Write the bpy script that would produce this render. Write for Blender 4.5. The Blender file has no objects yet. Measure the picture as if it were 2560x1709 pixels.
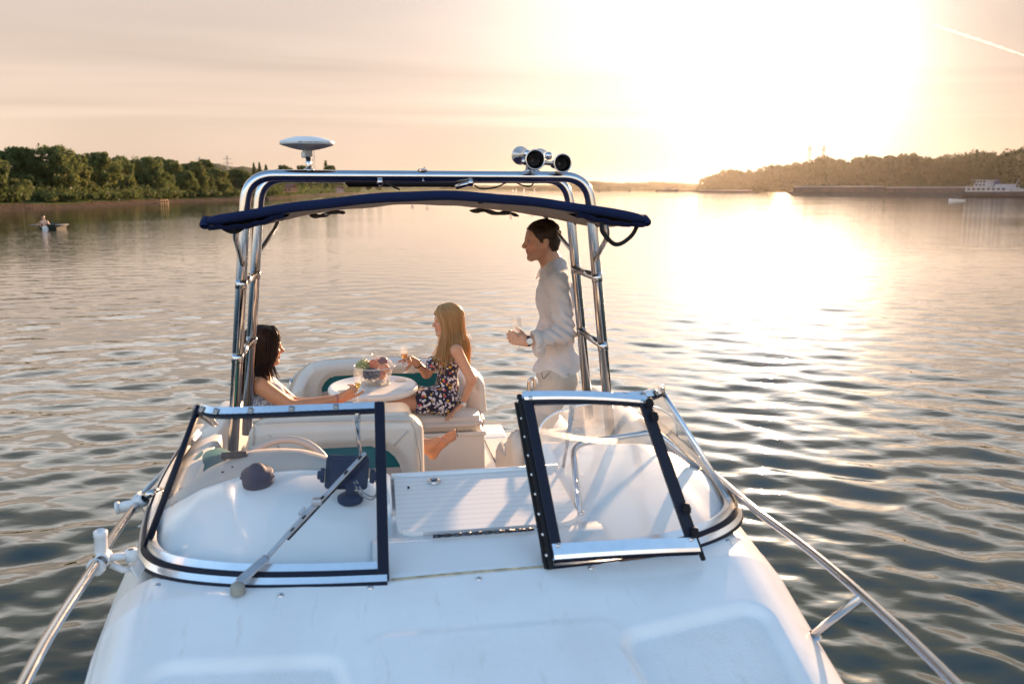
EXPOSURE = 2.1
SKY_AIR, SKY_DUST, SKY_OZONE = 1.0, 0.5, 1.6
SKY_STRENGTH = 0.15
SUN_STRENGTH = 3.8
BANK_GAIN = 1.0
BACK_GAIN = 2.3
VEIL_POW, VEIL_GAIN, VEIL_BASE = 140.0, 2.4, 1.15
VEIL_LOW, VEIL_HIGH, VEIL_TOP = (1.22, 0.91, 0.67, 1), (1.03, 0.88, 0.79, 1), (0.90, 0.88, 0.86, 1)
VEIL_FROM, VEIL_TO, VEIL_COVER = -0.15, 0.5, 1.0
VEIL_Z0, VEIL_Z1 = 0.46, 0.92
VEIL_Z = [(0.0, 0.90), (0.06, 1.04), (0.225, 0.98), (0.275, 2.4), (0.34, 2.0), (0.46, 0.85), (0.66, 0.6)]
BAND_Z = 0.44
CIRRUS_VAR = 0.26
GLOW_N, GLOW_X = 0.2, 9.0
HAZE_COL, HAZE_DENS, HAZE_G = (1.0, 0.93, 0.84, 1), 0.000022, 0.75
import bpy, bmesh, math, random
import numpy as np
from mathutils import Vector, Matrix, noise as mnoise

SC = bpy.context.scene
COL = SC.collection
PI = math.pi
rnd = random.Random(7)

# ------------------------------------------------------------------ frames
FPX, CX, CY, ZC = 1991.0, 1280.0, 854.5, 2.43           # lens in pixels of a 2560 px wide frame, eye height over the water
PIT = math.atan((854.5 - 473.5) / FPX)
TH = math.radians(9.5)                                   # heading of the boat against the view
OX, OY = 0.20, 0.0
SUN_AZ, SUN_EL = math.radians(18.5), math.radians(8.0)   # sun: to the right of the view, low


def wor(u, v, z):
    c, s = math.cos(TH), math.sin(TH)
    return Vector((OX + u * c - v * s, OY + u * s + v * c, z))


def ray(px, py):
    a = (px - CX) / FPX
    b = -(py - CY) / FPX
    c, s = math.cos(PIT), math.sin(PIT)
    return Vector((a, c + b * s, -s + b * c))


def far(px, py, dist):
    """world point seen at a photo pixel, dist metres ahead"""
    d = ray(px, py)
    return Vector((0, 0, ZC)) + d * (dist / d.y)


def onwater(px, py):
    d = ray(px, py)
    return Vector((0, 0, ZC)) + d * (-ZC / d.z)


# ------------------------------------------------------------------ objects
BASE = {}


def prop(o, label=None, cat=None, group=None, kind=None):
    if label: o['label'] = label
    if cat: o['category'] = cat
    if group: o['group'] = group
    if kind: o['kind'] = kind
    return o


def thing(name, label, cat, base=(0, 0, 0), group=None, boat=True):
    """an Empty at the base of a thing; its parts are modelled in boat coordinates (or world ones)"""
    o = bpy.data.objects.new(name, None)
    COL.objects.link(o)
    o.empty_display_size = 0.1
    if boat:
        o.location = wor(*base)
        o.rotation_euler = (0, 0, TH)
    else:
        o.location = base
    BASE[o.name] = Vector(base)
    return prop(o, label, cat, group)


def link(name, me, mat, parent=None, base=None, boat=True, smooth=True):
    """link a mesh; parent: keeps the parent's base as origin. top-level: base gives the origin"""
    if isinstance(mat, (list, tuple)):
        for m in mat: me.materials.append(m)
    elif mat is not None:
        me.materials.append(mat)
    o = bpy.data.objects.new(name, me)
    COL.objects.link(o)
    if parent is not None:
        b = BASE[parent.name]
        o.parent = parent
        if b.length > 0: me.transform(Matrix.Translation(-b))
        BASE[o.name] = b
    else:
        b = Vector(base or (0, 0, 0))
        if b.length > 0: me.transform(Matrix.Translation(-b))
        BASE[o.name] = b
        if boat:
            o.location = wor(*b)
            o.rotation_euler = (0, 0, TH)
        else:
            o.location = b
    if smooth:
        me.polygons.foreach_set('use_smooth', [True] * len(me.polygons))
    return o


def pydata(vs, fs, name='m'):
    me = bpy.data.meshes.new(name)
    me.from_pydata([tuple(v) for v in vs], [], fs)
    me.update()
    return me


class MB:
    """collects shapes, becomes one mesh"""

    def __init__(self):
        self.v = []; self.f = []; self.m = []

    def add(self, vs, fs, mi=0):
        n = len(self.v)
        self.v += [tuple(v) for v in vs]
        self.f += [tuple(i + n for i in f) for f in fs]
        self.m += [mi] * len(fs)
        return self

    def mesh(self):
        me = pydata(self.v, self.f)
        if any(self.m): me.polygons.foreach_set('material_index', self.m)
        return me

    # -- shapes
    def box(self, c, s, rot=None, bev=0.0, seg=2, mi=0, taper=None):
        bm = bmesh.new()
        bmesh.ops.create_cube(bm, size=1.0)
        for v in bm.verts:
            v.co = Vector((v.co.x * s[0], v.co.y * s[1], v.co.z * s[2]))
            if taper and v.co.z > 0:
                v.co.x *= taper[0]; v.co.y *= taper[1]
        if bev > 0:
            bmesh.ops.bevel(bm, geom=list(bm.edges), offset=bev, segments=seg, affect='EDGES', profile=0.5)
        M = Matrix.Translation(Vector(c)) @ (rot if rot is not None else Matrix())
        bm.transform(M)
        self.bm(bm, mi)
        return self

    def bm(self, bm, mi=0):
        bm.verts.index_update()
        self.add([v.co[:] for v in bm.verts], [[v.index for v in f.verts] for f in bm.faces], mi)
        bm.free()

    def tube(self, pts, r, n=12, closed=False, cap=True, mi=0, flat=None):
        vs, fs = sweep(pts, r, n, closed, cap, flat)
        return self.add(vs, fs, mi)

    def lathe(self, prof, n=32, c=(0, 0, 0), rot=None, mi=0, cap=False):
        vs, fs = lathe(prof, n, cap)
        M = Matrix.Translation(Vector(c)) @ (rot if rot is not None else Matrix())
        return self.add([M @ Vector(v) for v in vs], fs, mi)

    def ball(self, c, r, n=16, mi=0, rot=None):
        if not hasattr(r, '__len__'): r = (r, r, r)
        k = n // 2
        prof = [(math.sin(PI * i / k), -math.cos(PI * i / k)) for i in range(k + 1)]
        vs, fs = lathe(prof, n, False)
        R = rot if rot is not None else Matrix()
        return self.add([Vector(c) + R @ Vector((v[0] * r[0], v[1] * r[1], v[2] * r[2])) for v in vs], fs, mi)

    def grid(self, P, mi=0, wrap=False):
        n, m = len(P), len(P[0])
        vs = [p for row in P for p in row]
        fs = []
        for i in range(n - 1 if not wrap else n):
            for j in range(m - 1):
                i2 = (i + 1) % n
                fs.append((i * m + j, i2 * m + j, i2 * m + j + 1, i * m + j + 1))
        return self.add(vs, fs, mi)


def lathe(prof, n=32, cap=False):
    vs = []; fs = []; rows = []
    for r, z in prof:
        if r < 1e-6:
            rows.append([len(vs)]); vs.append((0, 0, z))
        else:
            rows.append(list(range(len(vs), len(vs) + n)))
            vs += [(r * math.cos(2 * PI * k / n), r * math.sin(2 * PI * k / n), z) for k in range(n)]
    for a, b in zip(rows, rows[1:]):
        for k in range(n):
            k2 = (k + 1) % n
            if len(a) == 1 and len(b) == 1: continue
            if len(a) == 1: fs.append((a[0], b[k2], b[k]))
            elif len(b) == 1: fs.append((a[k], a[k2], b[0]))
            else: fs.append((a[k], a[k2], b[k2], b[k]))
    if cap:
        if len(rows[0]) > 1: fs.append(tuple(reversed(rows[0])))
        if len(rows[-1]) > 1: fs.append(tuple(rows[-1]))
    return vs, fs


def sweep(pts, r, n=12, closed=False, cap=True, flat=None):
    """tube along pts; r number or list; flat=(a,b,up) gives an elliptical strap section with its wide side across 'up'"""
    P = [Vector(p) for p in pts]
    k = len(P)
    R = r if hasattr(r, '__len__') else [r] * k
    T = []
    for i in range(k):
        a = P[i - 1] if (i > 0 or closed) else P[i]
        b = P[(i + 1) % k] if (i < k - 1 or closed) else P[i]
        t = (b - a)
        T.append(t.normalized() if t.length > 1e-9 else Vector((0, 0, 1)))
    up = Vector(flat[2]) if flat else Vector((0, 0, 1))
    if abs(T[0].dot(up)) > 0.95 and not flat: up = Vector((1, 0, 0))
    nrm = (up - T[0] * up.dot(T[0])).normalized()
    vs = []; fs = []
    for i in range(k):
        if flat:
            nn = up - T[i] * up.dot(T[i])
            nrm = nn.normalized() if nn.length > 1e-5 else nrm
        else:
            nrm = (nrm - T[i] * nrm.dot(T[i]))
            nrm = nrm.normalized() if nrm.length > 1e-6 else Vector((1, 0, 0))
        bi = T[i].cross(nrm)
        for j in range(n):
            a = 2 * PI * j / n
            ca, sa = math.cos(a), math.sin(a)
            if flat: vs.append(P[i] + nrm * (ca * flat[0] * R[i]) + bi * (sa * flat[1] * R[i]))
            else: vs.append(P[i] + (nrm * ca + bi * sa) * R[i])
    for i in range(k if closed else k - 1):
        i2 = (i + 1) % k
        for j in range(n):
            j2 = (j + 1) % n
            fs.append((i * n + j, i * n + j2, i2 * n + j2, i2 * n + j))
    if cap and not closed:
        fs.append(tuple(range(n - 1, -1, -1)))
        fs.append(tuple(range((k - 1) * n, k * n)))
    return vs, fs


def crom(pts, sub=8, closed=False):
    """Catmull-Rom through points"""
    P = [Vector(p) for p in pts]
    n = len(P)
    out = []
    for i in range(n if closed else n - 1):
        p1, p2 = P[i], P[(i + 1) % n]
        p0 = P[i - 1] if (i > 0 or closed) else p1 + (p1 - p2)
        p3 = P[(i + 2) % n] if (i + 2 < n or closed) else p2 + (p2 - p1)
        for s in range(sub):
            t = s / sub
            out.append(0.5 * ((2 * p1) + (p2 - p0) * t + (2 * p0 - 5 * p1 + 4 * p2 - p3) * t * t + (3 * p1 - p0 - 3 * p2 + p3) * t ** 3))
    if not closed: out.append(P[-1])
    return out


def fillet(pts, rad, sub=8):
    """polyline with its inner corners rounded"""
    P = [Vector(p) for p in pts]
    R = rad if hasattr(rad, '__len__') else [rad] * len(P)
    out = [P[0]]
    for i in range(1, len(P) - 1):
        a = (P[i - 1] - P[i]); b = (P[i + 1] - P[i])
        d = min(R[i], a.length * 0.49, b.length * 0.49)
        p0 = P[i] + a.normalized() * d; p2 = P[i] + b.normalized() * d
        for s in range(sub + 1):
            t = s / sub
            out.append((1 - t) ** 2 * p0 + 2 * t * (1 - t) * P[i] + t * t * p2)
    out.append(P[-1])
    return out


def lerp(a, b, t): return a + (b - a) * t


def interp(x, xs, ys):
    return float(np.interp(x, xs, ys))


# ------------------------------------------------------------------ materials
def mat(name, col=(0.8, 0.8, 0.8), rough=0.5, metal=0.0, spec=0.5, coat=0.0, trans=0.0, ior=1.45, sheen=0.0, sss=0.0):
    m = bpy.data.materials.new(name)
    m.use_nodes = True
    b = m.node_tree.nodes['Principled BSDF']
    b.inputs['Base Color'].default_value = (*col, 1)
    b.inputs['Roughness'].default_value = rough
    b.inputs['Metallic'].default_value = metal
    b.inputs['Specular IOR Level'].default_value = spec
    b.inputs['Coat Weight'].default_value = coat
    b.inputs['Transmission Weight'].default_value = trans
    b.inputs['IOR'].default_value = ior
    b.inputs['Sheen Weight'].default_value = sheen
    if sss:
        b.inputs['Subsurface Weight'].default_value = sss
        b.inputs['Subsurface Radius'].default_value = (1.0, 0.35, 0.2)
        b.inputs['Subsurface Scale'].default_value = 0.008
    return m


def nodes(m): return m.node_tree.nodes, m.node_tree.links, m.node_tree.nodes['Principled BSDF']


def nadd(m, typ, **kw):
    n = m.node_tree.nodes.new(typ)
    for k, v in kw.items():
        if k in n.inputs: n.inputs[k].default_value = v
        else: setattr(n, k, v)
    return n


def vary(m, scale=5.0, amt=0.06, bump=0.0, bscale=60.0, rvar=0.0, detail=4.0, dist=0.002, col2=None, coord='Object'):
    """colour mottling, roughness variation and a fine bump on a principled material"""
    N, L, b = nodes(m)
    tc = nadd(m, 'ShaderNodeTexCoord')
    if amt or rvar or col2:
        t = nadd(m, 'ShaderNodeTexNoise', Scale=scale, Detail=detail, Roughness=0.6)
        L.new(tc.outputs[coord], t.inputs['Vector'])
        base = tuple(b.inputs['Base Color'].default_value)[:3]
        r = nadd(m, 'ShaderNodeValToRGB')
        c2 = col2 or tuple(c * (1 - amt * 2) for c in base)
        r.color_ramp.elements[0].position = 0.35; r.color_ramp.elements[0].color = (*c2, 1)
        r.color_ramp.elements[1].position = 0.65; r.color_ramp.elements[1].color = (*base, 1)
        L.new(t.outputs['Fac'], r.inputs['Fac'])
        L.new(r.outputs['Color'], b.inputs['Base Color'])
        if rvar:
            mr = nadd(m, 'ShaderNodeMapRange')
            ro = b.inputs['Roughness'].default_value
            mr.inputs['To Min'].default_value = max(0.02, ro - rvar); mr.inputs['To Max'].default_value = min(1, ro + rvar)
            L.new(t.outputs['Fac'], mr.inputs['Value']); L.new(mr.outputs['Result'], b.inputs['Roughness'])
    if bump:
        t2 = nadd(m, 'ShaderNodeTexNoise', Scale=bscale, Detail=3.0)
        L.new(tc.outputs[coord], t2.inputs['Vector'])
        bp = nadd(m, 'ShaderNodeBump', Strength=bump, Distance=dist)
        L.new(t2.outputs['Fac'], bp.inputs['Height'])
        L.new(bp.outputs['Normal'], b.inputs['Normal'])
    return m


def link_each(name, mb, m, parent, smooth=True, gap=0.003):
    """every separate piece of a collected shape becomes an object of its own"""
    n = len(mb.v); par = list(range(n))

    def find(a):
        while par[a] != a:
            par[a] = par[par[a]]; a = par[a]
        return a
    for f in mb.f:
        r0 = find(f[0])
        for i in f[1:]: par[find(i)] = r0
    comp = {}
    for i in range(n): comp.setdefault(find(i), []).append(i)
    items = []
    for ids in comp.values():
        P = np.array([mb.v[i] for i in ids]); items.append([ids, P.min(0) - gap, P.max(0) + gap])
    merged = True
    while merged:
        merged = False
        for i in range(len(items)):
            for j in range(i + 1, len(items)):
                if (items[i][1] <= items[j][2]).all() and (items[j][1] <= items[i][2]).all():
                    items[i] = [items[i][0] + items[j][0], np.minimum(items[i][1], items[j][1]), np.maximum(items[i][2], items[j][2])]
                    del items[j]; merged = True; break
            if merged: break
    out = []
    for ids, _, _ in items:
        mp_ = {v: k for k, v in enumerate(ids)}; S = set(ids)
        fs = [tuple(mp_[i] for i in f) for f in mb.f if f[0] in S]
        out.append(link(name, pydata([mb.v[i] for i in ids], fs), m, parent, smooth=smooth))
    return out
# ------------------------------------------------------------------ camera, sky, sun
cam = bpy.data.cameras.new('camera')
cam.sensor_width = 36.0
cam.lens = FPX / 2560 * 36.0
cam.clip_start = 0.05
cam.clip_end = 60000
cam.dof.use_dof = True
cam.dof.focus_distance = 4.7
cam.dof.aperture_fstop = 3.2
co = bpy.data.objects.new('camera', cam)
COL.objects.link(co)
co.location = (0, 0, ZC)
co.rotation_euler = (PI / 2 - PIT, 0, 0)
SC.camera = co
SC.view_settings.view_transform = 'Standard'
SC.view_settings.look = 'None'
SC.view_settings.gamma = 1.0
SC.view_settings.exposure = EXPOSURE
SC.cycles.max_bounces = 10
SC.cycles.transparent_max_bounces = 24
SC.cycles.transmission_bounces = 8
SC.cycles.volume_bounces = 0
SC.cycles.caustics_reflective = False
SC.cycles.caustics_refractive = False
SC.cycles.sample_clamp_indirect = 8.0

SUN_DIR = Vector((math.sin(SUN_AZ) * math.cos(SUN_EL), math.cos(SUN_AZ) * math.cos(SUN_EL), math.sin(SUN_EL)))
W = bpy.data.worlds.new('World')
SC.world = W
W.use_nodes = True
wn, wl = W.node_tree.nodes, W.node_tree.links
for n in list(wn): wn.remove(n)


def wnode(t, **kw):
    n = wn.new(t)
    for k, v in kw.items():
        if k in n.inputs: n.inputs[k].default_value = v
        else: setattr(n, k, v)
    return n


def wmath(op, a, b=None, c=None, clamp=False):
    n = wn.new('ShaderNodeMath'); n.operation = op; n.use_clamp = clamp
    for i, x in enumerate((a, b, c)):
        if x is None: continue
        if isinstance(x, (int, float)): n.inputs[i].default_value = x
        else: wl.new(x, n.inputs[i])
    return n.outputs[0]


sky = wnode('ShaderNodeTexSky', sky_type='NISHITA', sun_disc=False)
sky.sun_elevation = SUN_EL
sky.sun_rotation = SUN_AZ
sky.air_density = SKY_AIR
sky.dust_density = SKY_DUST
sky.ozone_density = SKY_OZONE
sky.altitude = 100.0
tc = wnode('ShaderNodeTexCoord')
# thin streaky cirrus, laid out on a flat layer high up
sep = wnode('ShaderNodeSeparateXYZ'); wl.new(tc.outputs['Generated'], sep.inputs[0])
zz = wmath('MAXIMUM', sep.outputs['Z'], 0.07)
px_ = wmath('DIVIDE', sep.outputs['X'], zz)
py_ = wmath('DIVIDE', sep.outputs['Y'], zz)
cmb = wnode('ShaderNodeCombineXYZ'); wl.new(px_, cmb.inputs[0]); wl.new(py_, cmb.inputs[1])
mp = wnode('ShaderNodeMapping'); mp.inputs['Scale'].default_value = (0.10, 0.30, 1); mp.inputs['Rotation'].default_value = (0, 0, math.radians(12))
wl.new(cmb.outputs[0], mp.inputs[0])
nz = wnode('ShaderNodeTexNoise', Scale=1.1, Detail=5.0, Roughness=0.5, Distortion=0.8)
wl.new(mp.outputs[0], nz.inputs['Vector'])
# angle to the sun
dot = wnode('ShaderNodeVectorMath', operation='DOT_PRODUCT')
wl.new(tc.outputs['Generated'], dot.inputs[0]); dot.inputs[1].default_value = SUN_DIR
dpos = wmath('MAXIMUM', dot.outputs['Value'], 0.0)
glow_w = wmath('POWER', dpos, VEIL_POW)
glow_n = wmath('POWER', dpos, 40.0)
glow_x = wmath('POWER', dpos, 400.0)
cloud = wnode('ShaderNodeMapRange'); cloud.inputs['From Min'].default_value = 0.3; cloud.inputs['From Max'].default_value = 0.75
wl.new(nz.outputs['Fac'], cloud.inputs['Value'])
# colour of the lit veil: pinkish high up, peach towards the horizon
hz = wnode('ShaderNodeMapRange'); hz.inputs['From Min'].default_value = 0.0; hz.inputs['From Max'].default_value = 0.25
wl.new(sep.outputs['Z'], hz.inputs['Value'])
vc = wnode('ShaderNodeMix', data_type='RGBA'); vc.inputs['A'].default_value = VEIL_LOW; vc.inputs['B'].default_value = VEIL_HIGH
wl.new(hz.outputs['Result'], vc.inputs['Factor'])
doth = wnode('ShaderNodeVectorMath', operation='DOT_PRODUCT'); wl.new(tc.outputs['Generated'], doth.inputs[0]); doth.inputs[1].default_value = Vector((SUN_DIR.x, SUN_DIR.y, 0)).normalized()
# a bright bank of thin cloud up and to the left of the sun
dot2 = wnode('ShaderNodeVectorMath', operation='DOT_PRODUCT'); wl.new(tc.outputs['Generated'], dot2.inputs[0]); dot2.inputs[1].default_value = Vector((math.sin(math.radians(9)) * math.cos(math.radians(14)), math.cos(math.radians(9)) * math.cos(math.radians(14)), math.sin(math.radians(14))))
glow_b = wmath('POWER', wmath('MAXIMUM', dot2.outputs['Value'], 0.0), 55.0)
zr_ = wnode('ShaderNodeValToRGB'); zr_.color_ramp.interpolation = 'EASE'
wl.new(sep.outputs['Z'], zr_.inputs['Fac'])
for i_, (p_, v_) in enumerate(VEIL_Z):
    el_ = zr_.color_ramp.elements[i_] if i_ < 2 else zr_.color_ramp.elements.new(p_)
    el_.position = p_; el_.color = (v_ / 3, v_ / 3, v_ / 3, 1)
amp = wmath('ADD', wmath('MULTIPLY_ADD', glow_w, VEIL_GAIN, wmath('MULTIPLY', zr_.outputs['Color'], 3.0 * VEIL_BASE)), wmath('MULTIPLY', glow_b, BANK_GAIN))
bk_ = wnode('ShaderNodeMapRange', interpolation_type='SMOOTHSTEP'); bk_.inputs['From Min'].default_value = 0.2; bk_.inputs['From Max'].default_value = -0.5; bk_.inputs['To Min'].default_value = 1.0; bk_.inputs['To Max'].default_value = BACK_GAIN
wl.new(doth.outputs['Value'], bk_.inputs['Value'])
amp = wmath('MULTIPLY', amp, bk_.outputs['Result'])
amp = wmath('MULTIPLY', amp, wmath('MULTIPLY_ADD', cloud.outputs['Result'], CIRRUS_VAR, 1.0 - CIRRUS_VAR * 0.5))
dr_ = wnode('ShaderNodeVectorMath', operation='DOT_PRODUCT'); wl.new(tc.outputs['Generated'], dr_.inputs[0]); dr_.inputs[1].default_value = (math.sin(math.radians(45)), math.cos(math.radians(45)), 0.0)
rt_ = wnode('ShaderNodeMapRange', interpolation_type='SMOOTHSTEP'); rt_.inputs['From Min'].default_value = 0.72; rt_.inputs['From Max'].default_value = 1.02; rt_.inputs['To Min'].default_value = 1.0; rt_.inputs['To Max'].default_value = 0.80
wl.new(dr_.outputs['Value'], rt_.inputs['Value'])
amp = wmath('MULTIPLY', amp, rt_.outputs['Result'])
hz2 = wnode('ShaderNodeMapRange', interpolation_type='SMOOTHSTEP'); hz2.inputs['From Min'].default_value = 0.22; hz2.inputs['From Max'].default_value = 0.34
wl.new(sep.outputs['Z'], hz2.inputs['Value'])
vc2 = wnode('ShaderNodeMix', data_type='RGBA'); wl.new(hz2.outputs['Result'], vc2.inputs['Factor']); wl.new(vc.outputs['Result'], vc2.inputs['A']); vc2.inputs['B'].default_value = VEIL_TOP
vs_ = wnode('ShaderNodeVectorMath', operation='SCALE'); wl.new(vc2.outputs['Result'], vs_.inputs[0]); wl.new(amp, vs_.inputs['Scale'])
gl = wnode('ShaderNodeVectorMath', operation='SCALE'); gl.inputs[0].default_value = (1.0, 0.80, 0.52)
wl.new(wmath('ADD', wmath('MULTIPLY', glow_n, GLOW_N), wmath('MULTIPLY', glow_x, GLOW_X)), gl.inputs['Scale'])
ad = wnode('ShaderNodeVectorMath', operation='ADD'); wl.new(vs_.outputs[0], ad.inputs[0]); wl.new(gl.outputs[0], ad.inputs[1])
# the veil lies over the sunward half of the sky and thins out overhead and behind
mk = wnode('ShaderNodeMapRange', interpolation_type='SMOOTHSTEP'); mk.inputs['From Min'].default_value = VEIL_FROM; mk.inputs['From Max'].default_value = VEIL_TO
wl.new(doth.outputs['Value'], mk.inputs['Value'])
mz = wnode('ShaderNodeMapRange', interpolation_type='SMOOTHSTEP'); mz.inputs['From Min'].default_value = VEIL_Z1; mz.inputs['From Max'].default_value = VEIL_Z0
wl.new(sep.outputs['Z'], mz.inputs['Value'])
mxs = wnode('ShaderNodeMix', data_type='RGBA'); # low all round the horizon the hazy air opposite the sun is lit too
bd = wnode('ShaderNodeMapRange', interpolation_type='SMOOTHSTEP'); bd.inputs['From Min'].default_value = BAND_Z; bd.inputs['From Max'].default_value = 0.05
wl.new(sep.outputs['Z'], bd.inputs['Value'])
cover = wmath('MAXIMUM', wmath('MULTIPLY', mk.outputs['Result'], mz.outputs['Result']), wmath('MULTIPLY', bd.outputs['Result'], 0.9))
wl.new(wmath('MULTIPLY', cover, VEIL_COVER), mxs.inputs['Factor'])
wl.new(sky.outputs[0], mxs.inputs['A']); wl.new(ad.outputs[0], mxs.inputs['B'])
bg = wnode('ShaderNodeBackground', Strength=SKY_STRENGTH)
wl.new(mxs.outputs['Result'], bg.inputs['Color'])
wo = wnode('ShaderNodeOutputWorld')
wl.new(bg.outputs[0], wo.inputs['Surface'])

sl = bpy.data.lights.new('sun', 'SUN')
sl.energy = SUN_STRENGTH
sl.angle = math.radians(0.6)
sl.color = (1.0, 0.62, 0.36)
so = bpy.data.objects.new('sun', sl)
COL.objects.link(so)
so.rotation_euler = (-SUN_DIR).to_track_quat('-Z', 'Y').to_euler()
so.location = SUN_DIR * 50
# ------------------------------------------------------------------ water
def make_water():
    rg = np.random.default_rng(3)
    a_f = np.radians(np.linspace(-52, 52, 520))
    a_b = np.radians(np.linspace(52, 308, 90)[1:-1])
    ang = np.concatenate([a_f, a_b])
    r = [0.0]
    rr = 0.9
    while rr < 70: r.append(rr); rr *= 1.007
    while rr < 9000: r.append(rr); rr *= 1.12
    r = np.array(r)
    A, R = np.meshgrid(ang, r)
    X = R * np.sin(A); Y = R * np.cos(A); Z = np.zeros_like(X)
    step = np.maximum(R * 0.007, 0.01)
    # short chop riding on longer, mostly one-directional ripples
    for i in range(96):
        lam = 0.10 * (9.5 ** rg.random())
        right_set = i % 2
        th = math.radians(58 + rg.normal(0, 22)) if right_set else math.radians(100 + rg.normal(0, 30))
        wx = np.clip((X + 1.5) / 5.0, 0, 1); wx = wx * wx * (3 - 2 * wx) * np.clip(14 / np.maximum(R, 1), 0, 1)
        wt = np.sqrt(wx * 1.7 + 0.15) if right_set else np.sqrt(1.45 - wx * 1.2)
        k = 2 * PI / lam
        amp = 0.0024 * lam ** 0.80 * (0.6 + 0.8 * rg.random())
        fade = np.clip((lam / step - 3) / 4, 0, 1)
        ph = (X * math.cos(th) + Y * math.sin(th)) * k + rg.random() * 6.28
        ph = ph + 0.9 * np.sin((X * math.cos(th + 1.2) + Y * math.sin(th + 1.2)) * k * 0.31 + rg.random() * 6.28)
        s = np.sin(ph)
        Z += amp * wt * fade * (s + 0.22 * np.cos(2 * ph))
    n, m = X.shape
    co_ = np.stack([X, Y, Z], -1).reshape(-1, 3)
    i, j = np.meshgrid(np.arange(n - 1), np.arange(m), indexing='ij')
    j2 = (j + 1) % m
    q = np.stack([i * m + j, i * m + j2, (i + 1) * m + j2, (i + 1) * m + j], -1).reshape(-1, 4)
    me = bpy.data.meshes.new('water')
    me.vertices.add(len(co_)); me.vertices.foreach_set('co', co_.astype(np.float32).ravel())
    me.loops.add(q.size); me.loops.foreach_set('vertex_index', q[:, ::-1].astype(np.int32).ravel())
    me.polygons.add(len(q)); me.polygons.foreach_set('loop_start', np.arange(0, q.size, 4, dtype=np.int32))
    me.update(calc_edges=True)
    m_ = mat('river_water', (0.014, 0.026, 0.017), rough=0.03, ior=1.333, spec=0.5, coat=1.0)
    N, L, b = nodes(m_)
    t = nadd(m_, 'ShaderNodeTexCoord')
    hs = None
    for sc_, rot, st, amp in ((0.9, 14, 2.6, 0.016), (3.0, -10, 2.2, 0.016), (8.0, 8, 1.8, 0.0058)):
        mp_ = nadd(m_, 'ShaderNodeMapping'); mp_.inputs['Rotation'].default_value = (0, 0, math.radians(rot)); mp_.inputs['Scale'].default_value = (1.0 / st, 1, 1)
        L.new(t.outputs['Object'], mp_.inputs[0])
        nn = nadd(m_, 'ShaderNodeTexNoise', Scale=sc_, Detail=2.0, Roughness=0.45, Distortion=0.5)
        L.new(mp_.outputs[0], nn.inputs['Vector'])
        mu = nadd(m_, 'ShaderNodeMath', operation='MULTIPLY'); mu.inputs[1].default_value = amp
        L.new(nn.outputs['Fac'], mu.inputs[0])
        if hs is None: hs = mu.outputs[0]
        else:
            ad_ = nadd(m_, 'ShaderNodeMath', operation='ADD'); L.new(hs, ad_.inputs[0]); L.new(mu.outputs[0], ad_.inputs[1]); hs = ad_.outputs[0]
    # patches of calmer and rougher water
    n3 = nadd(m_, 'ShaderNodeTexNoise', Scale=0.06, Detail=2.0); L.new(t.outputs['Object'], n3.inputs['Vector'])
    mr = nadd(m_, 'ShaderNodeMapRange'); mr.inputs['From Min'].default_value = 0.35; mr.inputs['From Max'].default_value = 0.7
    mr.inputs['To Min'].default_value = 0.45; mr.inputs['To Max'].default_value = 1.0
    L.new(n3.outputs['Fac'], mr.inputs['Value'])
    bp = nadd(m_, 'ShaderNodeBump', Distance=1.0); L.new(mr.outputs['Result'], bp.inputs['Strength'])
    L.new(hs, bp.inputs['Height']); L.new(bp.outputs['Normal'], b.inputs['Normal']); L.new(bp.outputs['Normal'], b.inputs['Coat Normal'])
    b.inputs['Coat IOR'].default_value = 1.333
    o = link('water', me, m_, boat=False)
    o['kind'] = 'structure'


make_water()

# ------------------------------------------------------------------ banks
M_BANK = vary(mat('bank_soil', (0.10, 0.066, 0.045), 0.95, spec=0.02), 0.7, 0.2, bump=1.0, bscale=2.5, dist=0.2, col2=(0.045, 0.034, 0.024))
M_GRASS = vary(mat('bank_grass', (0.09, 0.11, 0.035), 0.95, spec=0.02), 0.1, 0.2, bump=0.6, bscale=3.0, dist=0.1, col2=(0.06, 0.08, 0.025))
LW = [(-900, 640), (-400, 562), (-150, 537), (0, 526), (153, 520), (306, 512.6), (460, 504.5), (605, 500.5), (660, 498.5), (710, 496.5), (790, 490), (850, 485.5), (950, 482), (1100, 479), (1300, 476.3)]
RW = [(1746, 477.2), (1850, 478.6), (1985, 480.6), (2150, 483), (2350, 486), (2560, 489), (2900, 495), (3500, 510)]


def lwy(x): return interp(x, [p[0] for p in LW], [p[1] for p in LW])
def rwy(x): return interp(x, [p[0] for p in RW], [p[1] for p in RW])


def bank(name, pts, wyf, side, prof, x0, x1, n=90):
    rows = []
    P = []
    for i in range(n):
        x = lerp(x0, x1, i / (n - 1))
        P.append(onwater(x, wyf(x)))
    for i in range(n):
        t = (P[min(i + 1, n - 1)] - P[max(i - 1, 0)]).normalized()
        nrm = Vector((-t.y, t.x, 0)) * side
        row = []
        for d, h in prof:
            w = mnoise.noise(Vector((P[i].x * 0.11, P[i].y * 0.11, d * 0.2)))
            row.append(P[i] + nrm * (d * (1 + 0.25 * w)) + Vector((0, 0, h * (1 + 0.45 * w) if h > 0 else h)))
        rows.append(row)
    mb = MB(); mb.grid(rows)
    me = mb.mesh()
    mi = []
    for p in me.polygons:
        mi.append(0 if p.index % (len(prof) - 1) < 4 else 1)
    me.polygons.foreach_set('material_index', mi)
    o = link(name, me, [M_BANK, M_GRASS], boat=False)
    o['kind'] = 'structure'
    return o


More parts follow.
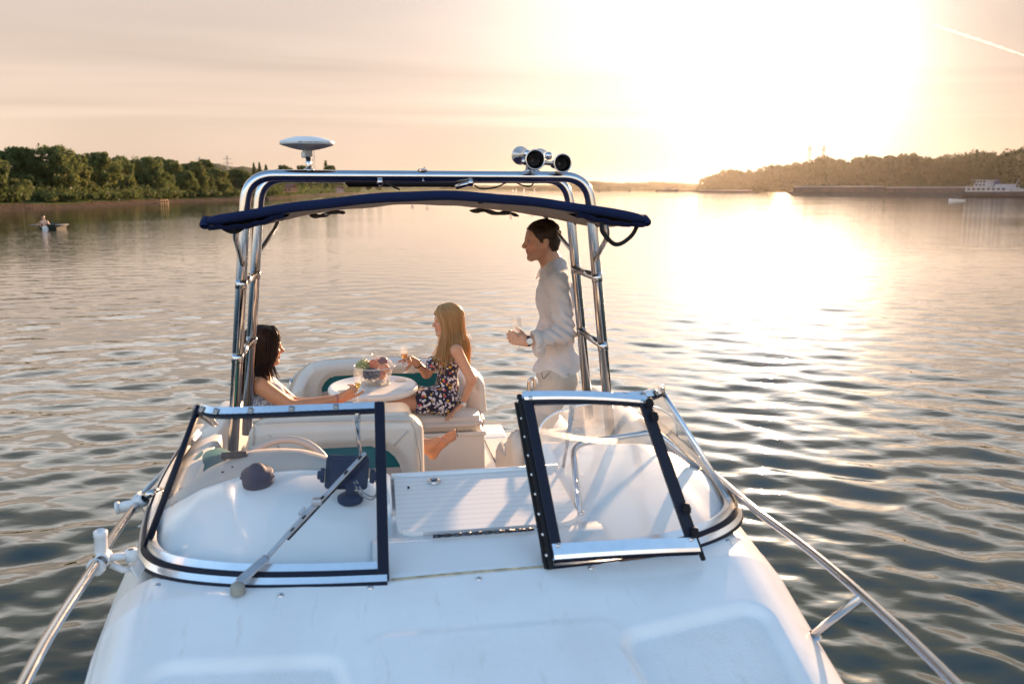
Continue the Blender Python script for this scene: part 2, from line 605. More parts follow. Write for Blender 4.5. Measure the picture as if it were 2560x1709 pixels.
BPROF = [(-3, -0.5), (0, 0.02), (0.4, 0.10), (0.8, 0.18), (1.6, 0.6), (9, 1.4), (25, 2.0), (80, 2.4), (400, 3.0)]
bank('left_bank_terrain', LW, lwy, 1, BPROF, -900, 1300)
bank('right_bank_terrain', RW, rwy, 1, BPROF, 1746, 3500)


def ridge(name, pts, dist, depth, m, base_y=None, n=120, rough=2.0, seed=0, layers=6):
    """far rising ground: a profile of (px, top y) at a distance, sloping up and over"""
    xs = [p[0] for p in pts]; ys = [p[1] for p in pts]
    rows = []
    for i in range(n):
        x = lerp(xs[0], xs[-1], i / (n - 1))
        y = interp(x, xs, ys)
        top = far(x, y, dist)
        h = max(top.z, 0.5)
        row = []
        for k in range(layers + 1):
            t = k / layers
            hh = h * (math.sin(t * PI / 2) ** 0.8)
            dd = dist + depth * (t - 1)
            p = far(x, y, dd)
            w = mnoise.noise(Vector((x * 0.05 + seed, k * 1.7, seed))) + 0.6 * mnoise.noise(Vector((x * 0.17 + seed, k * 2.3, seed)))
            row.append(Vector((p.x, p.y + w * depth * 0.05, -1 if k == 0 else hh + w * rough * t)))
        p = far(x, y, dist + depth * 2); row.append(Vector((p.x, p.y, -1)))
        rows.append(row)
    mb = MB(); mb.grid(rows)
    return link(name, mb.mesh(), m, boat=False)


M_HILL = vary(mat('hill_green', (0.06, 0.075, 0.04), 0.95, spec=0.02), 0.01, 0.2, bump=0)
o = ridge('hills', [(380, 440), (440, 424), (500, 414), (545, 409), (590, 418), (610, 415), (640, 421), (690, 432), (760, 445), (900, 458), (1100, 462)], 1500, 300, M_HILL, rough=2.5)
o['kind'] = 'structure'
M_FWOOD = vary(mat('far_wood', (0.05, 0.06, 0.03), 0.95, spec=0.02), 0.05, 0.3)
o = ridge('far_wood', [(900, 466), (1000, 463.5), (1180, 463), (1250, 464), (1390, 462), (1476, 452), (1500, 454), (1545, 457), (1600, 456), (1640, 454), (1670, 455.5), (1740, 459), (1800, 462), (1900, 466)], 1900, 120, M_FWOOD, n=300, rough=1.8, seed=4)
prop(o, 'hazy far wooded shore across the end of the river', 'wood', kind='stuff')

# ------------------------------------------------------------------ trees
def leaf_mat(name, c1, c2):
    m = mat(name, c1, 0.75, spec=0.25)
    N, L, b = nodes(m)
    at = nadd(m, 'ShaderNodeAttribute', attribute_name='leaf')
    oi = nadd(m, 'ShaderNodeObjectInfo')
    mx = nadd(m, 'ShaderNodeMix', data_type='RGBA')
    mx.inputs['A'].default_value = (*c1, 1); mx.inputs['B'].default_value = (*c2, 1)
    a2 = nadd(m, 'ShaderNodeMath', operation='MULTIPLY_ADD'); a2.inputs[1].default_value = 0.45
    L.new(oi.outputs['Random'], a2.inputs[0])
    a3 = nadd(m, 'ShaderNodeMath', operation='MULTIPLY'); a3.inputs[1].default_value = 0.55
    L.new(at.outputs['Fac'], a3.inputs[0]); L.new(a3.outputs[0], a2.inputs[2])
    L.new(a2.outputs[0], mx.inputs['Factor'])
    L.new(mx.outputs['Result'], b.inputs['Base Color'])
    tr = nadd(m, 'ShaderNodeBsdfTranslucent'); L.new(mx.outputs['Result'], tr.inputs['Color'])
    ms = nadd(m, 'ShaderNodeMixShader'); ms.inputs[0].default_value = 0.4
    L.new(b.outputs[0], ms.inputs[1]); L.new(tr.outputs[0], ms.inputs[2])
    L.new(ms.outputs[0], N['Material Output'].inputs['Surface'])
    return m


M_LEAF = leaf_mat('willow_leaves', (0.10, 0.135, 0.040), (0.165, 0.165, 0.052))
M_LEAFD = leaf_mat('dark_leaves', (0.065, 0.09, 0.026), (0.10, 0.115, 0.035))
M_BARK = vary(mat('bark', (0.07, 0.05, 0.035), 0.95), 8, 0.2, bump=0.5, bscale=20, dist=0.02)


def leaves_arrays(clumps, per, size, seed, droop=0.0):
    """clumps: list of (centre, radii); returns (verts, quads, shade) numpy arrays"""
    rg = np.random.default_rng(seed)
    vs = []; sh = []
    for (c, rad) in clumps:
        n = per
        d = rg.normal(size=(n, 3)); d /= np.linalg.norm(d, axis=1)[:, None]
        rr = rg.random(n) ** 0.45
        p = np.array(c) + d * np.array(rad) * rr[:, None]
        p[:, 2] -= droop * rg.random(n) ** 2
        nrm = d * 0.8 + rg.normal(size=(n, 3)) * 0.7; nrm[:, 2] += 0.25
        nrm /= np.linalg.norm(nrm, axis=1)[:, None]
        a = np.cross(nrm, rg.normal(size=(n, 3))); a /= np.linalg.norm(a, axis=1)[:, None]
        b_ = np.cross(nrm, a)
        s = size * (0.6 + 0.8 * rg.random(n))[:, None]
        k = 0.45 + 0.4 * rg.random(n)[:, None]
        q = np.stack([p - a * s, p - b_ * s * k, p + a * s, p + b_ * s * k], 1)
        vs.append(q.reshape(-1, 3))
        sh.append(np.repeat(np.clip(rg.random(n) * 0.6 + rg.random() * 0.4, 0, 1), 1))
    v = np.concatenate(vs); s_ = np.concatenate(sh)
    return v, np.arange(len(v)).reshape(-1, 4), s_


def leaf_mesh(v, q, s):
    me = bpy.data.meshes.new('crown')
    me.vertices.add(len(v)); me.vertices.foreach_set('co', v.astype(np.float32).ravel())
    me.loops.add(q.size); me.loops.foreach_set('vertex_index', q.astype(np.int32).ravel())
    me.polygons.add(len(q)); me.polygons.foreach_set('loop_start', np.arange(0, q.size, 4, dtype=np.int32))
    me.update(calc_edges=True)
    at = me.attributes.new('leaf', 'FLOAT', 'FACE')
    at.data.foreach_set('value', s.astype(np.float32))
    return me


def crown_clumps(seed, w, z0, z1, lobes=7, per_lobe=7, shape=0.5):
    """lobed crown of unit height: lobes round the middle, small clumps over each lobe"""
    r = random.Random(seed)
    out = []; lob = []
    for i in range(lobes):
        t = (i + 0.5) / lobes
        z = lerp(z0, z1, t ** 0.9)
        prof = math.sin(PI * min(1, max(0.08, (0.18 + 0.80 * (1 - (1 - (t)) ** 1.1 if shape > 1 else t)))) ) ** 0.7
        a = i * 2.4 + r.random()
        rad = w * prof * r.uniform(0.4, 0.75)
        lob.append((Vector((math.cos(a) * rad, math.sin(a) * rad, z)), w * r.uniform(0.45, 0.65) * (0.6 + 0.5 * prof)))
    lob.append((Vector((r.uniform(-.1, .1) * w, r.uniform(-.1, .1) * w, z1 - 0.10)), w * 0.5))
    for c, rad in lob:
        for k in range(per_lobe):
            d = Vector((r.gauss(0, 1), r.gauss(0, 1), r.gauss(0.25, 0.9))).normalized()
            p = c + d * rad * r.uniform(0.55, 1.0)
            p.z = max(z0 * 0.8, min(p.z, z1))
            s = rad * r.uniform(0.28, 0.5)
            out.append((tuple(p), (s, s, s * 0.8)))
    return out, lob


def trunk_mesh(seed, lob, z0, rad=0.03, multi=1):
    r = random.Random(seed + 50)
    mb = MB()
    for k in range(multi):
        lean = Vector((r.uniform(-.12, .12), r.uniform(-.12, .12), 0)) * (1 if multi > 1 else 0.5)
        top = Vector((0, 0, z0 * 1.6 + 0.2)) + lean * 2
        mid = Vector((lean.x * .6, lean.y * .6, z0 * 0.9))
        mb.tube(crom([(lean.x * 0.2, lean.y * 0.2, -0.03), mid, top], 5), [rad * lerp(1.25, 0.55, i / 10) for i in range(11)], 8)
        for c, _ in lob[k::multi]:
            e = c
            s0 = mid.lerp(top, r.uniform(0.1, 0.9))
            mb.tube(crom([s0, s0.lerp(e, 0.5) + Vector((0, 0, 0.03)), e], 4), [rad * lerp(0.5, 0.12, i / 8) for i in range(9)], 6)
    return mb.mesh()


PROTO = []
for i, (w, z0, z1, lobes, multi, per) in enumerate([(0.40, 0.20, 0.93, 10, 2, 85), (0.33, 0.22, 0.95, 9, 1, 90), (0.47, 0.16, 0.90, 11, 3, 85), (0.38, 0.12, 0.92, 10, 2, 85), (0.55, 0.10, 0.85, 9, 3, 80)]):
    cl, lob = crown_clumps(20 + i, w, z0, z1, lobes, 8)
    v, q, s = leaves_arrays(cl, per, 0.024, 30 + i, droop=0.07)
    PROTO.append((leaf_mesh(v, q, s), trunk_mesh(i, lob, z0, 0.032, multi)))
# a conifer and a poplar
cl = []
for k in range(60):
    t = k / 59; a = k * 2.4; rr = 0.17 * (1 - t) + 0.01
    cl.append(((math.cos(a) * rr * 0.7, math.sin(a) * rr * 0.7, lerp(0.1, 0.97, t)), (rr * 0.6 + .01, rr * 0.6 + .01, 0.03)))
v, q, s = leaves_arrays(cl, 40, 0.018, 61)
CONIFER = (leaf_mesh(v, q, s), trunk_mesh(9, [(Vector((0, 0, 0.8)), 1)], 0.3, 0.02))
cl = []
for k in range(46):
    t = k / 45; a = k * 2.4; rr = 0.075 * math.sin(PI * (0.1 + 0.85 * t)) ** 0.6
    cl.append(((math.cos(a) * rr * 0.6, math.sin(a) * rr * 0.6, lerp(0.1, 0.97, t)), (rr * 0.8, rr * 0.8, 0.05)))
v, q, s = leaves_arrays(cl, 40, 0.016, 62)
POPLAR = (leaf_mesh(v, q, s), trunk_mesh(8, [(Vector((0, 0, 0.8)), 1)], 0.2, 0.015))

LEAF_USED = {}


def tree(name, label, px, top_y, back=6.0, proto=0, dark=False, wide=1.0, group='trees along the left river bank', dist=None, protos=None):
    pr = protos or PROTO[proto]
    b0 = onwater(px, lwy(px))
    d = dist or b0.y
    away = 1 + back / max(b0.length, 1)
    if dist: pos = far(px, 474, dist); pos.z = 2.0
    else:
        pos = Vector((b0.x * away - back * 0.15, b0.y * away, 1.5)) if back else b0.copy()
        pos.z = interp(back, [0, 3, 5, 9, 25, 80], [0.1, 0.5, 1.1, 1.5, 1.9, 2.2])
        # keep it on the pixel column
        pos.x = (px - CX) / FPX * pos.y / math.cos(PIT) * (1.0)
    top = far(px, top_y, pos.y).z
    h = max(top - pos.z, 1.0)
    root = bpy.data.objects.new(name, None); COL.objects.link(root)
    root.location = pos
    root.rotation_euler = (0, 0, rnd.random() * 6.28)
    root.scale = (h * wide, h * wide, h)
    prop(root, label, 'tree', group)
    crown_me, trunk_me = pr
    key = (crown_me.name, dark)
    if key not in LEAF_USED:
        cm = crown_me if not any(k[0] == crown_me.name for k in LEAF_USED) else crown_me.copy()
        cm.materials.clear(); cm.materials.append(M_LEAFD if dark else M_LEAF)
        LEAF_USED[key] = cm
        if not trunk_me.materials: trunk_me.materials.append(M_BARK)
    for nm, me in (('trunk', trunk_me), ('crown', LEAF_USED[key])):
        c = bpy.data.objects.new(nm, me); COL.objects.link(c); c.parent = root
    return root


TREES = [
    ('broad green willow cut off by the left photo edge', -30, 352, 8, 0, False, 1.1),
    ('leafy willow at far left with lit low boughs over the brown bank', 22, 372, 5, 3, False, 0.95),
    ('low pale bush crown in front of the leftmost willows', 85, 440, 3, 4, False, 0.9),
    ('dark round tree standing second behind the low pale bush', 100, 366, 12, 1, True, 1.2),
    ('tallest and widest willow, right behind the rowing boat', 180, 358, 8, 2, False, 1.05),
    ('shadowy willow filling the gap left of the tallest willow', 140, 392, 11, 0, True, 1.1),
    ('slim willow on a bare trunk just right of the tallest willow', 238, 384, 5, 1, False, 0.95),
    ('willow with forked dark trunk above a patch of lawn', 290, 377, 7, 0, False, 0.98),
    ('willow leaning over a thin slanting trunk beside the lawn', 345, 386, 6, 3, False, 0.9),
    ('dense willow behind the small landing with orange light', 400, 388, 9, 2, False, 0.9),
    ('small round willow low at the water in mid bank', 445, 430, 3, 4, False, 0.85),
    ('olive willow with a flat top in mid bank', 462, 396, 8, 0, False, 0.95),
    ('dark tree rising behind the mid bank willows', 430, 392, 22, 1, True, 1.2),
    ('bright olive willow with one rounded top near the antenna side', 520, 400, 6, 3, False, 0.95),
    ('dark tree with pointed head behind the bright olive willow', 545, 398, 20, 1, True, 1.15),
    ('squat willow next to the boat arch with yellow edges', 570, 418, 6, 0, False, 1.0),
    ('little round bush at the waterline left of the arch', 588, 455, 2, 4, False, 0.8),
    ('dark willow half hidden by the left leg of the boat arch', 618, 420, 14, 2, True, 1.1),
    ('willow seen just inside the left arch corner', 678, 440, 8, 0, False, 1.0),
    ('rounded willow under the arch bar, right of the corner', 715, 446, 8, 2, False, 1.0),
    ('willow beside the small orange-lit house under the arch bar', 752, 449, 12, 3, False, 1.0),
    ('hazy willow under the antenna mast', 792, 450, 10, 0, False, 1.1),
    ('hazy rounded willow above the bushy slope', 828, 452, 12, 2, False, 1.1),
    ('faint willow by the pink far house', 868, 455, 12, 1, False, 1.4),
    ('faint bluish tree near the end of the left bank', 910, 458, 14, 3, False, 1.3),
    ('last faint tree of the left bank', 960, 461, 14, 2, False, 1.3),
    ('bushy willow just outside the left photo edge', -95, 360, 7, 2, False, 1.1),
    ('dark tree outside the left edge behind the bushy willow', -150, 362, 14, 1, True, 1.2),
    ('wide willow outside the left edge, second beyond the bushy one', -215, 352, 8, 3, False, 1.1),
    ('tall willow outside the left edge, third beyond the bushy one', -300, 345, 9, 0, False, 1.1),
    ('last willow outside the left edge of the row', -400, 340, 9, 2, False, 1.1),
    ('dark tree closing the gap behind the two leftmost willows', 55, 376, 18, 2, True, 1.3),
    ('dark tree closing the gap between the tallest willow and the slim one', 205, 385, 18, 0, True, 1.3),
    ('dark tree deep behind the forked willow and the slim willow', 262, 392, 22, 3, True, 1.3),
    ('dark tree deep behind the forked willow and the leaning willow', 318, 394, 22, 2, True, 1.3),
    ('dark tree between the leaning willow and the landing', 372, 398, 22, 0, True, 1.3),
    ('dark tree deep behind the little round willow in mid bank', 448, 404, 26, 3, True, 1.3),
    ('dark tree filling in behind the flat topped olive willow', 492, 406, 24, 2, True, 1.3),
    ('low front willow between the landing and the little round willow', 425, 420, 4, 0, False, 0.9),
    ('low front willow left of the bright olive willow', 496, 424, 4, 2, False, 0.9),
    ('low willow at the foot of the pointed dark tree', 548, 432, 4, 3, False, 0.9),
    ('dark tree behind the squat willow', 596, 424, 26, 3, True, 1.4),
    ('olive willow right behind the front left arch leg', 640, 430, 10, 3, False, 1.2),
    ('willow between the arch corner and the rounded willow', 697, 448, 10, 3, False, 1.3),
    ('willow behind the small orange-lit house', 735, 452, 16, 2, False, 1.5),
    ('willow between the orange-lit house and the antenna mast', 772, 453, 14, 0, False, 1.5),
    ('hazy willow closing the row right of the antenna mast', 810, 454, 14, 3, False, 1.5),
    ('faint tree between the hazy rounded willow and the pink house', 848, 456, 16, 0, False, 1.5),
    ('faint tree right after the pink house', 890, 458, 14, 2, False, 1.5),
    ('faint tree between the last two of the left bank', 935, 460, 14, 0, False, 1.5),
]
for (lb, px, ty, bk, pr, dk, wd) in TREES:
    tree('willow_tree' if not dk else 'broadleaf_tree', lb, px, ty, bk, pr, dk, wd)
for (lb, px, ty, dist, wd) in [('left one of two touching conifers left of the antenna', 638, 406, 420, 1.0), ('right one of two touching conifers left of the antenna', 652, 405, 420, 1.0),
                               ('single rounded conifer right of the conifer pair', 668, 411, 430, 1.3)]:
    tree('conifer_tree', lb, px, ty, 0, 0, True, wd, 'trees standing up behind the arch bar', dist, CONIFER)
tree('poplar_tree', 'slim upright poplar right of the antenna mast', 817, 401, 0, 0, True, 1.0, 'trees standing up behind the arch bar', 460, POPLAR)
for (lb, px, ty, dist, pr) in [('low wide dark tree head just left of the antenna mast', 714, 411, 400, 0), ('small dark tree head touching the antenna mast', 757, 413, 420, 1),
                               ('small rounded tree right beside the poplar', 829, 413, 460, 1)]:
    tree('broadleaf_tree', lb, px, ty, 0, pr, True, 0.9, 'trees standing up behind the arch bar', dist)

# thick undergrowth along the left bank
cl = []
r = random.Random(12)
for i in range(720):
    x = lerp(-420, 900, (i + r.random()) / 720)
    p = onwater(x, lwy(x)); bk = r.uniform(2.2, 16) if r.random() < .7 else r.uniform(20, 40)
    p = p * (1 + bk / p.length)
    s = r.uniform(0.25, 1.0) ** 1.5 * 1.5 * (1 if x < 650 else 1.7)
    cl.append(((p.x, p.y, 1.2 + s * 0.5), (s * 1.3, s * 1.3, s)))
v, q, s = leaves_arrays(cl, 60, 0.22, 71)
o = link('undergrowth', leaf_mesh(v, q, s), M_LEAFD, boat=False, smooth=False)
prop(o, 'low green undergrowth along the foot of the left bank', 'undergrowth', kind='stuff')

# the wood on the right bank: one hazy mass
RT = [(1746, 453), (1767, 438), (1790, 430), (1832, 424.5), (1890, 423), (1943, 411), (2005, 409), (2055, 393), (2100, 402), (2150, 392), (2215, 391), (2273, 384), (2311, 390), (2369, 385), (2445, 377), (2503, 381), (2541, 367), (2600, 368), (2800, 360), (3300, 340)]
cl = []
r = random.Random(5)
x = 1748.0
while x < 3000:
    b0 = onwater(x, rwy(x))
    for row in range(3):
        d = b0.y * (1 + 0.02 + 0.035 * row)
        xx = x + r.uniform(-8, 8)
        ty = interp(xx, [p[0] for p in RT], [p[1] for p in RT]) + (2 - row) * r.uniform(6, 14) + r.uniform(-4, 5)
        H = far(xx, ty, d).z
        X0 = far(xx, 474, d)
        w = H * r.uniform(0.26, 0.4)
        for k in range(16):
            a = r.random() * 6.28; t = r.random()
            z = lerp(0.08, 0.93, t) * H
            pr_ = w * (math.sin(PI * min(0.96, 0.25 + 0.72 * t)) ** 0.6)
            cl.append(((X0.x + math.cos(a) * pr_ * 0.8, X0.y + math.sin(a) * pr_ * 0.8, z), (w * 0.42, w * 0.42, w * 0.36)))
    x += 9
v, q, s = leaves_arrays([k for k in cl if k[0][1] < 450], 40, 0.75, 81)
v2, q2, s2 = leaves_arrays([k for k in cl if k[0][1] >= 450], 46, 1.35, 82)
v, q, s = np.concatenate([v, v2]), np.concatenate([q, q2 + len(v)]), np.concatenate([s, s2])
M_WOODL = leaf_mat('wood_leaves', (0.045, 0.05, 0.02), (0.07, 0.07, 0.028))
M_WOODL.node_tree.nodes['Mix Shader'].inputs[0].default_value = 0.15
o = link('wood', leaf_mesh(v, q, s), M_WOODL, boat=False, smooth=False)
prop(o, 'long hazy wood covering the right river bank behind the barges', 'wood', kind='stuff')
# ------------------------------------------------------------------ pixel helpers in boat coordinates (design measurements)
def b_ray(px, py):
    d = ray(px, py); c, s = math.cos(TH), math.sin(TH)
    return Vector((d.x * c + d.y * s, -d.x * s + d.y * c, d.z))


def b_loc(x, y, z):
    x -= OX; y -= OY; c, s = math.cos(TH), math.sin(TH)
    return Vector((x * c + y * s, -x * s + y * c, z))


EYE = b_loc(0, 0, ZC)


def pv(px, py, v):
    d = b_ray(px, py); return EYE + d * ((v - EYE.y) / d.y)


def pz(px, py, z):
    d = b_ray(px, py); return EYE + d * ((z - EYE.z) / d.z)


def pu(px, py, u):
    d = b_ray(px, py); return EYE + d * ((u - EYE.x) / d.x)


# ------------------------------------------------------------------ boat materials
M_GEL = vary(mat('white_gelcoat', (0.80, 0.80, 0.79), 0.22, coat=0.35), 2.5, 0.015, bump=0.02, bscale=9, rvar=0.06, dist=0.01)
M_GELI = vary(mat('cream_liner', (0.74, 0.70, 0.63), 0.35), 4, 0.03, bump=0.05, bscale=220, dist=0.001)
M_STEEL = vary(mat('polished_steel', (0.50, 0.50, 0.51), 0.11, metal=1.0), 14, 0.04, rvar=0.05)
M_ALU = vary(mat('anodised_aluminium', (0.80, 0.81, 0.83), 0.30, metal=1.0), 30, 0.03, rvar=0.06)
M_NAVY = vary(mat('navy_vinyl', (0.007, 0.009, 0.022), 0.5, spec=0.3), 30, 0.1, rvar=0.1)
M_BLK = vary(mat('black_rubber', (0.012, 0.012, 0.014), 0.65, spec=0.25), 40, 0.1)
M_CANVAS = vary(mat('navy_canvas', (0.010, 0.017, 0.056), 0.85, spec=0.15), 12, 0.08, bump=0.25, bscale=700, dist=0.0006)
M_LINING = vary(mat('canopy_lining', (0.30, 0.27, 0.25), 0.9), 6, 0.06)
M_VINYL = vary(mat('beige_vinyl', (0.66, 0.60, 0.52), 0.42), 3, 0.03, bump=0.12, bscale=350, dist=0.0008)
M_VINYL2 = vary(mat('taupe_vinyl', (0.46, 0.39, 0.34), 0.45), 5, 0.04, bump=0.12, bscale=350, dist=0.0008)
M_TEAL = vary(mat('teal_vinyl', (0.004, 0.115, 0.125), 0.42), 5, 0.05, bump=0.12, bscale=350, dist=0.0008)
M_PLAST = vary(mat('dark_blue_plastic', (0.004, 0.010, 0.045), 0.65, spec=0.25), 20, 0.1, bump=0.1, bscale=500, dist=0.0005)
M_WPLAST = vary(mat('white_plastic', (0.72, 0.72, 0.71), 0.4), 10, 0.04)
M_PIPE = mat('seat_piping', (0.50, 0.45, 0.40), 0.45)
M_SEAL = vary(mat('yellowed_sealant', (0.52, 0.46, 0.30), 0.7), 30, 0.3)
M_TABLE = vary(mat('table_white', (0.80, 0.77, 0.70), 0.28, coat=0.2), 3, 0.02)


def glass_mat(name, tint=(0.97, 0.98, 0.975), film=0.03, ior=1.5):
    """thin clear sheet: see-through with a fresnel reflection and a pale film: dried spray on panes, added milkiness elsewhere"""
    m = bpy.data.materials.new(name); m.use_nodes = True
    N, L = m.node_tree.nodes, m.node_tree.links
    for n in list(N): N.remove(n)
    out = N.new('ShaderNodeOutputMaterial')
    tr = N.new('ShaderNodeBsdfTransparent'); tr.inputs[0].default_value = (*tint, 1)
    gl = N.new('ShaderNodeBsdfGlossy'); gl.inputs['Roughness'].default_value = 0.02
    lw = N.new('ShaderNodeLayerWeight'); lw.inputs['Blend'].default_value = 0.5
    pw = N.new('ShaderNodeMath'); pw.operation = 'POWER'; pw.inputs[1].default_value = 5.0; L.new(lw.outputs['Facing'], pw.inputs[0])
    fr = N.new('ShaderNodeMath'); fr.operation = 'MULTIPLY_ADD'; fr.inputs[1].default_value = 0.9 * min(1.0, (ior - 1) * 2); fr.inputs[2].default_value = ((ior - 1) / (ior + 1)) ** 2; L.new(pw.outputs[0], fr.inputs[0])
    df = N.new('ShaderNodeBsdfDiffuse'); df.inputs[0].default_value = (0.75, 0.75, 0.75, 1)
    tl = N.new('ShaderNodeBsdfTranslucent'); tl.inputs[0].default_value = (0.75, 0.75, 0.75, 1)
    ad = N.new('ShaderNodeMixShader'); ad.inputs[0].default_value = 0.6
    L.new(df.outputs[0], ad.inputs[1]); L.new(tl.outputs[0], ad.inputs[2])
    tc_ = N.new('ShaderNodeTexCoord'); nz_ = N.new('ShaderNodeTexNoise'); nz_.inputs['Scale'].default_value = 7; nz_.inputs['Detail'].default_value = 8
    L.new(tc_.outputs['Object'], nz_.inputs['Vector'])
    mr = N.new('ShaderNodeMapRange'); mr.inputs['From Min'].default_value = 0.35; mr.inputs['From Max'].default_value = 0.75; mr.inputs['To Min'].default_value = film * 0.4; mr.inputs['To Max'].default_value = film * 1.8
    L.new(nz_.outputs['Fac'], mr.inputs['Value'])
    m1 = N.new('ShaderNodeMixShader'); L.new(fr.outputs[0], m1.inputs[0]); L.new(tr.outputs[0], m1.inputs[1]); L.new(gl.outputs[0], m1.inputs[2])
    m2 = N.new('ShaderNodeMixShader'); L.new(mr.outputs[0], m2.inputs[0]); L.new(m1.outputs[0], m2.inputs[1]); L.new(ad.outputs[0], m2.inputs[2])
    L.new(m2.outputs[0], out.inputs['Surface'])
    return m


M_GLASS = glass_mat('windshield_glass', film=0.022)
M_GLASSW = glass_mat('salted_hazy_glass', film=0.05)  # heavier film also imitates the milky warm haze over the opened panel
M_CLEAR = glass_mat('clear_acrylic', (0.97, 0.97, 0.96), film=0.20, ior=1.3)  # thick pale film stands in for the glow in the acrylic

boat = thing('motorboat', 'white cruiser with stainless arch and blue canopy filling the foreground', 'boat', (0, 0, 0))

# ------------------------------------------------------------------ hull
CU = 0.03                                                # centre line
HWX = [-1.7, -1.3, -0.6, 0.4, 1.0, 1.7, 2.1, 2.7, 3.5, 4.5, 6.35]
HWY = [0.02, 0.27, 0.56, 0.78, 0.88, 0.985, 1.03, 1.105, 1.165, 1.20, 1.19]


def hw(v): return interp(v, HWX, HWY)


ZE = 1.165


def ze(v): return ZE - 0.52 * max(0.0, min(1.0, (v - 4.75) / 0.7)) ** 2 * (3 - 2 * max(0.0, min(1.0, (v - 4.75) / 0.7))) - max(0.0, 2.27 - v) * math.tan(math.radians(9.0)) * interp(v, [-1.7, 1.0], [0.25, 1.0])


#                                              # deck edge height
rows = []
for i in range(140):
    v = lerp(-1.7, 6.3, i / 139)
    h = hw(v); k = interp(v, [-1.7, -0.5, 2], [0.25, 0.7, 0.9])
    E_ = ze(v)
    half = [(0.0, interp(v, [-1.7, 0, 2], [0.75, -0.1, -0.4])), (h * k * 0.8, interp(v, [-1.7, 0, 2], [0.78, 0.05, -0.12])), (h * lerp(k, 1, 0.5), 0.6), (h - 0.02, E_ - 0.13), (h + 0.022, E_ - 0.115), (h + 0.03, E_ - 0.085), (h + 0.022, E_ - 0.055), (h - 0.004, E_ - 0.04)]
    row = [Vector((CU - x, v, z)) for x, z in reversed(half)] + [Vector((CU + x, v, z)) for x, z in half[1:]]
    rows.append(row)
mb = MB(); mb.grid(rows)
mb.add([(r.x, r.y, min(r.z, 0.43)) for r in rows[-1]], [tuple(range(len(rows[-1])))])
o = link('hull', mb.mesh(), M_GEL, boat)

# ------------------------------------------------------------------ foredeck: crowned, with shallow non-slip panels
def smooth(a, b, x):
    t = min(1, max(0, (x - a) / (b - a))); return t * t * (3 - 2 * t)


def poly_sdf(p, poly):
    d = 1e9; inside = False
    n = len(poly)
    for i in range(n):
        a = poly[i]; b = poly[(i + 1) % n]
        ex, ey = b[0] - a[0], b[1] - a[1]
        wx, wy = p[0] - a[0], p[1] - a[1]
        t = max(0, min(1, (wx * ex + wy * ey) / (ex * ex + ey * ey)))
        d = min(d, (wx - ex * t) ** 2 + (wy - ey * t) ** 2)
        if (a[1] > p[1]) != (b[1] > p[1]) and p[0] < ex * (p[1] - a[1]) / (ey if ey else 1e-9) + a[0]: inside = not inside
    d = math.sqrt(d)
    return -d if inside else d


def inset(poly, r):                                       # shrink roughly towards the centroid so a rounded offset gives the drawn outline
    c = (sum(p[0] for p in poly) / len(poly), sum(p[1] for p in poly) / len(poly))
    o = []
    for p in poly:
        d = math.hypot(p[0] - c[0], p[1] - c[1]); k = (d - r * 1.3) / d
        o.append((c[0] + (p[0] - c[0]) * k, c[1] + (p[1] - c[1]) * k))
    return o


DECK_SLOPE = math.tan(math.radians(9.0))


def P2(px, py):
    z = 1.27
    for _ in range(8):
        p = pz(px, py, z); z = 1.285 - max(0.0, 2.27 - p.y) * DECK_SLOPE
    p = pz(px, py, z); return (p.x, p.y)


pan_r = inset([P2(1572, 1560), P2(1880, 1495), P2(2030, 1709), (P2(2030, 1709)[0] - .2, 1.0), (0.38, 1.0), P2(1625, 1709)], 0.07)
pan_l = inset([P2(380, 1650), P2(840, 1628), P2(885, 1709), (-0.26, 1.0), (-0.70, 1.0), P2(330, 1709)], 0.07)
pan_c = inset([P2(930, 1598), P2(1530, 1553), P2(1580, 1709), (0.28, 1.0), (-0.16, 1.0), P2(925, 1709)], 0.05)
WS_F = [-1.1, -0.97, -0.897, -0.635, -0.205, 0.314, 0.744, 0.925, 1.05, 1.2]


def deck_z(u, v):
    x = (u - CU) / hw(v)
    ax = abs(x)
    z = 1.285 - 0.012 * x * x
    e = max(0, (ax - 0.82) / 0.18)
    z -= 0.105 * min(1, e) ** 2.2
    # swelling that carries the windshield
    z -= max(0.0, 2.27 - v) * DECK_SLOPE * interp(v, [-1.7, 1.0], [0.25, 1.0])
    return z


M_DECK = mat('deck_gelcoat', (0.80, 0.80, 0.79), 0.3, coat=0.1)
N, L, b = nodes(M_DECK)
at = nadd(M_DECK, 'ShaderNodeAttribute', attribute_name='grip')
t_ = nadd(M_DECK, 'ShaderNodeTexCoord')
n1 = nadd(M_DECK, 'ShaderNodeTexVoronoi', Scale=260.0); L.new(t_.outputs['Object'], n1.inputs['Vector'])
n2 = nadd(M_DECK, 'ShaderNodeTexNoise', Scale=5.0, Detail=6.0); L.new(t_.outputs['Object'], n2.inputs['Vector'])
bp = nadd(M_DECK, 'ShaderNodeBump', Distance=0.0016); L.new(at.outputs['Fac'], bp.inputs['Strength']); L.new(n1.outputs['Distance'], bp.inputs['Height'])
bp2 = nadd(M_DECK, 'ShaderNodeBump', Distance=0.012, Strength=0.05); L.new(n2.outputs['Fac'], bp2.inputs['Height']); L.new(bp.outputs['Normal'], bp2.inputs['Normal'])
L.new(bp2.outputs['Normal'], b.inputs['Normal'])
mr = nadd(M_DECK, 'ShaderNodeMapRange'); mr.inputs['To Min'].default_value = 0.22; mr.inputs['To Max'].default_value = 0.6
L.new(at.outputs['Fac'], mr.inputs['Value']); L.new(mr.outputs['Result'], b.inputs['Roughness'])
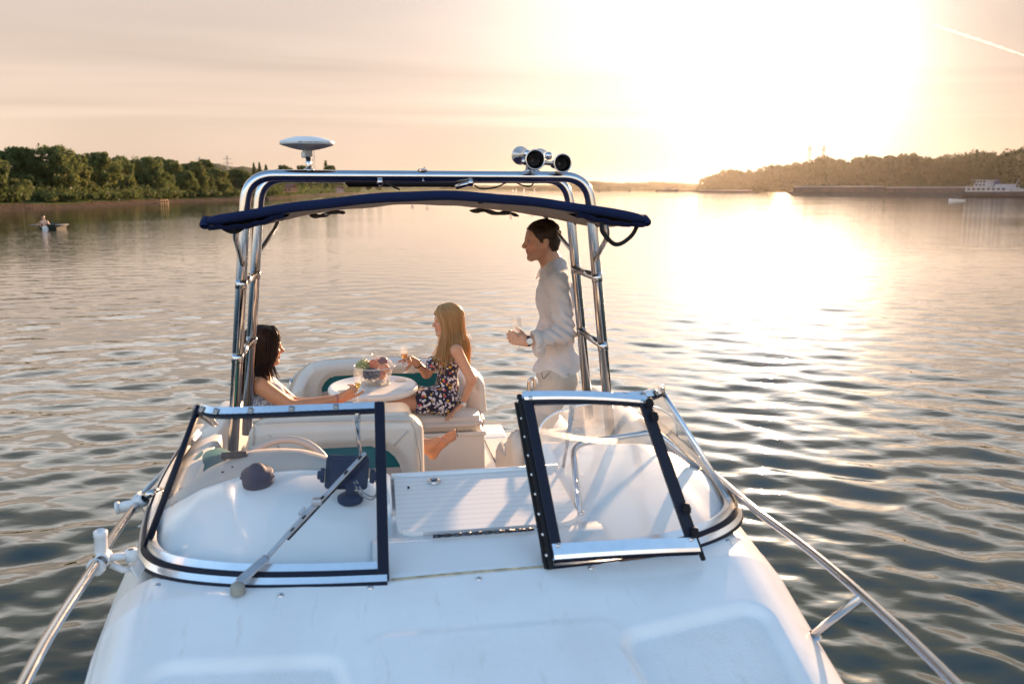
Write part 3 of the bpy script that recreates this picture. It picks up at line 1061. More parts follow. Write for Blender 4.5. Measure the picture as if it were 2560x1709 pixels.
cr = nadd(M_DECK, 'ShaderNodeValToRGB'); cr.color_ramp.elements[0].position = 0.3; cr.color_ramp.elements[0].color = (0.75, 0.745, 0.73, 1); cr.color_ramp.elements[1].position = 0.6; cr.color_ramp.elements[1].color = (0.81, 0.81, 0.80, 1)
mps = nadd(M_DECK, 'ShaderNodeMapping'); mps.inputs['Scale'].default_value = (9, 1.6, 3); mps.inputs['Rotation'].default_value = (0, 0, 0.25); L.new(t_.outputs['Object'], mps.inputs[0])
n4 = nadd(M_DECK, 'ShaderNodeTexNoise', Scale=3.0, Detail=9.0, Roughness=0.7); L.new(mps.outputs[0], n4.inputs['Vector'])
cr4 = nadd(M_DECK, 'ShaderNodeValToRGB'); cr4.color_ramp.elements[0].position = 0.58; cr4.color_ramp.elements[0].color = (1, 1, 1, 1); cr4.color_ramp.elements[1].position = 0.78; cr4.color_ramp.elements[1].color = (0.80, 0.78, 0.73, 1)
L.new(n4.outputs['Fac'], cr4.inputs['Fac'])
mxd = nadd(M_DECK, 'ShaderNodeMix', data_type='RGBA', blend_type='MULTIPLY'); mxd.inputs['Factor'].default_value = 1.0
L.new(cr.outputs['Color'], mxd.inputs['A']); L.new(cr4.outputs['Color'], mxd.inputs['B']); L.new(mxd.outputs['Result'], b.inputs['Base Color'])
L.new(n2.outputs['Fac'], cr.inputs['Fac'])

VB = 2.43                                                 # the foredeck moulding runs a little under the windshield
vs_list = [lerp(-1.68, 1.1, i / 40) for i in range(40)] + [lerp(1.1, VB, i / 150) for i in range(151)]
rows = []; grip = []
for v in vs_list:
    row = []
    h = hw(v)
    fr = [-1.0, -0.99, -0.975, -0.95] + [lerp(-0.93, 0.93, i / 230) for i in range(231)] + [0.95, 0.975, 0.99, 1.0]
    for x in fr:
        u = CU + x * h
        z = deck_z(u, v)
        g = 0.0
        if v > 0.95 and abs(x) < 0.93:
            for poly, dep in ((pan_r, 0.020), (pan_l, 0.018), (pan_c, -0.003)):
                d = poly_sdf((u, v), poly) - 0.06
                if d < 0.06:
                    z -= dep * smooth(0.022, -0.014, d)
                    g = max(g, smooth(-0.012, -0.02, d) * (0.5 if dep < 0 else 1.0))
        row.append(Vector((u, v, z))); grip.append(g)
    row[0] = Vector((row[0].x - 0.004, v, ze(v) - 0.045)); row[-1] = Vector((row[-1].x + 0.004, v, ze(v) - 0.045))
    rows.append(row)
mb = MB(); mb.grid(rows)
me = mb.mesh()
a = me.attributes.new('grip', 'FLOAT', 'POINT'); a.data.foreach_set('value', grip)
foredeck = link('foredeck', me, M_DECK, boat)

# ------------------------------------------------------------------ windshield curves
ZB, ZT = 1.283, 1.72
BL = crom([(-1.12, 4.0, 1.25), (-1.085, 3.4, 1.27), (-1.035, 2.95, ZB), (-0.985, 2.68, ZB), (-0.935, 2.52, ZB), (-0.83, 2.415, ZB), (-0.635, 2.335, ZB), (-0.42, 2.297, ZB), (-0.20, 2.276, ZB)], 8)
BR = crom([(0.285, 2.288, ZB), (0.52, 2.303, ZB), (0.73, 2.338, ZB), (0.90, 2.415, ZB), (1.02, 2.53, ZB), (1.075, 2.69, ZB), (1.11, 2.95, ZB), (1.15, 3.4, 1.27), (1.18, 4.0, 1.25)], 8)
TL = crom([(-0.985, 3.9, 1.33), (-0.92, 3.4, 1.515), (-0.855, 2.98, 1.655), (-0.812, 2.82, 1.705), (-0.785, 2.745, ZT), (-0.73, 2.70, ZT), (-0.58, 2.685, ZT), (-0.40, 2.68, ZT), (-0.197, 2.675, ZT)], 8)
TR = crom([(0.275, 2.69, ZT), (0.48, 2.68, ZT), (0.64, 2.67, ZT), (0.72, 2.675, ZT), (0.78, 2.71, ZT), (0.818, 2.80, 1.708), (0.870, 2.98, 1.655), (0.95, 3.4, 1.515), (1.04, 3.9, 1.33)], 8)


def strip(mb, A, B, h0, h1, off, thick, mi=0):
    """band between fractions h0..h1 up the glass, standing off its outer face"""
    n = len(A)
    rows = []
    for i in range(n):
        t = (A[min(i + 1, n - 1)] - A[max(i - 1, 0)]).normalized()
        up = (B[i] - A[i]).normalized()
        nrm = t.cross(up).normalized()                    # outward (towards the bow / the side)
        ln = (B[i] - A[i]).length
        p0 = A[i] + up * h0; p1 = A[i] + up * h1
        rows.append([p0 + nrm * off, p0 + nrm * (off + thick), p1 + nrm * (off + thick), p1 + nrm * off])
    n0 = len(mb.v)
    vs = [p for r in rows for p in r]; fs = []
    for i in range(n - 1):
        for j in range(4):
            j2 = (j + 1) % 4
            fs.append((i * 4 + j, i * 4 + j2, (i + 1) * 4 + j2, (i + 1) * 4 + j))
    fs += [(0, 3, 2, 1), ((n - 1) * 4, (n - 1) * 4 + 1, (n - 1) * 4 + 2, (n - 1) * 4 + 3)]
    mb.add(vs, fs, mi)


M_FAST = mat('dull_fastener', (0.30, 0.29, 0.28), 0.4, metal=0.9)
ws = thing('windshield', None, None); ws.parent = boat; ws.location = (0, 0, 0); ws.rotation_euler = (0, 0, 0)
for A, B in ((BL, TL), (BR, TR)):
    rows = [[A[i].lerp(B[i], k / 10) + Vector((0, 0, 0)) for k in range(11)] for i in range(len(A))]
    mb = MB(); mb.grid(rows); link('pane', mb.mesh(), M_GLASS, ws)
    mb = MB()
    strip(mb, A, B, 0.026, 0.051, -0.012, 0.026)          # upper bright extrusion
    strip(mb, A, B, -0.012, 0.008, -0.012, 0.036)         # lower bright extrusion
    H = [(b_ - a_).length for a_, b_ in zip(A, B)]
    A2 = [b_ - (b_ - a_).normalized() * 0.03 for a_, b_ in zip(A, B)]
    strip(mb, A2, B, 0.007, 0.031, -0.014, 0.026)           # top rail
    link_each('rail', mb, M_ALU, ws, smooth=False)
    mb = MB()
    strip(mb, A, B, 0.010, 0.027, -0.010, 0.030)          # dark inserts
    strip(mb, A, B, -0.024, -0.013, -0.012, 0.034)
    A3 = [b_ - (b_ - a_).normalized() * 0.033 for a_, b_ in zip(A, B)]
    strip(mb, A3, B, 0.0, 0.011, -0.010, 0.022)
    link_each('gasket', mb, M_NAVY, ws, smooth=False)
    mb = MB()
    for i in range(4, len(A) - 1, 6):
        t = (A[i + 1] - A[i]).normalized(); up_ = (B[i] - A[i]).normalized(); nr = t.cross(up_)
        c = B[i] - up_ * 0.013 + nr * 0.017
        q = nr.to_track_quat('Z', 'Y').to_matrix().to_4x4()
        mb.lathe([(0.0, 0.005), (0.005, 0.004), (0.008, 0.0)], 10, c, q)
        mb.box(c - up_ * 0.002, (0.018, 0.022, 0.003), q, 0.001)
    link_each('snap_fastener', mb, M_FAST, ws)


def bar(mb, a, b, w, t, face, mi=0, bev=0.003):
    """flat bar from a to b, its wide face looking along 'face'"""
    a, b = Vector(a), Vector(b); d = b - a
    z = d.normalized(); x = Vector(face); x = (x - z * x.dot(z)).normalized(); y = z.cross(x)
    R = Matrix((x, y, z)).transposed().to_4x4()
    mb.box((a + b) / 2, (t, w, d.length), R, bev, 1, mi)


# posts at the opening and navy corner posts
FN = Vector((0, -1, 0.85))
mb = MB()
bar(mb, BL[-1] + Vector((-0.012, -0.012, 0.0)), TL[-1] + Vector((-0.012, -0.012, 0.006)), 0.034, 0.026, FN)
link('post', mb.mesh(), M_NAVY, ws, smooth=False)
mb = MB(); bar(mb, BR[0] + Vector((0.010, 0.0, 0.0)), TR[0] + Vector((0.010, 0.0, 0.0)), 0.032, 0.024, FN); link('post', mb.mesh(), M_NAVY, ws, smooth=False)
mb = MB(); mb.tube([BL[29] + Vector((-0.01, -0.008, 0)), TL[29] + Vector((-0.01, -0.008, 0.0))], 0.011, 8); link('post', mb.mesh(), M_NAVY, ws)
mb = MB(); mb.tube([BR[36] + Vector((0.008, 0, 0)), TR[36] + Vector((0.008, 0, 0))], 0.010, 8); link('post', mb.mesh(), M_ALU, ws)

# inner support rods
for pts in ([pv(893, 1030, 2.66), pv(895, 1085, 2.75), pv(903, 1150, 2.9)], [pv(1432, 1010, 2.72), pv(1420, 1095, 2.86), pv(1407, 1176, 3.02)]):
    mb = MB(); mb.tube(pts, [0.009, 0.008, 0.007], 8)
    bar(mb, pts[0], pts[0].lerp(pts[1], 0.5), 0.022, 0.006, (0, -1, 0.3))
    mb.lathe([(0, 0.004), (0.02, 0.003), (0.022, 0)], 12, pts[2] + Vector((0, 0, -0.004)))
    link('support_rod', mb.mesh(), M_STEEL, ws)

# the middle panel, swung open and lying over the pane beside it
pa = thing('opened_panel', None, None); pa.parent = boat; pa.location = (0, 0, 0); pa.rotation_euler = (0, 0, 0)
pBL, pBR, pTL, pTR = pz(1385, 1400, 1.315), pz(1748, 1380, 1.315), pz(1306, 982, 1.76), pz(1612, 992, 1.76)
bow = Vector((0, -0.018, 0.012))
fn = (pBR - pBL).cross(pTL - pBL).normalized()


def pq(s, t):
    p = pBL.lerp(pBR, s).lerp(pTL.lerp(pTR, s), t)
    return p + bow * (4 * s * (1 - s))


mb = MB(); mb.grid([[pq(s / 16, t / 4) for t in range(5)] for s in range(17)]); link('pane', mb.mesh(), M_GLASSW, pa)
mb = MB()
for t0, t1, e in ((0.0, 0.085, 0.0), (0.945, 1.0, 0.0)):
    rows = []
    for i in range(17):
        s = i / 16
        a_, b_ = pq(s, t0), pq(s, t1)
        rows.append([a_ - fn * 0.008, a_ + fn * 0.016, a_.lerp(b_, 0.25) + fn * 0.019, b_ + fn * 0.016, b_ - fn * 0.008, a_ - fn * 0.008])
    mb.grid(rows)
link_each('rail', mb, M_ALU, pa, smooth=False)
mb = MB()
rows = [[pq(i / 16, 0.93) + fn * 0.010, pq(i / 16, 0.946) + fn * 0.013, pq(i / 16, 0.946) - fn * .01, pq(i / 16, 0.93) - fn * 0.006] for i in range(17)]
mb.grid(rows)
rows = [[pq(i / 16, -0.012) + fn * 0.010, pq(i / 16, -0.0) + fn * 0.014, pq(i / 16, 0.0) - fn * .014, pq(i / 16, -0.012) - fn * 0.012] for i in range(17)]
mb.grid(rows)
link_each('gasket', mb, M_NAVY, pa, smooth=False)
for s, w in ((0.028, 0.034), (0.972, 0.032)):
    mb = MB(); bar(mb, pq(s, 0.02) + fn * 0.002, pq(s, 0.965) + fn * 0.002, w, 0.020, fn); link('post', mb.mesh(), M_NAVY, pa, smooth=False)
mb = MB()
bar(mb, pq(-0.025, -0.04), pq(-0.03, 0.99), 0.016, 0.018, fn)
bar(mb, pq(-0.055, -0.04) - fn * 0.01, pq(-0.06, 0.95) - fn * 0.01, 0.012, 0.012, fn)
bar(mb, pq(1.012, -0.05), pq(1.012, 0.97), 0.012, 0.02, fn)
for t in (0.12, 0.27, 0.86, 0.95):
    mb.box(pq(1.0, t) + fn * 0.016, (0.022, 0.05, 0.022), None, 0.005)
    mb.ball(pq(1.0, t) + fn * 0.03, 0.012, 10)
link_each('edge_seal', mb, M_BLK, pa, smooth=False)
mb = MB()
for i in range(9):
    p = pq(-0.042, 0.03 + i * 0.115); mb.lathe([(0, 0.004), (0.004, 0.003), (0.006, 0)], 8, p + fn * 0.006, fn.to_track_quat('Z', 'Y').to_matrix().to_4x4())
for s, t in ((0.04, 0.075), (0.96, 0.075), (0.05, 0.955), (0.95, 0.955)):
    mb.lathe([(0, 0.004), (0.006, 0.003), (0.008, 0)], 8, pq(s, t) + fn * 0.018, fn.to_track_quat('Z', 'Y').to_matrix().to_4x4())
link_each('screw', mb, M_STEEL, pa)

# sealant bead and deck plugs in front of the opening
mb = MB(); mb.tube(crom([(-0.19, 2.262, 1.289), (0.05, 2.268, 1.290), (0.32, 2.272, 1.288)], 8), 0.003, 8)
link('sealant_bead', mb.mesh(), M_SEAL, boat)
for px, py in ((394, 1454), (702, 1485), (926, 1467), (1197, 1446), (1477, 1417), (1821, 1344)):
    p = Vector((*P2(px, py), 0)); p.z = deck_z(p.x, p.y) - 0.001
    mb = MB(); mb.lathe([(0, 0.007), (0.006, 0.006), (0.0085, 0.002), (0.009, 0)], 14, p)
    link('snap_stud', mb.mesh(), M_STEEL, boat)

# ------------------------------------------------------------------ wiper
w0 = pz(595, 1480, 1.285); w0.z = 1.285
mb = MB()
mb.lathe([(0, 0.03), (0.014, 0.029), (0.020, 0.022), (0.022, 0)], 16, w0 + Vector((0, 0, 0)))
wp = thing('wiper', None, None); wp.parent = boat; wp.location = (0, 0, 0); wp.rotation_euler = (0, 0, 0)
link('pivot', mb.mesh(), vary(mat('grey_cap', (0.30, 0.29, 0.24), 0.5), 20, 0.1), wp)


def onpane(px, py, off=0.02):
    """where a pixel ray meets the left pane, lifted off it"""
    best = None
    for i in range(len(BL) - 1):
        for A_, B_, C_ in ((BL[i], BL[i + 1], TL[i]), (BL[i + 1], TL[i + 1], TL[i])):
            d = b_ray(px, py); nn = (B_ - A_).cross(C_ - A_)
            den = nn.dot(d)
            if abs(den) < 1e-9: continue
            t = nn.dot(A_ - EYE) / den
            p = EYE + d * t
            u_ = (p - BL[i]).dot((BL[i + 1] - BL[i]).normalized()) / (BL[i + 1] - BL[i]).length
            if -0.05 <= u_ <= 1.05 and BL[i].y < 2.6: best = p + Vector((0, -0.75, 0.65)) * off
    return best


M_WIPER = vary(mat('wiper_grey', (0.42, 0.43, 0.46), 0.4, metal=0.8), 30, 0.1)
m1 = onpane(672, 1400, 0.035) or w0
m2 = onpane(795, 1262, 0.035); m3 = onpane(915, 1143, 0.028); m4 = onpane(716, 1352, 0.018)
mb = MB()
bar(mb, w0 + Vector((0, 0.01, 0.025)), m1, 0.026, 0.012, FN)
bar(mb, m1, m2, 0.014, 0.010, FN)
link('arm', mb.mesh(), M_WIPER, wp, smooth=False)
mb = MB()
bar(mb, m4 + Vector((0, -.008, .008)), m3 + Vector((0, -.008, .008)), 0.013, 0.010, FN)
mb.box(m2, (0.03, 0.03, 0.02), None, 0.004)
bar(mb, m2.lerp(m4, 0.25) + Vector((-.012, 0, .012)), m2.lerp(m4, 0.45) + Vector((-.012, 0, .012)), 0.012, 0.008, FN)
link('blade_frame', mb.mesh(), M_WIPER, wp, smooth=False)
mb = MB()
bar(mb, m4 + Vector((0.004, 0.006, -0.004)), m3 + Vector((0.004, 0.006, -0.004)), 0.007, 0.016, FN)
dv = (m3 - m4)
for t in (0.06, 0.2, 0.42, 0.72, 0.9):
    bar(mb, m4 + dv * t + Vector((0, -.014, .014)), m4 + dv * (t + 0.05) + Vector((0, -.014, .014)), 0.006, 0.004, FN)
link('blade_rubber', mb.mesh(), M_BLK, wp, smooth=False)

# ------------------------------------------------------------------ dash mouldings behind the glass
def grid_part(name, fn_, us, vs, m, parent=boat, sm=True):
    rows = [[fn_(a_, b_) for b_ in vs] for a_ in us]
    mb_ = MB(); mb_.grid(rows)
    return link(name, mb_.mesh(), m, parent, smooth=sm)


def lin(a_, b_, n): return [lerp(a_, b_, i / (n - 1)) for i in range(n)]


def front_v(u): return interp(u, [-1.035, -0.985, -0.935, -0.83, -0.635, -0.42, -0.20, 0.335, 0.55, 0.73, 0.9, 1.02, 1.075, 1.11], [2.95, 2.68, 2.52, 2.415, 2.335, 2.297, 2.276, 2.29, 2.305, 2.338, 2.415, 2.53, 2.69, 2.95])


def dashL(s, t):
    u = lerp(-1.03, -0.225, s)
    v0 = front_v(u) + 0.012
    v1 = 2.93 - 0.10 * ((s - 0.55) * 1.6) ** 2 if v0 < 2.8 else v0 + 0.05
    v = lerp(v0, max(v1, v0 + .02), t)
    rear = interp(u, [-1.03, -0.98, -0.85, -0.70, -0.5, -0.35, -0.26, -0.225], [1.285, 1.312, 1.375, 1.412, 1.42, 1.41, 1.39, 1.365])
    z = lerp(1.278, rear, smooth(0, 1, t) * 0.5 + 0.5 * t) + 0.03 * math.sin(PI * t) * math.sin(PI * min(1, s * 1.0))
    if t > 0.999: z -= 0.012
    return Vector((u, v, z))


dl = thing('dashboard', None, None); dl.parent = boat; dl.location = (0, 0, 0); dl.rotation_euler = (0, 0, 0)
us = lin(0, 1, 60); vs_ = lin(0, 1, 40)
rows = [[dashL(a_, b_) for b_ in vs_] for a_ in us]
# skirt at the walkway side
rows.append([Vector((p.x + 0.012, p.y, p.z - 0.015)) for p in rows[-1]])
rows.append([Vector((p.x + 0.004, p.y, 1.13)) for p in rows[-1]])
mb = MB(); mb.grid(rows); link('pod', mb.mesh(), M_GEL, dl)
# instrument brow, vinyl
brow_c = [dashL(s, 1.0) + Vector((0, 0.0, 0.010)) for s in lin(0.03, 0.86, 50)]
rows = []
for i, p in enumerate(brow_c):
    s = i / 49
    k = math.sin(PI * min(1, max(0, s * 0.97 + 0.015))) ** 0.6
    rows.append([p + Vector((0, 0.004, -0.02)), p + Vector((0, 0.004, 0.002)), p + Vector((0, 0.05 * k, 0.030 * k)), p + Vector((0, 0.11 * k, 0.045 * k)), p + Vector((0, 0.15 * k, 0.040 * k)), p + Vector((0, 0.165 * k, 0.015 * k)), p + Vector((0, 0.165 * k, -0.10))])
mb = MB(); mb.grid(rows); link('brow', mb.mesh(), M_VINYL2, dl)
mb = MB()
for px, py in ((584, 1160), (588, 1172), (560, 1172), (525, 1190)):
    mb.ball(pv(px, py, 2.98) + Vector((0, -0.03, 0)), 0.004, 8)
link_each('screw', mb, M_BLK, dl)
# steering wheel: only its upper rim clears the brow
mb = MB()
c = pv(712, 1212, 3.16); Rw = Matrix.Rotation(math.radians(-28), 4, 'X')
mb.tube([c + Rw @ Vector((0.185 * math.cos(a_), 0, 0.185 * math.sin(a_))) for a_ in lin(0, 2 * PI * 47 / 48, 48)], 0.015, 10, closed=True)
for a_ in (0.5, 2.64, 4.71): mb.tube([c + Rw @ Vector((0.18 * math.cos(a_), 0, 0.18 * math.sin(a_))), c + Rw @ Vector((0, 0.03, 0))], 0.012, 8)
mb.ball(c + Rw @ Vector((0, 0.03, 0)), (0.05, 0.03, 0.05), 16)
link('steering_wheel', mb.mesh(), M_VINYL2, dl)
# throttle box
mb = MB()
p = pv(586, 1138, 3.02)
mb.tube([p + Vector((-0.045, 0, 0)), p + Vector((0.045, 0.0, 0.004))], 0.014, 12)
mb.tube([p + Vector((0.04, 0, 0)), p + Vector((0.042, 0.01, -0.1))], 0.010, 10)
mb.box(p + Vector((0.0, 0.03, -0.06)), (0.10, 0.05, 0.07), None, 0.012)
link('throttle', mb.mesh(), M_BLK, dl)
# round compass, standing on the pod


def onpod(px, py):
    d_ = b_ray(px, py).normalized(); best = None
    for i in range(61):
        for j in range(41):
            p_ = dashL(i / 60, j / 40); w_ = p_ - EYE; e_ = (w_ - d_ * w_.dot(d_)).length
            if best is None or e_ < best[0]: best = (e_, p_)
    return best[1]


cp = onpod(642, 1207) - Vector((0, 0, 0.006))
mb = MB()
mb.lathe([(0.050, 0.0), (0.053, 0.012), (0.0535, 0.030), (0.052, 0.034), (0.0545, 0.036), (0.0545, 0.050), (0.050, 0.056), (0.034, 0.058), (0.030, 0.066), (0.022, 0.078), (0.010, 0.084), (0, 0.085)], 36, cp, Matrix.Rotation(math.radians(10), 4, 'X'))
for a_ in (0.2, 2.9): mb.ball(cp + Vector((0.055 * math.cos(a_), -0.055 * abs(math.sin(a_)), 0.034)), 0.006, 8)
link('compass', mb.mesh(), M_PLAST, dl)
# chart plotter on its swivel foot, seen from behind
ct = pv(868, 1180, 2.72)
mb = MB()
Rp = Matrix.Rotation(math.radians(-14), 4, 'X') @ Matrix.Rotation(math.radians(6), 4, 'Y') @ Matrix.Rotation(math.radians(14), 4, 'Z')
mb.box(ct, (0.150, 0.030, 0.118), Rp, 0.014, 3)
mb.box(ct + Rp @ Vector((0, -0.022, 0)), (0.128, 0.022, 0.098), Rp, 0.010, 3)
mb.lathe([(0, 0.012), (0.026, 0.010), (0.032, 0)], 24, ct + Rp @ Vector((0.012, -0.030, 0.008)), Rp @ Matrix.Rotation(PI / 2, 4, 'X'))
link('chart_plotter', mb.mesh(), M_PLAST, dl)
ft = onpod(876, 1250) - Vector((0, 0, 0.004))
mb = MB()
mb.lathe([(0.040, 0), (0.044, 0.006), (0.044, 0.022), (0.036, 0.028), (0.02, 0.030), (0, 0.030)], 28, ft)
mb.box(ft + Vector((0.0, 0.0, 0.045)), (0.03, 0.02, 0.05), None, 0.004)
mb.box(ft + Vector((0.0, -0.004, 0.062)), (0.085, 0.016, 0.012), None, 0.003)
for s in (-1, 1):
    mb.box(ct + Rp @ Vector((0.086 * s, -0.012, -0.01)), (0.012, 0.03, 0.05), Rp, 0.004)
    mb.lathe([(0, 0.014), (0.014, 0.012), (0.016, 0)], 12, ct + Rp @ Vector((0.09 * s, -0.012, -0.01)), Rp @ Matrix.Rotation(PI / 2 * s, 4, 'Y'))
link('bracket', mb.mesh(), M_PLAST, dl)
mb = MB(); mb.tube(crom([ct + Vector((0.03, -0.03, -0.02)), ct + Vector((0.055, -0.045, -0.06)), ct + Vector((0.09, -0.02, -0.085)), ct + Vector((0.115, 0.03, -0.06))], 8), 0.003, 8)
mb.tube(crom([ct + Vector((0.02, -0.03, -0.02)), ct + Vector((0.045, -0.05, -0.065)), ct + Vector((0.085, -0.03, -0.092)), ct + Vector((0.118, 0.03, -0.065))], 8), 0.003, 8)
link_each('cable', mb, mat('grey_cable', (0.20, 0.20, 0.21), 0.5), dl)
# a defroster hose under the left glass corner
mb = MB(); mb.tube(crom([pz(430, 1300, 1.30) + Vector((0, 0, .01)), pz(446, 1255, 1.32), pz(460, 1225, 1.34)], 6), 0.018, 12); link('hose', mb.mesh(), mat('smoked_hose', (0.16, 0.16, 0.18), 0.25), dl)

# ------------------------------------------------------------------ companionway hatch and the mouldings round it
hz0, hz1 = 1.312, 1.332
ha, hb = pz(985, 1202, hz1 - .005), pz(1375, 1180, hz1 - .005)
hv1 = (ha.y + hb.y) / 2
hv0 = pz(1030, 1340, hz0).y
hu0, hu1 = pz(985, 1200, hz1).x, 0.46


def hatch_pt(u, v): return Vector((u, v, lerp(hz0, hz1, (v - hv0) / (hv1 - hv0))))


M_HATCH = mat('hatch_white', (0.79, 0.77, 0.74), 0.4)
N, L, b = nodes(M_HATCH)
t_ = nadd(M_HATCH, 'ShaderNodeTexCoord'); sp = nadd(M_HATCH, 'ShaderNodeSeparateXYZ'); L.new(t_.outputs['Object'], sp.inputs[0])
ml = nadd(M_HATCH, 'ShaderNodeMath', operation='MULTIPLY'); ml.inputs[1].default_value = 26.0; L.new(sp.outputs['Y'], ml.inputs[0])
fr_ = nadd(M_HATCH, 'ShaderNodeMath', operation='FRACT'); L.new(ml.outputs[0], fr_.inputs[0])
gt = nadd(M_HATCH, 'ShaderNodeMath', operation='LESS_THAN'); gt.inputs[1].default_value = 0.07; L.new(fr_.outputs[0], gt.inputs[0])
mx = nadd(M_HATCH, 'ShaderNodeMix', data_type='RGBA'); mx.inputs['A'].default_value = (0.79, 0.77, 0.74, 1); mx.inputs['B'].default_value = (0.55, 0.52, 0.50, 1)
L.new(gt.outputs[0], mx.inputs['Factor']); L.new(mx.outputs['Result'], b.inputs['Base Color'])
bp = nadd(M_HATCH, 'ShaderNodeBump', Strength=0.6, Distance=0.002); bp.invert = True; L.new(gt.outputs[0], bp.inputs['Height']); L.new(bp.outputs['Normal'], b.inputs['Normal'])

ht = thing('companionway_hatch', None, None); ht.parent = boat; ht.location = (0, 0, 0); ht.rotation_euler = (0, 0, 0)
# outline with two rounded front corners
rc = 0.085
out = [(hu0, hv1)] + [(hu0 + rc - rc * math.cos(a_), hv0 + rc - rc * math.sin(a_)) for a_ in lin(0, PI / 2, 10)] + [(hu1 - rc + rc * math.sin(a_), hv0 + rc - rc * math.cos(a_)) for a_ in lin(0, PI / 2, 10)] + [(hu1, hv1)]
bm = bmesh.new()
top = [bm.verts.new(hatch_pt(x, y) + Vector((0, 0, 0.012))) for x, y in out]
bot = [bm.verts.new(hatch_pt(x, y) + Vector((0, 0, -0.02))) for x, y in out]
bm.faces.new(top)
n = len(out)
for i in range(n): bm.faces.new((top[i], bot[i], bot[(i + 1) % n], top[(i + 1) % n]))
bmesh.ops.recalc_face_normals(bm, faces=bm.faces)
mb = MB(); mb.bm(bm); link('panel', mb.mesh(), M_HATCH, ht, smooth=False)
mb = MB()
mb.tube([hatch_pt(hu0 - 0.01, hv1 + 0.012) + Vector((0, 0, 0.006)), hatch_pt(hu1 + 0.02, hv1 + 0.012) + Vector((0, 0, 0.006))], 0.016, 12, flat=None)
mb.box(hatch_pt((hu0 + hu1) / 2, hv1 + 0.014) + Vector((0, 0, -0.09)), (hu1 - hu0 + 0.03, 0.025, 0.19), None, 0.004)
link('lip', mb.mesh(), M_GEL, ht)
mb = MB(); p = pz(1085, 1202, hz1 + 0.012)
mb.lathe([(0.0, 0.002), (0.012, 0.001), (0.014, 0.006), (0.022, 0.007), (0.025, 0.004), (0.026, -0.002)], 20, p + Vector((0, 0, 0.0)))
link('latch_ring', mb.mesh(), M_STEEL, ht)
mb = MB(); mb.box(p + Vector((0, 0, 0.003)), (0.02, 0.008, 0.004), None, 0.001); p2 = pz(1021, 1218, hz1 + 0.01); mb.ball(p2, 0.005, 8); link_each('latch_tongue', mb, M_BLK, ht)
h0, h1 = pz(1082, 1340, hz0 + .014), pz(1335, 1322, hz0 + .014)
mb = MB(); mb.tube([h0, h1], 0.0045, 8)
for i in range(10): mb.tube([h0.lerp(h1, (i + .1) / 10), h0.lerp(h1, (i + .75) / 10)], 0.006, 8)
link('piano_hinge', mb.mesh(), vary(mat('dark_hinge', (0.10, 0.10, 0.11), 0.4, metal=0.8), 60, 0.3), ht)
# walkway moulding: from the deck down to the hatch, then its side walls
rows = []
for u in lin(-0.245, 0.52, 40):
    f0 = 2.255
    rows.append([Vector((u, f0, 1.276)), Vector((u, f0 + 0.015, 1.284)), Vector((u, f0 + 0.05, 1.287)), Vector((u, hv0 - 0.05, hz0 - 0.002)), Vector((u, hv0 - 0.012, hz0 + 0.004)), Vector((u, hv0 - 0.006, hz0 - 0.006)), Vector((u, hv0 + 0.2, hz0 - 0.006)), Vector((u, hv1, hz1 - 0.02)), Vector((u, hv1 + 0.005, 1.10))])
mb = MB(); mb.grid(rows); link('walkway', mb.mesh(), M_GEL, boat)
mb = MB()                                                # upright flange left of the hatch
mb.box((hu0 - 0.030, hv1 - 0.02 - 0.13, 1.325), (0.036, 0.30, 0.07), Matrix.Rotation(math.radians(2), 4, 'X'), 0.014, 3)
link('hatch_flange', mb.mesh(), M_GEL, boat)


def dashR(s, t):
    u = lerp(0.445, 1.105, s)
    v0 = front_v(u) + 0.012
    v1 = interp(u, [0.44, 0.5, 0.95, 1.04, 1.105], [3.26, 3.32, 3.22, 3.08, 2.98])
    v = lerp(v0, max(v1, v0 + .02), t)
    rear = interp(u, [0.44, 0.5, 0.9, 1.02, 1.105], [1.325, 1.342, 1.34, 1.325, 1.285])
    z = lerp(1.278, rear, t) + 0.022 * math.sin(PI * t)
    return Vector((u, v, z))


rows = [[dashR(a_, b_) for b_ in vs_] for a_ in us]
rows.insert(0, [Vector((p.x - 0.010, p.y, p.z - 0.014)) for p in rows[0]])
rows.insert(0, [Vector((p.x - 0.006, p.y, 1.15)) for p in rows[0]])
rows = [r + [Vector((r[-1].x, r[-1].y + 0.012, r[-1].z - 0.012)), Vector((r[-1].x, r[-1].y + 0.012, 0.8))] for r in rows]
mb = MB(); mb.grid(rows); link('passenger_dash', mb.mesh(), M_GEL, boat)
# passenger grab rail: comes up out of the dash, bends and runs aft then across
mb = MB()
g0 = pz(1447, 1285, 1.305); g1 = pv(1432, 1110, 2.98); g2 = pv(1475, 1088, 3.06); g3 = pv(1640, 1078, 3.02); g4 = dashR(0.93, 0.75)
mb.tube(fillet([g0, g1, g3, g4], [0, 0.07, 0.06, 0], 8), 0.0125, 14)
mb.lathe([(0.026, -0.004), (0.026, 0.004), (0.018, 0.010), (0.013, 0.012)], 18, g0)
link('grab_rail', mb.mesh(), M_STEEL, boat)
# curved acrylic deflector behind it
rows = []
for i in range(41):
    a_ = lerp(-0.05, PI, i / 40)
    cx = 0.82; ru = 0.33
    u = cx - ru * math.cos(a_); top = 1.30 + 0.165 * max(0, math.sin(a_)) ** 0.6
    rows.append([Vector((u, 3.42 + 0.05 * math.sin(a_), 1.10)), Vector((u, 3.42 + 0.05 * math.sin(a_), top))])
mb = MB(); mb.grid(rows); link('wind_deflector', mb.mesh(), M_CLEAR, boat)
mb = MB(); mb.tube([r[1] for r in rows], 0.0055, 8); link('deflector_edge', mb.mesh(), mat('acrylic_edge', (0.75, 0.76, 0.76), 0.15, spec=0.8), boat)

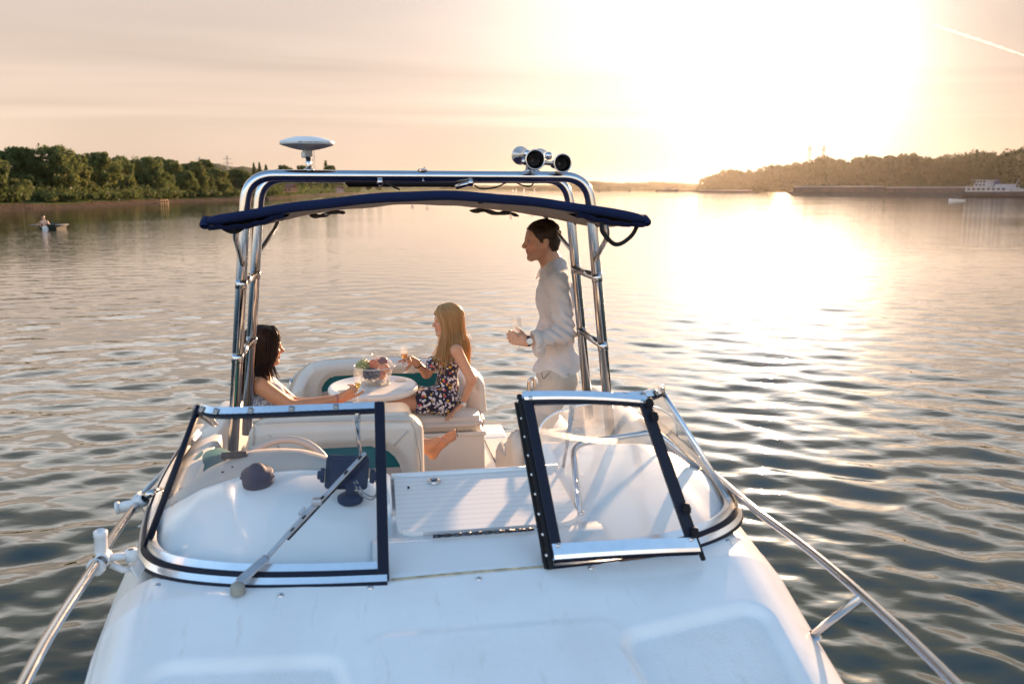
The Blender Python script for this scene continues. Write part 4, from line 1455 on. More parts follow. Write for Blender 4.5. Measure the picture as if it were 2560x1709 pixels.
# ------------------------------------------------------------------ cockpit: sole, liner walls, coamings, swim platform
def wall_u(v): return hw(v) - 0.16


rows = []
for v in lin(2.9, 6.3, 30): rows.append([Vector((CU - wall_u(v), v, 0.452)), Vector((CU, v, 0.45)), Vector((CU + wall_u(v), v, 0.452))])
mb = MB(); mb.grid(rows); link('cockpit_sole', mb.mesh(), M_GELI, boat)
mb = MB(); mb.tube([(0.600, 6.2, 0.455), (0.612, 5.3, 0.455)], 0.004, 6); link('hatch_seam', mb.mesh(), M_BLK, boat)
def side_z(v, h, e, zt): return lerp(deck_z(CU + h - e, v) - 0.003, zt - 0.004, smooth(2.6, 3.4, v))


for s in (-1, 1):
    rows = []
    for v in lin(2.26, 6.3, 56):
        h = hw(v); wi = wall_u(v)
        # the gunwale steps down at the stern
        zt = ze(v) + interp(v, [2.3, 2.6, 3.0, 4.6, 5.2, 6.3], [0.06, 0.08, 0.10, 0.06, 0.04, 0.03])
        rows.append([Vector((CU + s * x, v, z)) for x, z in ((wi + 0.01, 0.45), (wi, lerp(0.45, zt, 0.6)), (wi - 0.005, zt - 0.05), (wi + 0.005, zt - 0.012), (wi + 0.03, zt), (h - 0.09, side_z(v, h, 0.09, zt)), (h - 0.06, side_z(v, h, 0.06, zt)), (h - 0.03, side_z(v, h, 0.03, zt - .015)), (h - 0.010, side_z(v, h, 0.010, zt - .03)), (h, ze(v) - 0.043), (h - 0.006, ze(v) - 0.08))])
    mb = MB(); mb.grid(rows); link('coaming', mb.mesh(), M_GELI, boat)
mb = MB(); mb.box((-0.12, 6.36, 0.425), (1.84, 0.40, 0.06), None, 0.025, 3); link('swim_platform', mb.mesh(), M_GEL, boat)
mb = MB(); mb.box((0.98, 6.0, 0.60), (0.20, 0.50, 0.34), None, 0.04, 3, taper=(0.8, 0.8)); link('transom_post', mb.mesh(), M_GELI, boat)


# ------------------------------------------------------------------ seats
def backrest(parent, path, z0, hfun, th, ins=None, m_in=(M_VINYL, M_TEAL, M_VINYL2), tilt=0.0, na=110, nh=40, endr=0.07, puff=0.035, seam=True):
    """padded backrest along a plan path (its face on the left of the path direction is the front)"""
    P = [Vector((p[0], p[1], 0)) for p in path]
    S = [0]
    for a_, b_ in zip(P, P[1:]): S.append(S[-1] + (b_ - a_).length)
    Ltot = S[-1]

    def at_(s):
        for i in range(len(P) - 1):
            if s <= S[i + 1] or i == len(P) - 2:
                t = (s - S[i]) / (S[i + 1] - S[i]); return P[i].lerp(P[i + 1], t), (P[i + 1] - P[i]).normalized()
    rows = []; reg = []
    for i in range(na + 1):
        x = i / na
        s = Ltot * (x + 0.06 * math.sin(4 * PI * x) / (4 * PI) * 0)
        p, t = at_(s); 
        # smooth the direction
        t = (at_(min(Ltot, s + 0.08))[0] - at_(max(0, s - 0.08))[0]).normalized()
        nr = Vector((-t.y, t.x, 0))
        e = min(s, Ltot - s)
        ke = math.sqrt(max(0.0, 1 - (1 - min(1, e / endr)) ** 2)) if e < endr else 1.0
        H = hfun(s, Ltot)
        row = []; rr = []
        for j in range(nh + 1):
            y = j / nh * H
            et = H - y
            R = 0.06
            kt = math.sqrt(max(0.0, 1 - (1 - min(1, et / R)) ** 2))
            bul = th * 0.5 * min(ke, kt)
            r_ = 0
            if ins:
                d = ins(s, y, Ltot)
                bul += puff * smooth(-0.015, 0.06, d) * min(ke, kt)
                if d < 0: r_ = 1 if y > ins.split else 2
            row.append(p + nr * (bul + tilt * -y) + Vector((0, 0, z0 + y))); rr.append(r_)
        for j in range(nh, -1, -4):
            y = j / nh * H; et = H - y
            kt = math.sqrt(max(0.0, 1 - (1 - min(1, et / 0.05)) ** 2))
            row.append(p + nr * (-th * 0.5 * min(ke, kt) + tilt * -y) + Vector((0, 0, z0 + y))); rr.append(0)
        rows.append(row); reg.append(rr)
    mb_ = MB(); mb_.grid(rows)
    me = mb_.mesh()
    m_ = len(rows[0])
    mi = []
    for i in range(na):
        for j in range(m_ - 1):
            mi.append(max(reg[i][j], 0) if reg[i][j] == reg[i + 1][j + 1] else reg[i][j])
    me.polygons.foreach_set('material_index', mi)
    return link('backrest', me, list(m_in), parent), at_, Ltot


def rr_ins(x0, x1, y0, y1, r, split, fromend=False):
    def f(s, y, Lt):
        cx, cy = (x0 + x1) / 2, (y0 + y1) / 2
        qx = abs(s - cx) - ((x1 - x0) / 2 - r); qy = abs(y - cy) - ((y1 - y0) / 2 - r)
        return math.hypot(max(qx, 0), max(qy, 0)) + min(max(qx, qy), 0) - r
    f.split = split
    return f


def corner_h(H, r, drop=None):
    def f(s, Lt):
        e = min(s, Lt - s)
        if e >= r: return H
        k = 1 - e / r
        return H - (drop or r) * (1 - math.sqrt(max(0, 1 - k * k)))
    return f


# double back-to-back seat behind the wheel; the path runs right to left so the front looks at the bow
hs = thing('helm_seat', None, None); hs.parent = boat; hs.location = (0, 0, 0); hs.rotation_euler = (0, 0, 0)
b_l, b_r = pv(618, 1100, 3.75).x, pv(1050, 1100, 3.75).x
backrest(hs, [(b_l, 3.80), (b_r + 0.02, 3.80)][::-1], 0.80, corner_h(0.575, 0.10), 0.12,
         rr_ins(0.11, 0.62, -0.2, 0.425, 0.15, 0.315), tilt=-0.02, na=220, nh=80)
backrest(hs, [(b_l + 0.03, 3.96), (b_r - 0.03, 3.96)], 0.80, corner_h(0.57, 0.06), 0.10, None, m_in=(M_VINYL,), tilt=-0.05)
mb = MB()
for s_ in (0, 1):
    p = [pv(672, 1085, 3.70), pv(708, 1128, 3.70)] if s_ == 0 else [pv(1020, 1075, 3.70), pv(985, 1112, 3.70)]
    for q in p: q.y = 3.694
    mb.tube(p, 0.0035, 6)
link_each('seam', mb, M_PIPE, hs)
q = [pv(632, 1112, 3.70), pv(636, 1070, 3.70), pv(655, 1058, 3.70), pv(820, 1052, 3.70), pv(1010, 1051, 3.70), pv(1032, 1062, 3.70), pv(1048, 1130, 3.70), pv(1054, 1190, 3.70)]
mb = MB(); mb.tube(crom(q, 6), 0.004, 6); link('piping', mb.mesh(), M_PIPE, hs)
mb = MB(); mb.box((-0.43, 3.50, 0.82), (0.80, 0.42, 0.12), None, 0.045, 4); link('cushion', mb.mesh(), M_VINYL, hs)
mb = MB(); mb.box((-0.43, 4.29, 0.795), (0.84, 0.54, 0.11), None, 0.045, 4); link('cushion', mb.mesh(), M_VINYL, hs)
mb = MB(); mb.box((-0.43, 3.92, 0.60), (0.82, 1.15, 0.31), None, 0.02, 2); link('base', mb.mesh(), M_GELI, hs)
# teal bolster against the side of the cockpit
mb = MB()
rows = []
for i in range(24):
    t = i / 23
    v = lerp(3.30, 4.02, t)
    k = math.sin(PI * min(0.97, 0.06 + t * 0.9)) ** 0.5
    rows.append([Vector((-1.03 + 0.19 * max(0, math.cos(a_)) * k, v, 1.10 + 0.15 * math.sin(a_) * k)) for a_ in lin(-PI / 2, PI / 2, 14)])
mb.grid(rows); link('side_bolster', mb.mesh(), M_TEAL, boat)

# stern bench: the backrest wraps round both ends; face towards the bow
sb = thing('stern_bench', None, None); sb.parent = boat; sb.location = (0, 0, 0); sb.rotation_euler = (0, 0, 0)
pth = crom([(0.47, 5.62, 0), (0.46, 5.86, 0), (0.39, 6.05, 0), (0.25, 6.14, 0), (-0.1, 6.18, 0), (-0.5, 6.17, 0), (-0.80, 6.10, 0), (-0.92, 5.95, 0)], 8)


def stern_h(s, Lt):
    k = interp(s, [0, 0.25, 0.5, 1.0, Lt - 0.35, Lt - 0.22, Lt], [0.24, 0.27, 0.30, 0.33, 0.33, 0.315, 0.18])
    e = min(s, Lt - s)
    return k - (0.10 * (1 - math.sqrt(max(0, 1 - (1 - e / 0.12) ** 2))) if e < 0.12 else 0)


Lst = sum((b_ - a_).length for a_, b_ in zip(pth, pth[1:]))
backrest(sb, [(p.x + 0.03, p.y) for p in pth], 0.83, stern_h, 0.12, rr_ins(0.40, Lst - 0.30, -0.15, 0.20, 0.12, 0.085), tilt=-0.08, na=170)
mb = MB()
rows = []
cush = [(x + 0.03, y) for x, y in [(-0.86, 5.62), (-0.10, 5.62), (-0.02, 5.42), (0.03, 5.37), (0.43, 5.36), (0.48, 5.42), (0.49, 5.9), (0.40, 6.06), (-0.75, 6.08), (-0.88, 5.98)]]
bm = bmesh.new()
tv = [bm.verts.new((x, y, 0.865)) for x, y in cush]; bv = [bm.verts.new((x, y, 0.765)) for x, y in cush]
bm.faces.new(tv); bm.faces.new(list(reversed(bv)))
for i in range(len(cush)): bm.faces.new((bv[i], bv[(i + 1) % len(cush)], tv[(i + 1) % len(cush)], tv[i]))
bmesh.ops.recalc_face_normals(bm, faces=bm.faces)
bmesh.ops.bevel(bm, geom=[e for e in bm.edges], offset=0.035, segments=4, affect='EDGES')
mb = MB(); mb.bm(bm); link('cushion', mb.mesh(), M_VINYL, sb)
mb = MB()
mb.box((0.275, 5.72, 0.60), (0.46, 0.66, 0.31), None, 0.02, 2)
mb.box((-0.39, 5.86, 0.60), (0.90, 0.46, 0.31), None, 0.02, 2)
mb.box((0.275, 5.385, 0.745), (0.475, 0.02, 0.03), None, 0.006, 2)
link('base', mb.mesh(), M_GELI, sb)
# lounge seat beside the walkway on the passenger side, its back to the bow
pl = thing('passenger_lounge', None, None); pl.parent = boat; pl.location = (0, 0, 0); pl.rotation_euler = (0, 0, 0)
prof = [(4.02, 0.5), (3.985, 0.98), (3.99, 1.09), (4.02, 1.135), (4.08, 1.15), (4.18, 1.13), (4.24, 1.07), (4.26, 0.98), (4.62, 0.93), (4.72, 0.88), (4.74, 0.5)]
rows = []
for i in range(24):
    t = i / 23; u = lerp(0.475, 1.0, t); k = math.sqrt(max(0, 1 - (1 - min(1, t / 0.08)) ** 2)) if t < 0.08 else 1.0
    rows.append([Vector((u, 4.3 + (v - 4.3) * lerp(0.86, 1, k), 0.5 + (z - 0.5) * lerp(0.93, 1, k))) for v, z in prof])
mb = MB(); mb.grid(rows); mb.add(rows[0], [tuple(range(len(prof)))]); link('cushion', mb.mesh(), M_VINYL, pl)
mb = MB(); mb.tube(crom([r for r in rows[2]][1:8], 3), 0.006, 8); link('piping', mb.mesh(), M_PIPE, pl)
mb = MB(); mb.box((0.80, 3.975, 1.03), (0.36, 0.05, 0.16), Matrix.Rotation(math.radians(-4), 4, 'X'), 0.022, 4); link('headrest', mb.mesh(), M_VINYL, pl)

# stern handrails
mb = MB()
mb.tube(fillet([pv(1190, 950, 5.95), pv(1196, 985, 5.80), pv(1205, 1040, 5.62), pv(1204, 1075, 5.6)], 0.06, 6), 0.0125, 12)
mb.tube(fillet([pv(725, 1010, 6.0), pv(727, 950, 6.0), pv(737, 945, 6.15), pv(740, 1000, 6.2)], 0.03, 6), 0.0125, 12)
mb.tube(fillet([pv(1322, 1010, 5.3), pv(1322, 950, 5.3), pv(1336, 943, 5.3), pv(1340, 1010, 5.3)], 0.03, 6), 0.0125, 12)
mb.tube([pv(1335, 1085, 4.9), pv(1330, 1130, 4.9)], 0.0125, 10)
link_each('stern_rail', mb, M_STEEL, boat)

# ------------------------------------------------------------------ arch, canopy and what they carry
arch = thing('arch', None, None); arch.parent = boat; arch.location = (0, 0, 0); arch.rotation_euler = (0, 0, 0)
RA = 0.0265
hoops = []
for v, ub, ut, zt in ((4.0, 0.965, 0.825, 2.4955), (4.45, 0.965, 0.825, 2.4925)):
    pts = [(CU - ub - 0.012, v, 1.10), (CU - ut, v, zt), (CU + ut, v, zt - 0.004), (CU + ub + 0.012, v, 1.10)]
    mb = MB(); mb.tube(fillet(pts, [0, 0.13, 0.13, 0], 12), RA, 20); link('hoop', mb.mesh(), M_STEEL, arch); hoops.append(pts)


def leg(s, k, z):
    a_, b_ = (hoops[k][0], hoops[k][1]) if s < 0 else (hoops[k][3], hoops[k][2])
    t = (z - a_[2]) / (b_[2] - a_[2]); return Vector(a_).lerp(Vector(b_), t)


for s in (-1, 1):
    for z0_, z1_ in ((1.985, 1.985), (1.625, 1.625)):
        mb = MB(); mb.tube([leg(s, 0, z0_), leg(s, 1, z1_)], 0.021, 14)
        for k in (0, 1): mb.tube([leg(s, k, z0_ - 0.022), leg(s, k, z0_ + 0.022)], RA + 0.002, 16)
        link('rung', mb.mesh(), M_STEEL, arch)
    # canopy struts, fore and aft
    mb = MB()
    if s < 0: q = [pv(592, 560, 3.62), pv(588, 592, 3.66), pv(607, 662, 3.99)]
    else: q = [pv(1512, 540, 3.62), pv(1520, 590, 3.66), pv(1487, 652, 3.99)]
    mb.tube(fillet(q, 0.08, 8), 0.0125, 12)
    if s < 0: q = [pv(708, 520, 4.86), pv(690, 568, 4.80), pv(646, 632, 4.47)]
    else: q = [pv(1352, 520, 4.86), pv(1368, 552, 4.80), pv(1433, 631, 4.47)]
    mb.tube(fillet(q, 0.08, 8), 0.0115, 12)
    link_each('strut', mb, M_STEEL, arch)

CV0, CV1 = 3.40, 4.92
CW = 0.928


def can_z(x, t):
    """canopy height: x across -1..1, t fore to aft 0..1"""
    return lerp(2.405, 2.362, t) - 0.105 * abs(x) ** 1.65 + 0.0015 * math.sin(17 * x + 4 * t)


cn = thing('canopy', None, None); cn.parent = boat; cn.location = (0, 0, 0); cn.rotation_euler = (0, 0, 0)
rows = []
NX = 90
for i in range(NX + 1):
    x = lerp(-1, 1, i / NX)
    u = CU + 0.015 + x * CW
    ex = math.sqrt(max(0.0, 1 - max(0, (abs(x) - 0.93) / 0.07) ** 2))
    row = []
    for k in range(9):                                   # bolster round the front edge
        a_ = lerp(-0.75 * PI, 0.6 * PI, k / 8)
        row.append(Vector((u, CV0 + 0.026 - 0.024 * math.cos(a_) * ex, can_z(x, 0) + 0.021 * math.sin(a_) * ex)))
    for t in lin(0.04, 0.97, 14): row.append(Vector((u, lerp(CV0, CV1, t), can_z(x, t) + 0.017)))
    row.append(Vector((u, CV1, can_z(x, 1)))); 
    rows.append(row)
mb = MB(); mb.grid(rows)
for r_ in (rows[0], rows[-1]):
    mb.tube([p + Vector((0, 0, -0.012)) for p in r_[4:]], 0.02, 10)
link('cover', mb.mesh(), M_CANVAS, cn)
rows = []
for i in range(NX + 1):
    x = lerp(-0.97, 0.97, i / NX)
    u = CU + 0.015 + x * CW
    sag = 0.010 * (1 + math.sin(14 * x)) * 0.5
    rows.append([Vector((u, lerp(CV0 + 0.03, CV1 - 0.005, t), can_z(x, t) - 0.020 - sag * math.sin(PI * t) - (0.02 * smooth(0.6, 0.95, abs(x)) * math.sin(PI * t)))) for t in lin(0, 1, 16)])
mb = MB(); mb.grid(rows); link('lining', mb.mesh(), M_LINING, cn)
# sagging end flaps
for s in (-1, 1):
    rows = []
    for i in range(14):
        x = s * lerp(0.66, 0.985, i / 13)
        u = CU + 0.015 + x * CW
        dz = 0.018 * math.sin(PI * i / 13) + 0.004 * math.sin(i * 2.1)
        rows.append([Vector((u, v, can_z(x, 0.05) + z - (dz if z < -0.01 else 0))) for v, z in ((CV0 + 0.01, -0.012), (CV0 + 0.02, -0.03), (CV0 + 0.12, -0.034), (CV0 + 0.3, -0.02))])
    mb = MB(); mb.grid(rows); link('flap', mb.mesh(), M_CANVAS, cn)
# rolled side curtains tied under the canopy
M_ROLL = vary(mat('rolled_curtain', (0.05, 0.05, 0.055), 0.6), 20, 0.2, bump=0.3, bscale=30, dist=0.01)
for x0, x1, t in ((-0.66, -0.44, 0.93), (0.34, 0.66, 0.92)):
    mb = MB()
    pts = [Vector((CU + x * CW, lerp(CV0, CV1, t), can_z(x, t) - 0.036 - 0.006 * math.sin(x * 40))) for x in lin(x0, x1, 14)]
    mb.tube(pts, [0.004] + [0.012 + 0.003 * math.sin(i * 1.7) for i in range(12)] + [0.004], 10)
    link('rolled_curtain', mb.mesh(), M_ROLL, cn)
mb = MB()
for px, py, v in ((930, 500, 3.46), (1202, 500, 3.46)): p = pv(px, py, v); mb.box(p, (0.024, 0.012, 0.030), None, 0.002)
p = pv(1153, 501, 3.5); mb.box(p, (0.016, 0.01, 0.010), None, 0.002)
link_each('buckle', mb, M_BLK, cn)
mb = MB()
for px, py, ln in ((726, 527, 12), (764, 527, 9), (814, 520, 10), (1030, 503, 12), (1067, 503, 16), (1276, 531, 10), (1330, 528, 7), (1455, 540, 10)):
    a_, b_ = pv(px, py - 3, 4.5), pv(px + 0.5, py + ln, 4.5)
    mb.tube([a_, b_], 0.0022, 6); mb.tube([b_ + Vector((0.006 * math.cos(q), 0, -0.008 + 0.008 * math.sin(q))) for q in lin(0, 5.8, 10)], 0.0016, 6, closed=True)
link_each('zip_pull', mb, M_STEEL, cn)
for pts in ([pv(549, 554, 3.43), pv(556, 570, 3.43), pv(582, 580, 3.45), pv(605, 570, 3.47), pv(626, 545, 3.47)], [pv(1505, 550, 3.43), pv(1507, 580, 3.43), pv(1540, 611, 3.45), pv(1578, 590, 3.47), pv(1600, 549, 3.47)]):
    pc = crom(pts, 8); mb = MB(); mb.tube(pc, [lerp(0.4, 0.85, i_ / len(pc)) if pts[0].x < 0 else 0.75 for i_ in range(len(pc))], 10, flat=(0.0025, 0.014, (0.0, 1, 0.2))); link('strap', mb.mesh(), M_BLK, cn)

# light bar and cables slung between arch and canopy
mb = MB()
mb.box(pv(1020, 462, 4.22), (0.60, 0.24, 0.022), None, 0.006)
mb.box(pv(905, 458, 4.12), (0.16, 0.10, 0.014), None, 0.003)
link('light_bar', mb.mesh(), M_BLK, arch)
mb = MB()
p = pv(950, 455, 3.97); mb.ball(p, (0.016, 0.016, 0.018), 16); mb.ball(p + Vector((0, 0, -0.017)), 0.007, 8)
p = pv(1177, 457, 3.97); mb.ball(p, (0.016, 0.016, 0.018), 16); mb.tube([p, pv(1140, 468, 4.0)], 0.012, 12)
mb.ball(pv(1058, 452, 3.97), 0.006, 8)
link_each('chrome_fitting', mb, M_STEEL, arch)
mb = MB()
for pts in ([pv(1186, 463, 3.98), pv(1203, 472, 3.98), pv(1240, 468, 4.0), pv(1268, 455, 4.05)], [pv(1291, 456, 4.1), pv(1305, 463, 4.1), pv(1325, 466, 4.1), pv(1335, 457, 4.1)], [pv(963, 458, 4.0), pv(980, 466, 4.0), pv(1000, 474, 4.0)]):
    mb.tube(crom(pts, 8), 0.004, 8)
link_each('cable', mb, M_BLK, arch)
mb = MB(); p = pv(1056, 424, 4.0); p.z = 2.522; mb.lathe([(0.025, 0), (0.022, 0.005), (0, 0.007)], 16, p); mb.tube([p, p + Vector((0.012, 0, 0.014))], 0.003, 6); link('anchor_light', mb.mesh(), M_STEEL, arch)

# television antenna: a shallow white dish-shaped dome on a stub mast
an = thing('antenna', None, None); an.parent = boat; an.location = (0, 0, 0); an.rotation_euler = (0, 0, 0)
ab = pv(771, 424, 4.0); ab.z = 2.52
mb = MB()
zr = pv(770, 356, 4.0).z
mb.lathe([(0, 0.028), (0.05, 0.0255), (0.085, 0.019), (0.112, 0.010), (0.122, 0.006), (0.1255, 0.002), (0.1255, -0.011), (0.121, -0.013), (0.09, -0.023), (0.055, -0.032), (0.032, -0.036), (0.0225, -0.037), (0.0215, -0.066), (0.0, -0.066)], 56, (ab.x, 4.0, zr))
mb.box((ab.x - 0.018, 3.985, zr - 0.058), (0.02, 0.03, 0.028), None, 0.004)
link('dome', mb.mesh(), M_WPLAST, an)
mb = MB(); mb.tube([(ab.x + 0.002, 4.0, 2.50), (ab.x + 0.002, 4.0, zr - 0.06)], 0.0135, 14); mb.lathe([(0.025, 0), (0.025, 0.004), (0.014, 0.008)], 16, (ab.x + 0.002, 4.0, 2.520)); link('mast', mb.mesh(), M_STEEL, an)

tcu = bpy.data.curves.new('lettering', 'FONT'); tcu.body = 'ANALOG AND DIGITAL TV'; tcu.size = 0.0085; tcu.align_x = 'CENTER'; tcu.align_y = 'CENTER'
to_ = bpy.data.objects.new('lettering', tcu); COL.objects.link(to_)
bpy.context.view_layer.update()
tm = bpy.data.meshes.new_from_object(to_.evaluated_get(bpy.context.evaluated_depsgraph_get()))
bpy.data.objects.remove(to_)
tm.materials.clear()
for v_ in tm.vertices:
    a_ = -PI / 2 + (v_.co.x * 1.15 + 0.028) / 0.126
    v_.co = Vector((ab.x + 0.1262 * math.cos(a_), 4.0 + 0.1262 * math.sin(a_), zr - 0.005 + v_.co.y))
link('lettering', tm, mat('blue_lettering', (0.03, 0.05, 0.16), 0.5), an, smooth=False)
mb = MB(); a_ = -PI / 2 - 0.17; mb.ball((ab.x + 0.1255 * math.cos(a_), 4.0 + 0.1255 * math.sin(a_), zr - 0.003), 0.0022, 8); link_each('screw', mb, M_BLK, an)

# four air horns
hn = thing('air_horns', None, None); hn.parent = boat; hn.location = (0, 0, 0); hn.rotation_euler = (0, 0, 0)
M_HIN = mat('horn_inside', (0.10, 0.09, 0.085), 0.5, metal=0.7)


def horn(c, fwd, ln, r):
    """trumpet with its bell mouth at c; fwd=-1 faces the bow"""
    prof = [(r, 0.0), (r * 0.97, 0.006 * 1), (r * 0.72, 0.03), (r * 0.42, 0.06), (r * 0.25, 0.10), (0.009, ln * 0.75), (0.008, ln), (0.0, ln)]
    R_ = Matrix.Rotation(math.radians(-90 if fwd < 0 else 90), 4, 'X')
    mb_ = MB(); mb_.lathe(prof, 28, c, R_); mb_.tube([Vector(c) + R_ @ Vector((r * math.cos(q), r * math.sin(q), 0)) for q in lin(0, 2 * PI * 27 / 28, 28)], 0.0035, 8, closed=True)
    mb_.lathe([(0, 0.014), (0.016, 0.012), (0.020, 0.004), (0.020, -0.008), (0, -0.012)], 16, Vector(c) + R_ @ Vector((0, 0, ln)), R_)
    link('trumpet', mb_.mesh(), M_STEEL, hn)
    mb_ = MB(); mb_.lathe([(r * 0.66, 0.030), (r * 0.36, 0.06), (0, 0.09)], 24, c, R_); link('throat', mb_.mesh(), M_HIN, hn)


zc = [pv(px, py, v) for px, py, v in ((1301, 389, 4.28), (1338, 399, 3.90), (1350, 394, 4.30), (1407, 408, 3.92))]
horn(zc[0], 1, 0.20, 0.045); horn(zc[1], -1, 0.26, 0.046); horn(zc[2], 1, 0.22, 0.044); horn(zc[3], -1, 0.20, 0.043)
mb = MB()
mb.tube([zc[1] + Vector((0.02, 0.16, 0.0)), zc[3] + Vector((0, 0.18, 0))], 0.011, 12)
mb.tube([zc[0] + Vector((0, -0.17, 0)), zc[1] + Vector((0, 0.2, 0))], 0.010, 12)
for p in (zc[0] + Vector((0, -0.12, 0)), zc[1] + Vector((0.02, 0.12, 0))):
    q = Vector((p.x, 4.02, 2.518)); mb.tube([p, Vector((p.x, 4.03, p.z - 0.03)), q], [0.010, 0.012, 0.022], 12); mb.lathe([(0.030, 0), (0.03, 0.004), (0.02, 0.008)], 16, q)
link_each('horn_mount', mb, M_STEEL, hn)

# ------------------------------------------------------------------ bow rails with rod holders
RLZ = lambda v: interp(v, [-0.5, 1.3, 1.7, 2.4, 2.95, 3.2], [1.52, 1.455, 1.43, 1.37, 1.30, 1.26])


def on_rail(px, py, side):
    z = 1.4
    for _ in range(12):
        p = pz(px, py, z); z = 0.5 * z + 0.5 * RLZ(p.y)
    return pz(px, py, z)


rr = [on_rail(*p, 1) for p in ((2390, 1709), (2160, 1490), (2020, 1372), (1900, 1283), (1845, 1236))]
end = [Vector((1.125, 3.02, 1.29)), Vector((1.13, 3.10, 1.265))]
pre = [Vector((rr[0].x - 0.12, 0.75, 1.49)), Vector((rr[0].x - 0.33, 0.1, 1.51)), Vector((rr[0].x - 0.62, -0.6, 1.53))]
mb = MB(); mb.tube(crom(list(reversed(pre)) + rr + end, 8), 0.0125, 14); 
br = thing('bow_rail', None, None); br.parent = boat; br.location = (0, 0, 0); br.rotation_euler = (0, 0, 0)
link('handrail', mb.mesh(), M_STEEL, br)
mb = MB(); a_ = on_rail(2157, 1490, 1); b_ = pz(2070, 1612, 1.12); b_.x = CU + hw(b_.y) - 0.03; b_.z = deck_z(b_.x, b_.y) + 0.003; mb.tube([a_, b_, b_ + Vector((0, 0, -0.02))], 0.0115, 12); mb.lathe([(0.026, 0), (0.022, 0.006), (0.012, 0.012)], 14, b_ - Vector((0, 0, 0.004))); link('stanchion', mb.mesh(), M_STEEL, br)
ll = [on_rail(*p, -1) for p in ((58, 1709), (140, 1560), (232, 1420), (300, 1315), (345, 1258))]
rl_end = [pv(378, 1232, 2.98), pv(402, 1226, 3.05), pv(425, 1240, 3.10)]
pre = [Vector((ll[0].x + 0.14, 0.8, 1.49)), Vector((ll[0].x + 0.32, 0.1, 1.51)), Vector((ll[0].x + 0.6, -0.6, 1.53))]
mb = MB(); mb.tube(crom(list(reversed(pre)) + ll + rl_end, 8), 0.0135, 14); link('handrail', mb.mesh(), M_STEEL, br)
# white plastic clamps: one low with a knurled knob, one high that holds a pole running aft
rh = thing('rod_holder', None, None); rh.parent = boat; rh.location = (0, 0, 0); rh.rotation_euler = (0, 0, 0)
c = on_rail(258, 1395, -1)
mb = MB()
tdir = (ll[3] - ll[2]).normalized(); qt = tdir.to_track_quat('Z', 'Y').to_matrix().to_4x4()
mb.lathe([(0.017, -0.028), (0.021, -0.026), (0.021, 0.026), (0.017, 0.028)], 18, c, qt)
mb.lathe([(0.017, 0.0), (0.0175, 0.05), (0.019, 0.052), (0.019, 0.066), (0.014, 0.070), (0.009, 0.066), (0.0, 0.062)], 18, c + Vector((-0.004, 0, 0.018)), Matrix.Rotation(0.06, 4, 'Y'))
kn = Vector((-0.25, -0.95, -0.25)).normalized()
qk = kn.to_track_quat('Z', 'Y').to_matrix().to_4x4()
vs, fs = lathe([(0.0, 0.052), (0.018, 0.051), (0.023, 0.046), (0.025, 0.030), (0.022, 0.026), (0.014, 0.02), (0.012, 0)], 32)
mb.add([(c + qk @ (Vector((v[0], v[1], v[2])) * (1 + (0.05 if (int(round(math.atan2(v[1], v[0]) / (2 * PI / 32))) % 2) else 0) * (v[2] > 0.028)))) for v in vs], fs)
a_ = c + Vector((0.03, 0.0, 0.0)); b_ = c + Vector((0.075, 0.01, 0.0))
mb.tube([c, b_], [0.013, 0.010], 10); mb.lathe([(0.008, 0.018), (0.017, 0.016), (0.018, -0.016), (0.008, -0.018)], 16, b_)
mb.tube([c + Vector((0.02, 0, -0.02)), c + Vector((0.05, 0.0, -0.04)), c + Vector((0.075, 0.02, -0.045))], [0.011, 0.010, 0.011], 10)
mb.box(c + Vector((0.082, 0.03, -0.05)), (0.008, 0.075, 0.045), Matrix.Rotation(math.radians(-25), 4, 'Y'), 0.003)
link('clamp', mb.mesh(), M_WPLAST, rh)
c = on_rail(347, 1258, -1)
mb = MB()
qt = (rl_end[0] - ll[4]).normalized().to_track_quat('Z', 'Y').to_matrix().to_4x4()
mb.lathe([(0.016, -0.032), (0.022, -0.030), (0.022, -0.006), (0.0205, -0.004), (0.0205, 0.004), (0.022, 0.006), (0.022, 0.030), (0.016, 0.032)], 18, c, qt)
dk = Vector((-1, -0.1, -0.12)).normalized(); qd = dk.to_track_quat('Z', 'Y').to_matrix().to_4x4()
mb.lathe([(0.019, 0.0), (0.019, 0.058), (0.016, 0.060), (0.016, 0.066), (0.023, 0.067), (0.023, 0.078), (0.0, 0.080)], 18, c, qd)
pdir = (pv(432, 1155, 4.05) - pv(365, 1222, 3.2)).normalized()
mb.tube([c + Vector((-0.01, 0, 0.015)), c + pdir * 0.08 + Vector((-0.004, 0, 0.02))], 0.015, 12)
link('clamp', mb.mesh(), M_WPLAST, rh)
mb = MB(); mb.tube([c + pdir * 0.05 + Vector((-0.002, 0, 0.018)), c + pdir * 0.95 + Vector((0.0, 0, 0.03))], 0.010, 10); link('pole', mb.mesh(), mat('white_tube', (0.7, 0.68, 0.65), 0.3), rh)
mb = MB(); mb.tube(crom([c + Vector((0.01, 0, -0.02)), c + Vector((0.02, 0.0, -0.07)), c + Vector((-0.01, 0.0, -0.09)), c + Vector((0.03, 0.02, -0.09)), c + Vector((0.09, 0.03, -0.07))], 6), 0.0025, 6); link('cord', mb.mesh(), M_WPLAST, rh)
for i in (0, 1):
    p = (pz(325, 1368, 1.15), pz(1852, 1265, 1.16))[i]
    mb = MB(); mb.ball((CU + (1 if i else -1) * (hw(p.y) + 0.004), p.y, 1.15), 0.008, 8); link('side_stud', mb.mesh(), M_STEEL, boat)
